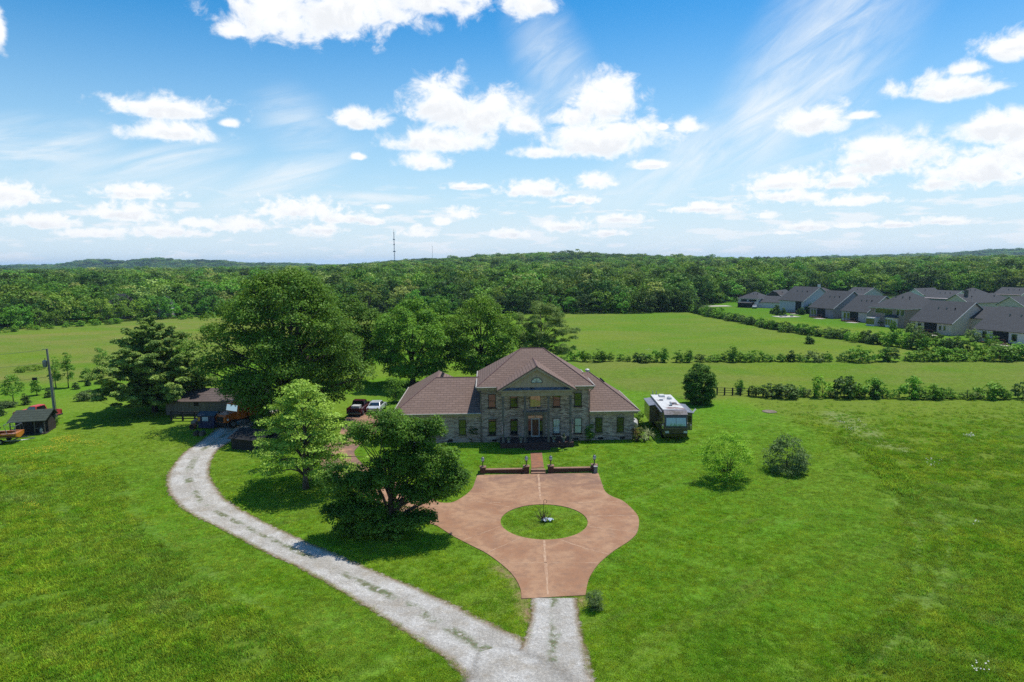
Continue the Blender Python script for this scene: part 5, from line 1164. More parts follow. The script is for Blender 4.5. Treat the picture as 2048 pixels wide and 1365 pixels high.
dk = MB(); dk.add([(-3.15, 0, 1.34), (-2.5, -.5, 1.27), (-1.4, -.92, 1.18), (-.5, -.98, 1.15), (-.5, .98, 1.15), (-1.4, .92, 1.18), (-2.5, .5, 1.27)], [tuple(range(7))]); dk.box(-.5, 2.03, -1.03, -.75, 1.1, 1.2); dk.box(-.5, 2.03, .75, 1.03, 1.1, 1.2); dk.box(1.5, 2.03, -.749, .749, 1.05, 1.18); dk.build('deck', BOATO, bt)
MB().box(-.5, 1.499, -.749, .749, .8, .86).build('cockpit_floor', BOATB, bt); MB().box(-2.0, 1.9, -1.07, -1.035, .84, .96).box(-2.0, 1.9, 1.035, 1.07, .84, .96).build('side_band', BOATB, bt)
ws = MB(); ws.face((-.55, -.85, 1.2), (-.55, .85, 1.2), (-.1, .7, 1.72), (-.1, -.7, 1.72)); ws.build('windscreen', glass('boat_glass', C(150, 176, 186), .5), bt)
tw = MB()
for s in (-1, 1): tw.tube([(1.2, s * 1.0, 1.15), (.8, s * .9, 2.2), (1.9, s * .9, 2.0), (2.0, s * 1.0, 1.15)], .035, 6)
tw.tube([(.8, -.9, 2.2), (.8, .9, 2.2)], .035, 6); tw.tube([(1.9, -.9, 2.0), (1.9, .9, 2.0)], .035, 6); tw.build('rail_frame', METAL, bt)
tl = thing('boat_trailer', 'grey boat trailer under the orange boat, its tongue pointing to the shed', 'trailer', P(2, 886), rad(12))
tr = MB(); tr.box(-2.6, 2.4, -.85, -.75, .3, .42); tr.box(-2.6, 2.4, .75, .85, .3, .42); tr.box(-1.0, -.9, -.749, .749, .3, .42); tr.box(1.5, 1.6, -.749, .749, .3, .42)
tr.tube([(2.4, -.8, .36), (3.5, 0, .36), (2.4, .8, .36)], .05, 6); tr.build('frame', METAL, tl)
for s in (-1, 1): wheel(tl, .4, s * 1.0, .3, .2, s)

# dark shed with a porch
SHEDW = M('shed_boards', C(70, 62, 56), C(48, 42, 40), 1.5, .85, stretch=(.5, .5, 6)); SHEDR = shingle_material('shed_roof', C(62, 72, 62), C(80, 90, 78), C(70, 80, 70))
sp_ = (P(38, 872) + P(72, 866)) / 2
shed = thing('garden_shed', 'small dark wooden shed with green grey roof and porch, left of utility pole', 'shed', sp_ + Vector((0, 1.2, 0)), rad(14))
MB().box(-1.75, 1.75, -.55, 1.7, -.2, 1.9).build('walls', SHEDW, shed); MB().prism([(-.55, 1.905), (1.7, 1.905), (.75, 2.55)], 'x', -1.75, 1.75).build('gable', SHEDW, shed)
MB().slab([(-2.05, -1.95, 1.72), (2.05, -1.95, 1.72), (2.05, .75, 2.66), (-2.05, .75, 2.66)], .07).slab([(2.05, 1.95, 1.86), (-2.05, 1.95, 1.86), (-2.05, .755, 2.66), (2.05, .755, 2.66)], .07).build('roof', SHEDR, shed)
POSTG = M('shed_post', C(120, 108, 96), C(92, 82, 74), 3, .8)
for x in (-1.8, -.75, .75, 1.8): MB().box(x - .05, x + .05, -1.8, -1.7, -.1, 1.74).build('porch_post', POSTG, shed)
for x0, x1 in ((-1.75, -.8), (.8, 1.75)):
    for z in (.12, .75): MB().box(x0, x1, -1.78, -1.72, z, z + .07).build('porch_rail', POSTG, shed)
MB().box(-1.85, 1.85, -1.85, -.56, -.15, .06).build('porch_floor', SHEDW, shed); MB().box(-.4, .4, -.6, -.552, .06, 1.75).build('door', DARK, shed)
jug = thing('milk_can', 'white can standing on the porch of the dark shed', 'can', shed.matrix_basis @ Vector((1.25, -1.3, .06))); MB().lathe([(.16, 0), (.17, .45), (.09, .6), (.11, .7), (.02, .71)], n=10).build('can', WHITEF, jug)

# utility pole with transformer, lamp and wires
POLE = M('pole_wood', C(150, 148, 142), C(108, 104, 98), 2, .85, stretch=(1, 1, .15))
pb = P(112, 848); ph = zat(pb, 698) - pb.z
pole = thing('utility_pole', 'grey leaning utility pole with a transformer on the left lawn', 'utility pole', pb)
lean = Vector((-.35, 0, ph)); MB().tube([(0, 0, -.4), lean * .5, lean], [.17, .15, .12], 10).build('pole', POLE, pole)
MB().tube([(.24, .02, .2), Vector((.24, .02, 0)) + lean * .62], .035, 6).build('conduit', METAL, pole)
tz = lean * .80 + Vector((-.42, -.1, 0)); tf = MB(); tf.lathe([(.05, -.42), (.24, -.40), (.27, -.1), (.27, .38), (.2, .46), (.05, .5)], tz.x, tz.y, 12, tz.z); tfo = tf.build('transformer', METAL, pole, smooth=False)
MB().tube([tz + Vector((.05, 0, .46)), tz + Vector((.05, 0, .78))], .05, 6).build('bushing', CHROME, tfo)
MB().tube([lean * .985, lean * .985 + Vector((-.4, -.1, .12)), lean * .985 + Vector((-.55, -.1, .0))], .04, 6).build('insulator', CHROME, pole)
CABLE = M('wire_pale', C(170, 176, 120), C(150, 156, 104), 3, .5); CABLED = M('wire_dark', C(60, 62, 58), C(40, 42, 40), 3, .6)
def wire(label, a, b, sag, mat=CABLE, r=.028):
    a = Vector(a); b = Vector(b); o = thing('power_line', label, 'wire', a, 0, 'wires from the utility pole'); pts = []
    for k in range(25): t = k / 24; q = a.lerp(b, t) - a; q.z -= sag * 4 * t * (1 - t); pts.append(q)
    MB().tube(pts, r, 5).build('cable', mat, o); return o
wire('upper wire from the pole top to the left edge', pb + lean * .985 + Vector((-.5, 0, 0)), pb + Vector((-42, 6, ph * .96)), 1.2)
wire('lower wire from the transformer to the left edge', pb + lean * .80 + Vector((-.6, 0, .1)), pb + Vector((-42, 6, ph * .76)), 1.1)
wire('third slack wire with a black splice box, from the pole to the left edge', pb + lean * .62 + Vector((-.2, 0, .1)), pb + Vector((-42, 4, ph * .42)), .9, CABLED, .02)
sb = thing('splice_box', 'small black splice box hanging on the slack wire left of the pole', 'box', pb + Vector((-2.4, .2, ph * .6))); MB().box(-.25, .25, -.12, .12, -.17, .17).build('case', DARK, sb, bevel=.03)
bush('wild_bush', 'small vine bush at the foot of the utility pole', (108, 852), 832, 9, LF_SHRUB, 131, EGG, 22, 40, .3, .13, 'bush')

# grey garage, board fence, dumpster, barrel, stump
GAR = thing('garage', 'long grey shed with a shingle roof behind the board fence, under the largest tree', 'garage', (P(342, 830) + P(452, 830)) / 2, rad(0))
gw = (P(342, 830) - P(452, 830)).length * 1.15
SIDING = M('garage_siding', C(134, 128, 122), C(112, 106, 102), 1.6, .8, stretch=(5, 5, .3)); GROOF = shingle_material('garage_roof', C(98, 86, 84), C(124, 110, 106), C(110, 98, 96))
MB().box(-gw / 2, gw / 2, 0, 7, -.2, 1.95).build('walls', SIDING, GAR); MB().prism([(0, 1.955), (7, 1.955), (3.5, 2.95)], 'x', -gw / 2, gw / 2).build('gable', SIDING, GAR)
MB().slab([(-gw / 2 - .3, -.4, 1.88), (gw / 2 + .3, -.4, 1.88), (gw / 2 + .3, 3.5, 3.05), (-gw / 2 - .3, 3.5, 3.05)], .1).slab([(gw / 2 + .3, 7.4, 1.88), (-gw / 2 - .3, 7.4, 1.88), (-gw / 2 - .3, 3.505, 3.05), (gw / 2 + .3, 3.505, 3.05)], .1).build('roof', GROOF, GAR)
MB().box(-.55, .1, -.04, -.004, 1.2, 1.75).build('window', DARK, GAR)
fo = rail_fence('board_fence', 'dark board fence in front of the grey garage', [(343, 842), (366, 842), (390, 842), (414, 842), (440, 842), (466, 841), (492, 840)], 1.25, M('fence_dark', C(46, 42, 40), C(30, 28, 28), 3, .8), (.28, .5, .72, .94), pw=.09, extra=.055)
BLUE = M('dumpster_blue', C(30, 44, 92), C(22, 32, 70), 1.3, .5, wear=(C(52, 48, 60), 1.2, .66)); LIDM = M('dumpster_lid', C(74, 78, 92), C(52, 56, 68), 2, .5)
dp_ = (P(396, 858) + P(431, 858)) / 2; DU = thing('dumpster', 'dark blue dumpster with yellow and white stickers beside the gravel lane', 'dumpster', dp_, rad(-4))
MB().frus((-1.0, 1.0, -.1, 1.5, .12), (-1.08, 1.08, -.1, 1.6, 1.62)).build('bin', BLUE, DU); MB().slab([(-1.16, -.22, 1.66), (1.16, -.22, 1.66), (1.16, .9, 2.02), (-1.16, .9, 2.02)], .05).slab([(1.16, 1.7, 1.75), (-1.16, 1.7, 1.75), (-1.16, .905, 2.02), (1.16, .905, 2.02)], .05).build('lid', LIDM, DU)
for x in (-.6, .6): MB().box(x - .06, x + .06, -.16, -.102, .15, 1.6).build('rib', BLUE, DU)
MB().box(-1.0, -.72, -.15, -.104, 1.0, 1.5).build('yellow_sticker', M('sticker_yellow', C(222, 158, 30), C(200, 140, 24), 4, .5), DU)
sw = MB().box(-.45, .3, -.15, -.104, 1.0, 1.52).build('white_sticker', M('sticker_white', C(206, 214, 216), C(150, 176, 186), 6, .5), DU)
for s in (-1, 1): MB().box(s * 1.12 - .06, s * 1.12 + .06, .2, 1.3, .85, 1.0).build('lift_pocket', M('pocket_grey', C(120, 124, 150), C(90, 94, 120), 3, .5), DU)
SMK = thing('barrel', 'grey barrel lying end on by the board fence with a rusty drum before it', 'barrel', P(387, 852)); MB().prism([(.3 * math.cos(k * .5236), .42 + .3 * math.sin(k * .5236)) for k in range(12)], 'y', -.1, 1.4).build('drum', M('drum_grey', C(150, 144, 140), C(110, 104, 100), 3, .6), SMK)
RST = thing('barrel', 'rusty orange drum with an open dark end, left of the blue dumpster', 'barrel', P(389, 856) + Vector((.15, -.6, 0))); MB().cyl((0, .36), .34, 'y', -.4, .38, 14).build('drum', M('drum_rust', C(176, 110, 80), C(128, 76, 56), 3, .8), RST); MB().cyl((0, .36), .29, 'y', -.42, -.402, 14).build('drum_mouth', DARK, RST)
for px, lb in ((393, 'dark log round on the grass in front of the dumpster, left of the pair'), (405, 'grey log round on the grass in front of the dumpster, right of the pair')):
    s_ = thing('log_round', lb, 'log', P(px, 872)); MB().cyl((0, .3), .3, 'y', -.3, .35, 12).build('log', BARK if px < 400 else BARK_PALE, s_)
# dark lean-to roof half hidden by the locust
LT = thing('lean_to', 'dark low shed roof half hidden behind the light green locust tree', 'shed', P(508, 896), rad(-20)); MB().slab([(-2.2, -1.6, 1.3), (2.2, -1.6, 1.3), (2.2, .6, 2.0), (-2.2, .6, 2.0)], .08).slab([(2.2, 2.4, 1.4), (-2.2, 2.4, 1.4), (-2.2, .605, 2.0), (2.2, .605, 2.0)], .08).build('roof', M('lean_roof', C(34, 34, 36), C(24, 24, 26), 2, .8), LT)
MB().box(-2.0, 2.0, -1.2, 2.1, -.2, 1.3).build('walls', M('lean_wall', C(40, 40, 42), C(28, 28, 30), 2, .8), LT)
# pale clutter behind the garage, under the largest tree
for i, (px, py, w_, h_, lb, cl) in enumerate([(466, 800, 2.6, 2.4, 'white box trailer behind the grey garage, under the large tree', WHITEF), (505, 806, 4.5, 2.2, 'pale grey camper parked behind the orange dump truck', M('camper_grey', C(186, 182, 174), C(150, 146, 140), 2, .6))]):
    o = thing('box_trailer' if i == 0 else 'camper', lb, 'trailer', P(px, py), rad(20 + 30 * i)); MB().box(-w_ / 2, w_ / 2, -1.1, 1.1, .55, .55 + h_).build('box', cl, o, bevel=.08)
    for x in (-.4, .4):
        for s in (-1, 1): wheel(o, x, s * 1.05, .33, .22, s)
    MB().box(-w_ * .3, w_ * .3, -1.13, -1.101, 1.5, 2.2).build('window', WINDOW, o); MB().tube([(w_ / 2, -.5, .6), (w_ / 2 + 1.0, 0, .5), (w_ / 2, .5, .6)], .05, 5).build('hitch', METAL, o)
# white propane tank at the house corner
tk = thing('propane_tank', 'white rounded tank beside the front right corner of the house', 'tank', P(1272, 866) + Vector((0, 1.5, 0)), rad(80))
MB().prism([(.48 * math.cos(k * .449), .75 + .48 * math.sin(k * .449)) for k in range(14)], 'x', -1.1, 1.1).build('tank', WHITEF, tk, bevel=.1)
for x in (-.7, .7): MB().box(x - .1, x + .1, -.3, .3, 0, .3).build('foot', METAL, tk)
MB().lathe([(.16, 1.2), (.16, 1.36), (.1, 1.42), (.02, 1.43)], n=10).build('dome', WHITEF, tk)
# island: shepherd's hook, bare shrub and a sheet of plastic
hk = thing('garden_hook', 'thin black metal hook standing in the round grass island', 'garden hook', P(1087, 1040)); hh = zat(hk.location, 1000) - hk.location.z
MB().tube([(0, 0, -.2), (0.02, 0, hh * .9)] + [(.14 + .13 * math.cos(a), 0, hh * .92 + .16 * math.sin(a)) for a in np.linspace(math.pi, -2.2, 9)], .017, 6).build('rod', DARK, hk)
tgs = thing('bare_shrub', 'small brown leafless shrub in the middle of the round grass island', 'shrub', P(1087, 1043)); rgb_ = np.random.default_rng(8); tb = MB()
for k in range(46):
    a = rgb_.uniform(0, 6.28); e = rgb_.uniform(.5, 1.5); d = Vector((math.cos(a) * math.cos(e), math.sin(a) * math.cos(e), math.sin(e))); L = rgb_.uniform(.5, 1.15); m = d * L * .5 + Vector(rgb_.normal(0, .05, 3)); tb.tube([(0, 0, 0), m, d * L, d * L * 1.2 + Vector(rgb_.normal(0, .1, 3))], [.02, .015, .012, .005], 4)
tb.build('twigs', M('twig', C(112, 88, 70), C(80, 62, 50), 5, .9), tgs)
ps_ = thing('plastic_sheet', 'crumpled white and blue plastic sheet beside the bare shrub in the grass island', 'sheet', P(1095, 1044)); V, Q = [], []
for i in range(13):
    for j in range(9):
        x, y = (i / 12 - .5) * .95, (j / 8 - .5) * .62; k = 1 - .5 * (i / 12); V.append((x, y * k, .06 + .1 * math.sin(i * 1.3 + j) * math.cos(j * 1.7) + .12 * math.exp(-8 * (x * x + y * y)) + .1))
for i in range(12):
    for j in range(8): a = i * 9 + j; Q.append((a, a + 1, a + 10, a + 9))
link('sheet', np_mesh('sheet', V, Q, M('plastic', C(200, 212, 222), C(120, 156, 190), 5, .35)), ps_)
# bird bath like stump and sign by the locust trunk
bs_ = thing('feeder_post', 'short pale post with a cap beside the trunk of the light green tree', 'post', P(623, 962)); MB().tube([(0, 0, -.1), (0, 0, 1.1)], .07, 7).build('post', POLE, bs_); MB().lathe([(.2, 1.1), (.2, 1.25), (.02, 1.4)], n=8).build('cap', TRIM_D, bs_)
sg = thing('yard_sign', 'small dark sign on a stake in the lawn shade right of the porch', 'sign', P(1125, 903)); MB().box(-.3, .3, -.02, .02, .35, .6).build('board', DARK, sg); MB().box(-.02, .02, -.015, .015, -.1, .349).build('stake', METAL, sg)
# slab in the right hand lawn
pt_ = P(1539, 824); sl_ = MB(); sl_.lathe([(.95, -.1), (.95, .06), (.9, .08), (.02, .085)], n=14); so = sl_.build('septic_lid', M('old_concrete', C(150, 136, 116), C(118, 106, 90), 3, .9)); so.location = pt_; tag(so, 'flat round concrete lid in the lawn beyond the motorhome', 'lid')
# fallen brush by the oval tree
bb = thing('brush_pile', 'little heap of pale dry branches at the left foot of the oval tree', 'brush pile', P(1379, 800)); tb = MB()
for k in range(40):
    a = rgb_.uniform(0, 6.28); c = Vector((rgb_.normal(0, .8), rgb_.normal(0, .4), rgb_.uniform(.05, .3))); d = Vector((math.cos(a), math.sin(a), rgb_.uniform(-.05, .35))) * .8; tb.tube([c, c + d], [.03, .015], 4)
tb.build('twigs', M('twig_dry', C(176, 156, 116), C(140, 120, 88), 5, .9), bb)
# flower patches and white weeds
def blooms(name, label, polys, mat, n, size, seed, zr=(.05, .22)):
    rng = np.random.default_rng(seed); pts = []
    for poly, k in polys:
        w_ = PP(poly); xs_ = [p[0] for p in w_]; ys_ = [p[1] for p in w_]
        cen = rng.uniform((min(xs_), min(ys_)), (max(xs_), max(ys_)), (max(4, k // 22), 2))
        c = cen[rng.integers(len(cen), size=k)] + rng.normal(0, .35, (k, 2)) * np.array([1.5, .8]); ok = inpoly(c[:, 0], c[:, 1], w_); c = c[ok]
        pts.append(np.stack([c[:, 0], c[:, 1], terrain(c[:, 0], c[:, 1]) + rng.uniform(*zr, len(c))], 1))
    c = np.concatenate(pts); v, q = cards(c, size, rng, 1.2, .9)
    return tag(link(name, np_mesh(name, v, q, mat)), label, 'flowers', kind='stuff')
YEL = M('buttercup', C(232, 206, 30), C(214, 186, 20), 3, .7); WHT = M('weed_white', C(226, 226, 214), C(204, 206, 190), 3, .8)
blooms('buttercups', 'yellow buttercups in drifts over the left lawn', [([(95, 880), (135, 872), (170, 874), (150, 884), (110, 892)], 900), ([(60, 900), (110, 890), (150, 896), (120, 908), (70, 908)], 700), ([(150, 884), (205, 880), (215, 892), (160, 898)], 330), ([(0, 905), (60, 895), (60, 915), (0, 920)], 250), ([(0, 880), (420, 860), (420, 1010), (0, 1040)], 420), ([(45, 1005), (70, 1005), (75, 1018), (45, 1020)], 110), ([(225, 925), (240, 924), (240, 932), (225, 933)], 60)], YEL, 0, .075, 4)
blooms('white_weeds', 'small white flower heads scattered over the right meadow', [([(1926, 870), (1946, 870), (1948, 876), (1926, 877)], 120), ([(1944, 1046), (1960, 1047), (1960, 1053), (1946, 1053)], 50), ([(1935, 1320), (1995, 1335), (1990, 1355), (1940, 1352)], 60), ([(1850, 920), (1885, 920), (1890, 936), (1855, 935)], 60), ([(1660, 826), (1740, 850), (1800, 885), (1700, 880)], 260), ([(1150, 640), (1370, 634), (1600, 690), (1200, 715)], 160)], WHT, 0, .10, 6, (.1, .35))

# ------------------------------------------------------------------ housing estate
ASPH = shingle_material('estate_roof', C(66, 68, 72), C(86, 88, 92), C(76, 78, 82), .3)
ASPHB = shingle_material('estate_roof_brown', C(78, 72, 74), C(96, 90, 92), C(86, 80, 82), .3)
def siding(nm, c):
    c = (c[0] * 1.08, c[1] * .95, c[2] * .97); return M(nm, c, tuple(x * .86 for x in c), 1.2, .7, stretch=(.4, .4, 5))
SD = {'white': siding('siding_white', C(255, 250, 246)), 'blue': siding('siding_pale_blue', C(206, 210, 224)), 'slate': siding('siding_slate', C(158, 154, 166)), 'cream': siding('siding_cream', C(236, 218, 198)), 'taupe': siding('siding_taupe', C(172, 152, 140)), 'brick': M('estate_brick', C(92, 84, 82), C(66, 60, 62), 4, .9, stretch=(1, 1, 3)), 'grey': siding('siding_grey', C(212, 204, 204)), 'tan': M('estate_tan', C(150, 124, 92), C(128, 104, 78), 2, .85)}
ESTATE_A = math.atan2(-.94, .34)       # local +x runs along the hedgerow towards the camera
DECK = M('deck_wood', C(112, 72, 48), C(84, 54, 38), 3, .8); PATIO = M('patio_concrete', C(214, 206, 192), C(194, 186, 172), 2, .85)
def est_house(label, base, L, Wd, eave, rise, wall, kind='gable', rot=0.0, roofm=None, wins=(), porch=False, end=None, extra=None, chim=None, backwall=None):
    """base: photo position of the ground at the corner nearest the camera. local x: along the ridge (towards camera), y: away from the hedge"""
    if base[1] < 626 or (base[0] > 1830 and base[1] < 640): k_ = 6.6 / (eave + rise); zk = k_; eave *= k_; rise *= k_; wins = [(sd, a, z * k_, w2, h2 * k_) for sd, a, z, w2, h2 in wins]
    L *= .64; Wd *= 1.0; wins = [(sd, a * (.64 if sd == 'b' else 1.0), *q) for sd, a, *q in wins]; porch = (porch[0] * .64, porch[1] * .75) if porch else porch
    p = P(*base); o = thing('estate_house', label, 'house', p, ESTATE_A + rot, 'houses of the estate beyond the hedgerow')
    roofm = roofm or ASPH; W_ = SD[wall]
    # near corner at the origin; house spans x -L..0, y 0..Wd (y axis points right and away)
    MB().box(-L, 0, 0, Wd, -.5, eave).build('walls', W_, o)
    ov = .45; h = Wd / 2; rz = eave + rise; sl = rise / h
    ez = eave - ov * sl
    if kind == 'gable':
        MB().prism([(0.01, eave + .005), (Wd - .01, eave + .005), (h, rz - .05)], 'x', -L + .02, -.01).build('gable', SD[end] if end else W_, o)
        MB().slab([(-L - ov, -ov, ez), (ov, -ov, ez), (ov, h, rz), (-L - ov, h, rz)], .15).slab([(ov, Wd + ov, ez), (-L - ov, Wd + ov, ez), (-L - ov, h + .005, rz), (ov, h + .005, rz)], .15).build('roof', roofm, o)
        rk = MB()
        for y0, y1 in ((-ov, h), (Wd + ov, h)): rk.tube([(ov + .03, y0, ez - .06), (ov + .03, y1, rz - .08)], .1, 4)
        rk.build('barge_board', WHITEF, o)
    elif kind == 'hip':
        r = min(h, L / 2 - .5)
        f = [[(-L - ov, -ov, ez), (ov, -ov, ez), (-r, h, rz), (-L + r, h, rz)], [(ov, Wd + ov, ez), (-L - ov, Wd + ov, ez), (-L + r, h, rz), (-r, h, rz)], [(ov, -ov, ez), (ov, Wd + ov, ez), (-r, h, rz)], [(-L - ov, Wd + ov, ez), (-L - ov, -ov, ez), (-L + r, h, rz)]]
        mb = MB(); [mb.slab(q, .15) for q in f]; mb.build('roof', roofm, o)
        MB().tube([(-L - ov, -ov, ez - .1), (ov, -ov, ez - .1), (ov, Wd + ov, ez - .1)], .1, 4).build('gutter', WHITEF, o)
    elif kind == 'cross':     # ridge away from the hedge: gable looks to the hedge
        hl = L / 2; rz = eave + rise; sl2 = rise / hl; e2 = eave - ov * sl2
        MB().prism([(-L + .01, eave + .005), (-.01, eave + .005), (-hl, rz - .05)], 'y', .01, Wd - .01).build('gable', SD[end] if end else W_, o)
        MB().slab([(ov, -ov, e2), (ov, Wd + ov, e2), (-hl, Wd + ov, rz), (-hl, -ov, rz)], .15).slab([(-L - ov, Wd + ov, e2), (-L - ov, -ov, e2), (-hl - .005, -ov, rz), (-hl - .005, Wd + ov, rz)], .15).build('roof', roofm, o)
        MB().tube([(ov, -ov - .03, e2 - .06), (-hl, -ov - .03, rz - .08), (-L - ov, -ov - .03, e2 - .06)], .1, 4).build('barge_board', WHITEF, o)
    for (side, a, z, w_, h_) in wins:
        mb = MB()
        if side == 'b': box = lambda g, d0, d1: (a - w_ / 2 - g, a + w_ / 2 + g, -d1, -d0, z - g, z + h_ + g)
        else: box = lambda g, d0, d1: (d0, d1, a - w_ / 2 - g, a + w_ / 2 + g, z - g, z + h_ + g)
        fr = MB().box(*box(.1, .004, .06)).build('window', WHITEF, o); MB().box(*box(0, .062, .075)).build('pane', WINDOW, fr)
    if porch:
        a, w_ = porch
        MB().box(a - w_ / 2, a + w_ / 2, -.05, -.005, 0, eave - .5).build('porch_opening', DARK, o)
        MB().box(a - w_ / 2 - 1, a + w_ / 2 + 1, -2.6, -.06, .0, .35).build('deck', DECK, o)
        rl = MB()
        for k in range(5): x = a - w_ / 2 - 1 + (w_ + 2) * k / 4; rl.box(x - .06, x + .06, -2.6, -2.48, .36, 1.2)
        rl.box(a - w_ / 2 - 1, a + w_ / 2 + 1, -2.6, -2.48, 1.201, 1.3); rl.build('deck_rail', DECK, o)
        MB().box(a + w_ / 2 - .5, a + w_ / 2 + 3.2, -5.0, -2.65, -.1, .08).build('patio', PATIO, o)
    if chim:
        x, y, hh, m = chim; MB().box(x - .5, x + .5, y - .5, y + .5, eave, rz + hh).build('chimney', m, o)
    if extra: extra(o, W_, roofm)
    for k in range(3): x = -L * (.25 + .2 * k); MB().box(x - .12, x + .12, h * .62 - .12, h * .62 + .12, eave + rise * .6, eave + rise * .6 + .55).build('roof_vent', METAL if k else DARK, o)
    return o
row = lambda side, a0, n, step, z, w_, h_: [(side, a0 - k * step, z, w_, h_) for k in range(n)]
rowp = lambda side, a0, n, step, z, w_, h_: [(side, a0 + k * step, z, w_, h_) for k in range(n)]
def bay(o, W_, R_):
    MB().prism([(-6.2, -.01), (-5.4, -1.3), (-2.9, -1.3), (-2.1, -.01)], 'z', -.3, 2.9).build('bay_window', SD['white'], o)
    MB().frus((-6.4, -1.9, -1.5, -.01, 2.905), (-5.4, -2.9, -.6, -.01, 3.7)).build('bay_roof', ASPH, o)
    for x in (-5.0, -4.15, -3.3): MB().box(x - .33, x + .33, -1.34, -1.302, .7, 2.4).build('bay_pane', WINDOW, o)
    MB().box(-11.4, -8.4, -2.4, -.02, -.2, 2.6).build('sun_room', SD['white'], o)
    for x in (-10.9, -9.9, -8.9): MB().box(x - .5, x + .5, -2.45, -2.402, .5, 2.2).build('sun_room_pane', WINDOW, o)
est_house('white single storey house with a dark porch, cut by the right edge of the photo', (2062, 694), 21, 17, 3.3, 5.0, 'white', 'gable', wins=[('b', -6, .9, 1.2, 1.6), ('b', -17, .9, 1, 1.7)], porch=(-11, 5))
def wing8(o, W_, R_):
    MB().box(-5, 3.5, 7.0, 17.5, -.5, 4.6).build('side_wing', SD['cream'], o); MB().slab([(-5.5, 6.5, 4.5), (4, 6.5, 4.5), (4, 12.2, 7.4), (-5.5, 12.2, 7.4)], .15).slab([(4, 18, 4.5), (-5.5, 18, 4.5), (-5.5, 12.25, 7.4), (4, 12.25, 7.4)], .15).build('side_wing_roof', R_, o)
    for k in range(4):
        for z in (.9, 3.0): MB().box(3.505, 3.55, 8.4 + k * 2.1, 9.5 + k * 2.1, z, z + 1.15).build('wing_pane', WINDOW, o)
est_house('cream single storey house with a long plain roof and a four window side wing', (1902, 672), 19, 16, 3.4, 5.2, 'cream', 'gable', wins=[('b', -14.6, .9, 1, 1.7), ('b', -17.6, .9, 1, 1.7), ('b', -3, 1.2, .6, 1.2), ('b', -5, 1.2, .6, 1.2)], porch=(-9.5, 5), extra=wing8)
est_house('two storey taupe house with a hip roof, rows of windows and a white bay', (1808, 657), 19, 17, 5.9, 4.4, 'taupe', 'hip', wins=row('b', -11, 4, 1.4, 4.0, 1.0, 1.3) + row('b', -7.2, 3, 1.3, 3.2, .9, 2.0) + row('b', -7.2, 3, 1.3, .6, .9, 2.0) + row('b', -1.2, 2, 2.4, 3.6, 1, 1.7), extra=bay)
est_house('pale grey single storey house with a brown deck, between the slate and the taupe houses', (1733, 646), 16, 15, 3.6, 4.9, 'grey', 'gable', end='cream', wins=[('b', -11.5, .9, 1, 1.8), ('b', -13.8, .9, 1, 1.8)] + rowp('e', 5, 4, 1.3, 2.4, 1.0, .5), porch=(-8, 4.5))
est_house('slate blue gable house with white trim and a brown deck', (1666, 638), 17, 17, 3.7, 5.6, 'slate', 'gable', wins=[('b', -13, .9, 1, 1.8), ('b', -15, .9, 1, 1.8)] + rowp('e', 4.5, 4, 1.3, 2.3, 1.0, .5), porch=(-8.5, 5))
est_house('pale blue house with a tall blank gable wall and a small dark porch roof', (1606, 628), 20, 15, 5.0, 5.0, 'blue', 'gable', wins=rowp('e', 2, 3, 1.4, 2.0, 1.0, .6), porch=(-4, 4), end='blue')
def ext1(o, W_, R_):
    MB().box(.02, 9, 1, 11, -.5, 2.6).build('garage_wing', SD['white'], o); MB().slab([(.02, .5, 2.5), (9.5, .5, 2.5), (6, 6, 5.0), (.02, 6, 5.0)], .15).slab([(9.5, .5, 2.5), (9.5, 11.5, 2.5), (6, 6, 5.0)], .15).slab([(9.5, 11.5, 2.5), (.02, 11.5, 2.5), (.02, 6, 5.0), (6, 6, 5.0)], .15).build('garage_wing_roof', R_, o)
    MB().box(-8, -2, -3, -.02, 0, 2.1).build('covered_porch', DARK, o); MB().slab([(-8.4, -3.4, 2.1), (-1.6, -3.4, 2.1), (-1.6, 0, 2.5), (-8.4, 0, 2.5)], .12).build('porch_roof', R_, o)
est_house('white two storey house at the far left end of the estate', (1516, 616), 15, 11, 6.0, 3.6, 'white', 'hip', rot=.35, wins=row('b', -2, 4, 1.4, 3.9, 1.0, 1.0) + row('b', -9, 3, 1.6, 3.9, 1.0, 1.0), extra=ext1)
est_house('dark brick house with twin front gables, second from the left end', (1566, 611), 14, 15, 5.8, 4.6, 'brick', 'cross', rot=.5, wins=row('b', -2.5, 4, 2.6, 3.6, 1.4, 1.3) + row('b', -2.5, 4, 2.6, .6, 1.4, 1.5), extra=lambda o, W_, R_: MB().prism([(-5.5, 3.7), (-.5, 3.7), (-3, 6.2)], 'y', -1.2, 6).build('front_gable', W_, o))
est_house('tan brick house with a dark brown roof behind the pale blue gable', (1640, 604), 13, 15, 6.0, 5.0, 'tan', 'hip', rot=.2, roofm=ASPHB, chim=(-5, 6, 1.6, SD['white']))
est_house('grey roofed house showing behind the slate gable', (1726, 604), 16, 14, 5.5, 4.6, 'grey', 'gable', rot=.1, wins=rowp('e', 4, 3, 3, 2.6, 1.3, 1.3))
est_house('white house with two small dormers at the back of the estate, before the wood', (1846, 606), 14, 13, 6.4, 4.8, 'white', 'cross', rot=.05, wins=row('b', -4, 2, 3, 3.5, 1, 1.4))
est_house('dark roofed house with a broad gable behind the taupe house', (1896, 614), 17, 17, 5.8, 5.4, 'slate', 'gable', rot=.1, end='white', wins=rowp('e', 4, 3, 4, 3.0, 1.4, 1.4))
est_house('house with a stone chimney and cream dormers behind the cream house', (1936, 624), 17, 14, 5.4, 4.6, 'cream', 'cross', rot=-.1, chim=(-4, 3, 1.6, BARK_PALE))
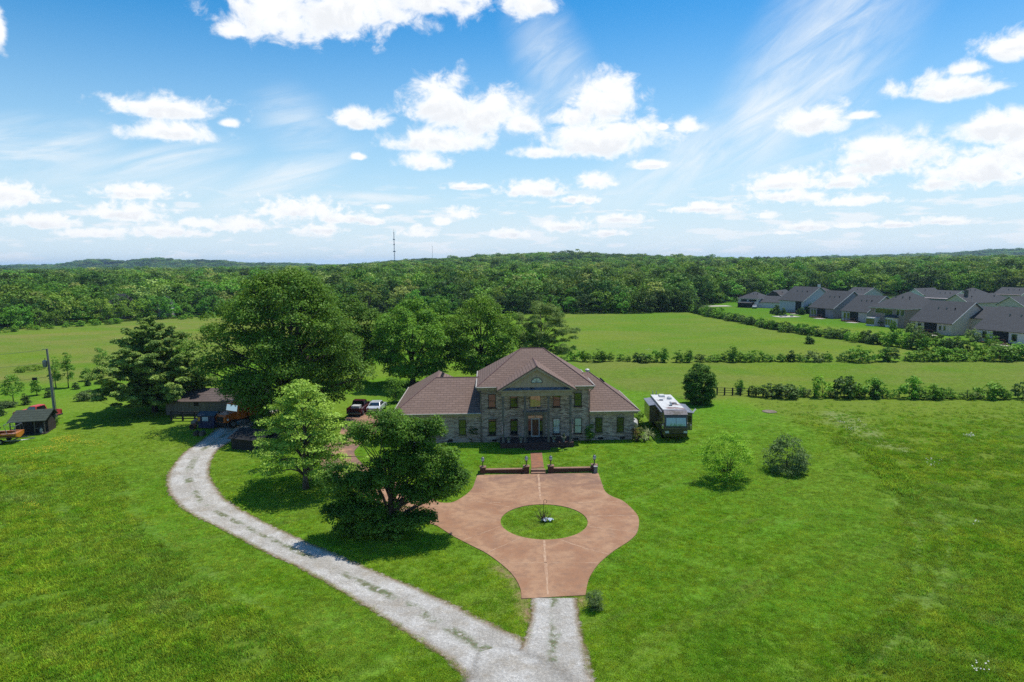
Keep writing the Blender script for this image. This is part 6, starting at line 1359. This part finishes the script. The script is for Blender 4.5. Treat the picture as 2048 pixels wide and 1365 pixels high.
est_house('grey hip roofed house left of the cream gable, far right', (1986, 622), 16, 15, 5.4, 5.2, 'cream', 'hip', rot=.1, wins=rowp('e', 3, 3, 3, 3.2, 1.2, 1.4))
est_house('cream dormer house cut by the right edge at the back of the estate', (2046, 632), 15, 14, 5.4, 4.4, 'cream', 'cross', rot=0, wins=row('b', -5, 2, 4, 3, 1.4, 1.6))
est_house('long roofed house at the back right corner of the estate', (2040, 606), 18, 14, 5.6, 4.8, 'cream', 'gable', rot=.1)
est_house('plain grey roofed house in the back row, left of the long roofed house', (1950, 606), 15, 13, 5.4, 4.4, 'grey', 'hip', rot=.15)
# three roofs showing among the trees at the left
def far_house(label, base, top, half, wall, rot):
    p, H, R = measure(base, top, half); o = thing('far_house', label, 'house', p, rot, 'houses among the trees at the left')
    L, Wd = R * 1.6, R * 1.1; MB().box(-L / 2, L / 2, -Wd / 2, Wd / 2, -.5, H * .6).build('walls', SD[wall], o)
    mb = MB(); r = Wd / 2; 
    for q in ([(-L / 2 - .4, -r - .4, H * .56), (L / 2 + .4, -r - .4, H * .56), (L / 2 - r, 0, H), (-L / 2 + r, 0, H)], [(L / 2 + .4, r + .4, H * .56), (-L / 2 - .4, r + .4, H * .56), (-L / 2 + r, 0, H), (L / 2 - r, 0, H)], [(L / 2 + .4, -r - .4, H * .56), (L / 2 + .4, r + .4, H * .56), (L / 2 - r, 0, H)], [(-L / 2 - .4, r + .4, H * .56), (-L / 2 - .4, -r - .4, H * .56), (-L / 2 + r, 0, H)]): mb.slab(q, .15)
    mb.build('roof', ASPH, o)
    for k in (-.5, .1, .6): MB().box(k * L * .4, k * L * .4 + 1.1, -Wd / 2 - .03, -Wd / 2 - .004, H * .28, H * .5).build('window', WINDOW, o)
FARH = [((246, 636), 588, 30, 'grey', .3), ((334, 634), 592, 16, 'white', .1), ((416, 610), 562, 15, 'grey', .2)]
for (b, t, h, w_, r), lb in zip(FARH, ['dark roof with a white gable among the trees left of the big pine', 'small dark roof low among the trees, right of the other left roof', 'distant grey roof above the tree line beside the largest tree']): far_house(lb, b, t, h, w_, r)
# little evergreens, parasols and cars in the estate gardens
LF_ARB = leaf_mat('leaf_arborvitae', C(44, 74, 36), C(60, 92, 44), .25)
for i, (px, py, t) in enumerate([(1551, 622, 609), (1557, 623, 610), (1563, 621, 608), (1569, 620, 608), (1576, 619, 606), (1549, 629, 616), (1556, 631, 617), (1566, 630, 615), (1543, 628, 618), (1612, 628, 612), (1622, 628, 606), (1604, 630, 614), (1596, 629, 617), (1634, 627, 618)]):
    p, H, R = measure((px, py), t, 3); place_bush(p, H, H * .95, 2, f'little dark evergreen, {ordw(i)} of the row planted in the estate garden', 'little evergreens in the estate garden', 600 + i, 'evergreen')
pat = MB(); pp = P(1572, 634); pt = thing('patio', 'pale paved patio with garden chairs in front of the evergreens', 'patio', pp, .2); MB().box(-4, 4, -3, 3, -.2, .12).build('paving', PATIO, pt)
for k, (x, y) in enumerate([(-2, 0), (0, .8), (2, -.4), (1, 1.8)]): MB().box(x - .4, x + .4, y - .4, y + .4, .121, .5).build('chair_block', GREYTOP, pt)
sedan('white car parked beside the white two storey house of the estate', P(1509, 617), 1.2, WHITEP); sedan('dark car on the pale estate drive, left of the white house', P(1442, 606), .4, RVDARK)
dv = MB(); a = P(1420, 613); dv.box(-9, 9, -3.5, 3.5, -.3, .1); d_ = dv.build('estate_drive', PATIO); d_.location = a; d_.rotation_euler = (0, 0, .1); tag(d_, 'pale concrete turning area at the left end of the estate', kind='structure')
for i, (px, py, t, h, lb) in enumerate([(1762, 652, 632, 10, 'young tree on the estate lawn before the taupe house'), (1786, 664, 640, 9, 'slim young tree on the lawn before the bay window'), (1830, 672, 644, 16, 'pale grey green tree left of the cream house'), (1818, 668, 650, 8, 'little dark tree against the taupe side wall'), (1960, 682, 658, 16, 'pale bushy tree between the cream and the white house'), (1982, 690, 664, 12, 'green young tree before the white house'), (1945, 684, 656, 14, 'grey bushy tree at the corner of the cream house')]):
    p, H, R = measure((px, py), t, h); place_bush(p, H, R * 1.8, [1, 4, 3, 6, 3, 1, 3][i], lb, 'young trees on the estate lawns', 640 + i, 'garden_tree')

# ------------------------------------------------------------------ radio masts
MASTM = M('mast_steel', C(120, 128, 140), C(96, 104, 116), .2, .6)
def mast(label, px, top, dist, w_, box):
    d = ray(px, 520); t = dist / d.y; p = Vector((d.x * t, dist, 0)); p.z = float(terrain(p.x, p.y)); H = zat(p, top) - p.z
    o = thing('radio_mast', label, 'mast', p, 0, 'radio masts on the skyline')
    lg = MB()
    for k in range(3): a = 2.094 * k; lg.tube([(w_ * math.cos(a), w_ * math.sin(a), 0), (w_ * .55 * math.cos(a), w_ * .55 * math.sin(a), H * .92)], w_ * .26, 4)
    n = 22
    for k in range(n):
        z0, z1 = H * .92 * k / n, H * .92 * (k + 1) / n
        for j in range(3): a, b = 2.094 * j, 2.094 * (j + 1); s0, s1 = w_ * (1 - .45 * k / n), w_ * (1 - .45 * (k + 1) / n); lg.tube([(s0 * math.cos(a), s0 * math.sin(a), z0), (s1 * math.cos(b), s1 * math.sin(b), z1)], w_ * .13, 4)
    lg.build('lattice', MASTM, o); MB().tube([(0, 0, H * .92), (0, 0, H)], w_ * .18, 5).build('antenna', MASTM, o)
    for f, s in box: MB().cyl((0, 0), w_ * s, 'z', H * f - w_ * .9, H * f + w_ * .9, 9).build('dish_ring', MASTM, o)
mast('tall radio mast with antenna rings on the skyline, nearer of the two', 789, 458, 1300, .95, [(.74, 1.9), (.45, 2.6), (.62, 1.4)])
mast('thin smaller radio mast on the skyline, right of the tall one', 865, 490, 2100, .7, [(.9, 1.4)])

# ------------------------------------------------------------------ woods
FM = [leaf_mat('wood_mid', C(56, 92, 30), C(76, 112, 38), .3, .12, .04, .75, g_=1.85), leaf_mat('wood_dark', C(38, 70, 28), C(54, 86, 34), .3, .12, .04, .7, g_=1.85), leaf_mat('wood_light', C(84, 118, 42), C(108, 138, 54), .35, .12, .04, .7, g_=1.85), leaf_mat('wood_pale', C(110, 130, 70), C(134, 150, 88), .35, .12, .04, .6, g_=1.85), leaf_mat('wood_bright', C(70, 116, 34), C(90, 134, 42), .35, .12, .04, .7, g_=1.85)]
FP = {}
def proto_tree(key, mat, prof, wide, seed, ncl=30, per=46, leaf=.066, z0=.12, rc=.165, lob=.3, surf=.7):
    rng = np.random.default_rng(seed); cs, v, q = crown(rng, 1.0, wide, prof, ncl, per, rc, leaf, .85, surf, (0, 0), lob, z0, .55, .55, .8)
    v[:, 2] = np.maximum(v[:, 2], 0); v[:, 2] /= v[:, 2].max(); cr = np_mesh('crown', v, q, mat)
    mb = limbs(MB(), rng, cs, 1.0, .022, .6, (0, 0), 7); st = bpy.data.meshes.new('trunk'); st.from_pydata(mb.v, [], mb.f); st.materials.append(BARK_PALE); FP[key] = (cr, st)
SKIRT = [(0, .5), (.1, .8), (.3, 1), (.55, .98), (.75, .78), (.9, .45), (1, .1)]
for k, (m, pr, wd) in enumerate([(0, SKIRT, .46), (1, SKIRT, .42), (2, ROUND, .42), (3, TALLR, .36), (4, SKIRT, .5), (0, TALLR, .34), (1, ROUND, .46), (2, SKIRT, .5)]): proto_tree(k, FM[m], pr, wd, 400 + k)
treeword = {0: 'mid green broad tree', 1: 'dark green broad tree', 2: 'light green round tree', 3: 'pale grey green tall tree', 4: 'bright green spreading tree', 5: 'slim mid green tree', 6: 'dark round tree', 7: 'light green spreading tree'}
def wood_tree(p, h, wd, key, label, group, seed):
    o = thing('woodland_tree', label, 'tree', p, random.Random(seed).uniform(0, 6.28), group, (wd, wd, h)); a, b = FP[key]; link('crown', a, o); link('trunk', b, o); return o
rg = random.Random(5)
def edge_row(line, step, hlo, hhi, groups, keys, back, first, word, cnt0=0):
    pts = smooth_line([P(*c) for c in line], 8); ln = [0]
    for a, b in zip(pts, pts[1:]): ln.append(ln[-1] + (b - a).length)
    s = rg.uniform(0, step); n = cnt0
    while s < ln[-1]:
        k = min(max(int(np.searchsorted(ln, s)), 1), len(pts) - 1); f = (s - ln[k - 1]) / (ln[k] - ln[k - 1]); p = pts[k - 1].lerp(pts[k], f)
        away = Vector((p.x, p.y, 0)).normalized(); q = p + away * (back + rg.uniform(-2, 2)); q.z = float(terrain(q.x, q.y)) - .1
        h = rg.uniform(hlo, hhi); kk = rg.choice(keys)
        wood_tree(q, h, h * rg.uniform(.85, 1.15), kk, f'{treeword[kk]}, {ordw(n)} from left, {word}', groups, int(s * 10) + back * 77)
        s += step * rg.uniform(.7, 1.3); n += 1
    return n
LEFT_E = [(-90, 668), (0, 661), (110, 652), (200, 646), (320, 638), (440, 632), (560, 629)]
MID_E = [(560, 629), (740, 627), (900, 627), (1110, 628), (1240, 627), (1372, 624)]
RIGHT_E = [(1385, 614), (1440, 604), (1490, 600), (1560, 594), (1660, 591), (1780, 591), (1900, 591), (2070, 591)]
edge_row(LEFT_E, 5.0, 6.0, 9.5, 'edge trees of the left wood', [0, 4, 7, 4, 5, 2], 2, None, 'front line of the left wood')
edge_row(LEFT_E, 6.5, 8.5, 11.0, 'second line trees of the left wood', [0, 1, 4, 6, 7, 5, 3], 13, None, 'second line of the left wood')
edge_row(MID_E, 5.5, 6.0, 10.0, 'edge trees of the middle wood', [0, 1, 4, 6, 4, 2], 2, None, 'front line of the middle wood')
edge_row(MID_E, 6.5, 10.5, 14.0, 'second line trees of the middle wood', [0, 1, 2, 3, 5, 6, 1], 11, None, 'second line of the middle wood')
edge_row(MID_E, 7.0, 13.0, 16.5, 'third line trees of the middle wood', [0, 1, 2, 3, 5, 6, 5, 1], 24, None, 'third line of the middle wood')
edge_row(RIGHT_E, 8.0, 11, 15, 'edge trees of the wood behind the estate', [0, 1, 2, 4, 6, 7], 4, None, 'front line of the estate wood')
# small shrubs at the foot of the left wood
edge = smooth_line([P(*c) for c in [(-60, 672), (0, 665), (100, 657), (200, 650), (330, 641), (420, 635)]], 8)
for i in range(36):
    p = edge[rg.randrange(len(edge) - 1)].lerp(edge[rg.randrange(len(edge) - 1)], 0) + Vector((rg.uniform(-3, 3), rg.uniform(-2.5, 1.5), 0)); hB = rg.uniform(1.0, 2.2)
    place_bush(p, hB, hB * 1.2, rg.choice([0, 1, 5, 0]), 'small bright bush at the foot of the left wood', 'small bushes at the foot of the left wood', 700 + i, 'edge_bush')

# the mass of the wood beyond: one scattered object
def forest_points():
    rng = np.random.default_rng(99); out = []
    lefte = [P(*c) for c in LEFT_E + MID_E[1:] + RIGHT_E]
    ang = np.array([math.atan2(p.x, p.y) for p in lefte]); dist = np.array([math.hypot(p.x, p.y) for p in lefte]); od = np.argsort(ang); ang, dist = ang[od], dist[od]
    back = np.interp(ang, [-.7, -.35, -.3, .28, .32, .7], [22, 22, 34, 34, 16, 16])
    sub = SUBDIV; houses = [P(*b) for b, *_ in FARH]
    d = 215.0
    while d < 4200:
        step = 7.0 * (1 + min(1.7, max(0, d - 400) / 700)); na = int(1.45 * d / step)
        a = -.73 + 1.46 * (np.arange(na) + rng.uniform(0, 1, na)) / na; r = d + rng.uniform(-.5, .5, na) * step
        ok = r > np.interp(a, ang, dist) + np.interp(a, ang, back)
        x, y = r * np.sin(a), r * np.cos(a)
        ok &= ~((y < 420) & inpoly(x, y, [(p[0], p[1]) for p in sub]))
        for hp in houses: ok &= np.hypot(x - hp.x, y - hp.y) > 11
        x, y, r = x[ok], y[ok], r[ok]; n = len(x); sc = step / 7.0
        h = rng.uniform(9.0, 16.0, n); wd = h * rng.uniform(.85, 1.15, n) * max(1, sc * .95)
        h = h * (1 + .12 * rng.normal(size=n))
        la = np.arctan2(x, y)
        h = np.where((la < -.33) & (r < 420), h * .82, h)
        # clumps of like trees
        fld = np.sin(x * .021 + 2 * np.sin(y * .013)) + np.sin(y * .027 + 1.7 * np.sin(x * .017)); kv = np.where(rng.uniform(size=n) < .55, np.where(fld > .7, rng.choice([2, 7, 3, 4], n), np.where(fld < -.7, rng.choice([1, 6, 1, 0], n), rng.choice([0, 4, 5, 7], n))), rng.integers(0, 8, n))
        clear = (np.sin(x * .009 + 1.0) * np.sin(y * .0075 + x * .003 + .5) > .86) & (r > 520); x, y, r, h, wd, kv = x[~clear], y[~clear], r[~clear], h[~clear], wd[~clear], kv[~clear]; n = len(x); la = np.arctan2(x, y)
        out.append(np.stack([x, y, terrain(x, y) - .3, wd, h, rng.uniform(0, 6.28, n), kv], 1)); d += step * .92
    return np.concatenate(out)
fp = forest_points(); print('forest trees', len(fp))
def forest_object(pts):
    me = bpy.data.meshes.new('forest'); me.vertices.add(len(pts)); me.vertices.foreach_set('co', pts[:, :3].astype(np.float32).ravel()); me.update()
    at = me.attributes.new('sc', 'FLOAT_VECTOR', 'POINT'); at.data.foreach_set('vector', np.stack([pts[:, 3], pts[:, 3], pts[:, 4]], 1).astype(np.float32).ravel())
    at = me.attributes.new('rt', 'FLOAT_VECTOR', 'POINT'); at.data.foreach_set('vector', np.stack([pts[:, 5] * 0, pts[:, 5] * 0, pts[:, 5]], 1).astype(np.float32).ravel())
    at = me.attributes.new('kv', 'INT', 'POINT'); at.data.foreach_set('value', pts[:, 6].astype(np.int32))
    o = tag(link('forest', me), 'broadleaf woods rolling back to the skyline hills', 'forest', kind='stuff')
    g = bpy.data.node_groups.new('forest_scatter', 'GeometryNodeTree'); g.interface.new_socket('Geometry', in_out='INPUT', socket_type='NodeSocketGeometry'); g.interface.new_socket('Geometry', in_out='OUTPUT', socket_type='NodeSocketGeometry')
    N = g.nodes.new; I = N('NodeGroupInput'); O = N('NodeGroupOutput'); ip = N('GeometryNodeInstanceOnPoints'); gi = N('GeometryNodeGeometryToInstance')
    crowns = {}
    for ob in S.objects:
        if ob.type == 'MESH' and ob.parent and ob.name.startswith('crown') and ob.parent.name.startswith('woodland_tree'): crowns.setdefault(ob.data.name, ob)
    keys = [FP[k][0].name for k in range(8)]
    for nm in reversed(keys):
        oi = N('GeometryNodeObjectInfo'); oi.transform_space = 'ORIGINAL'; oi.inputs['Object'].default_value = crowns[nm]; g.links.new(oi.outputs['Geometry'], gi.inputs[0])
    def att(nm, ty):
        n = N('GeometryNodeInputNamedAttribute'); n.data_type = ty; n.inputs[0].default_value = nm; return n.outputs[0]
    g.links.new(I.outputs[0], ip.inputs['Points']); g.links.new(gi.outputs[0], ip.inputs['Instance']); ip.inputs['Pick Instance'].default_value = True
    g.links.new(att('kv', 'INT'), ip.inputs['Instance Index']); g.links.new(att('rt', 'FLOAT_VECTOR'), ip.inputs['Rotation']); g.links.new(att('sc', 'FLOAT_VECTOR'), ip.inputs['Scale'])
    g.links.new(ip.outputs[0], O.inputs[0])
    md = o.modifiers.new('scatter', 'NODES'); md.node_group = g
    return o
forest_object(fp)

# ------------------------------------------------------------------ grass that stands up: mown lawn tufts and taller meadow tufts
def tuft_mesh(name, n, h, w_, mat, seed):
    rng = np.random.default_rng(seed); V, Q = [], []
    for i in range(n):
        a = rng.uniform(0, 6.28); r = w_ * math.sqrt(rng.uniform()); b = np.array([r * math.cos(a), r * math.sin(a), -.01]); ln = h * rng.uniform(.6, 1.25); t = rng.uniform(0, 6.28); l = rng.uniform(.1, .75) * ln
        d = np.array([math.cos(t) * l, math.sin(t) * l, ln]); s = np.array([-math.sin(t), math.cos(t), 0]) * (.009 + .05 * h) * rng.uniform(.7, 1.4)
        k = len(V); V += [b - s, b + s, b + d * .6 + s * .7 + [0, 0, .05 * ln], b + d * .6 - s * .7 + [0, 0, .05 * ln], b + d * np.array([1.15, 1.15, .96]) + s * .15, b + d * np.array([1.15, 1.15, .96]) - s * .15]; Q += [(k, k + 1, k + 2, k + 3), (k + 3, k + 2, k + 4, k + 5)]
    return np_mesh(name, V, Q, mat)
def scatter(name, label, pts, tuft):
    me = bpy.data.meshes.new(name); me.vertices.add(len(pts)); me.vertices.foreach_set('co', pts[:, :3].astype(np.float32).ravel()); me.update()
    for nm, arr in (('sc', np.repeat(pts[:, 3:4], 3, 1)), ('rt', np.stack([pts[:, 4] * 0, pts[:, 4] * 0, pts[:, 4]], 1))): me.attributes.new(nm, 'FLOAT_VECTOR', 'POINT').data.foreach_set('vector', arr.astype(np.float32).ravel())
    o = tag(link(name, me), label, 'grass', kind='stuff'); me.materials.append(tuft.materials[0])
    src = link('grass_tuft', tuft); tag(src, label, 'grass', kind='stuff'); q = pts[len(pts) // 2]; src.location = q[:3]
    g = bpy.data.node_groups.new(name + '_scatter', 'GeometryNodeTree'); g.interface.new_socket('Geometry', in_out='INPUT', socket_type='NodeSocketGeometry'); g.interface.new_socket('Geometry', in_out='OUTPUT', socket_type='NodeSocketGeometry')
    N = g.nodes.new; I = N('NodeGroupInput'); O = N('NodeGroupOutput'); ip = N('GeometryNodeInstanceOnPoints'); oi = N('GeometryNodeObjectInfo'); oi.transform_space = 'ORIGINAL'; oi.inputs['Object'].default_value = src; oi.inputs['As Instance'].default_value = True
    def att(nm):
        n = N('GeometryNodeInputNamedAttribute'); n.data_type = 'FLOAT_VECTOR'; n.inputs[0].default_value = nm; return n.outputs[0]
    g.links.new(I.outputs[0], ip.inputs['Points']); g.links.new(oi.outputs['Geometry'], ip.inputs['Instance']); g.links.new(att('rt'), ip.inputs['Rotation']); g.links.new(att('sc'), ip.inputs['Scale']); g.links.new(ip.outputs[0], O.inputs[0])
    md = o.modifiers.new('scatter', 'NODES'); md.node_group = g; return o
def grass_points(n, seed, y0, y1, fall):
    rng = np.random.default_rng(seed); y = y0 + (y1 - y0) * rng.uniform(size=n) ** fall; x = rng.uniform(-1, 1, n) * (y * .80 + 6)
    k = rng.uniform(size=n) > sstep(66, y1, y) ** .7; ob = [(p.x, p.y) for p in outer]; isl = ((x - ISL.x) / ISL_RX) ** 2 + ((y - ISL.y) / ISL_RY) ** 2 < .93
    k &= ~inpoly(x, y, ob) | isl
    for ob in [o for o in S.objects if o.name.split('.')[0] in ('gravel_lane', 'gravel_spur', 'gravel_fork', 'driveway_arm')]:
        v = np.array([w_.co[:2] for w_ in ob.data.vertices]); m = len(np.unique(np.round([a.value for a in ob.data.attributes['across'].data], 3))); v = v.reshape(-1, m, 2); e = .10
        L_, R_ = v[:, 0] + (v[:, -1] - v[:, 0]) * e, v[:, -1] + (v[:, 0] - v[:, -1]) * e
        k &= ~inpoly(x, y, [tuple(p) for p in L_] + [tuple(p) for p in R_[::-1]])
    # house, walk, walls
    c, s = math.cos(-HROT), math.sin(-HROT); hx, hy = (x - HP.x) * c - (y - HP.y) * s, (x - HP.x) * s + (y - HP.y) * c
    k &= ~((hx > -15.7) & (hx < 11.4) & (hy > 0) & (hy < 16.5)) & ~((np.abs(hx) < 4.2) & (hy > -4) & (hy < 1)) & ~((np.abs(x - 2.55) < .95) & (y > 60) & (y < 73))
    k &= ~((np.abs(y - (WALL_Y0 + (x - 2.5) * WALL_SL)) < .4) & (x > -3.8) & (x < 9))
    x, y = x[k], y[k]; tl = inpoly(x + .5 * np.sin(y * 1.3), y + .5 * np.sin(x * 1.7), MEADOW_L) | inpoly(x + .5 * np.sin(y * 1.3), y + .5 * np.sin(x * 1.7), MEADOW_R)
    return x, y, tl, rng
GR_LAWN = leaf_mat('grass_lawn', C(102, 140, 30), C(136, 160, 46), .5, .5, .05, .8, 0.0, g_=2.05, big=[(C(136, 156, 54), .05, .45, .64, .75, 0, 1), (C(84, 130, 34), .09, .5, .66, .4, 0, 1), (C(148, 154, 84), .7, .54, .72, .45, -40, .07), (C(150, 140, 86), .22, .62, .74, .5, -40, .35)]); GR_MEAD = leaf_mat('grass_meadow', C(98, 136, 34), C(134, 156, 52), .5, .4, .06, .8, 0.0, g_=2.05, big=[(C(122, 150, 46), .05, .45, .62, .7, 0, 1), (C(88, 122, 44), .08, .48, .64, .4, 0, 1), (C(140, 152, 88), .30, .55, .7, .35, 20, .5)])
x, y, tl, rngx = grass_points(270000, 31, 27, 98, 1.3)
pt = np.stack([x, y, terrain(x, y), rngx.uniform(.6, 1.4, len(x)), rngx.uniform(0, 6.28, len(x))], 1)
for px_, wd_ in LINES:
    for p in smooth_line([P(*c) for c in px_], 10):
        near_ = np.hypot(x - p.x, y - p.y) < wd_ * .8; pt[near_, 3] = np.minimum(pt[near_, 3], .55)
rim = inpoly(x, y, RIM_R); pt[rim, 3] *= 2.0; tl = tl | rim
clump = np.sin(x * .9 + 2 * np.sin(y * .7)) + np.sin(y * 1.1 + 2 * np.sin(x * .5)) + rngx.normal(0, .8, len(x))
scatter('grass', 'mown lawn grass standing round the house and drives', pt[~tl & (clump > -1.6)], tuft_mesh('grass_tuft', 16, .06, .22, GR_LAWN, 1))
scatter('meadow_grass', 'taller uncut meadow grass at the left and right of the lawn', pt[tl & (clump > -.9)], tuft_mesh('meadow_tuft', 18, .15, .24, GR_MEAD, 2))

# ------------------------------------------------------------------ air
hz = bpy.data.materials.new('haze_air'); hz.use_nodes = True; hz.node_tree.nodes.clear(); t = NT(hz.node_tree)
pv = t.n('ShaderNodeVolumePrincipled', inp={'Color': (0.50, 0.72, 1.0, 1), 'Density': 0.00008, 'Anisotropy': 0.2})
t.l.new(pv.outputs[0], t.n('ShaderNodeOutputMaterial').inputs['Volume'])
tag(MB().box(-13000, 13000, -400, 14000, -1.5, 105).build('haze', hz), 'thin blue summer haze over the distant woods and hills', 'haze', kind='stuff')
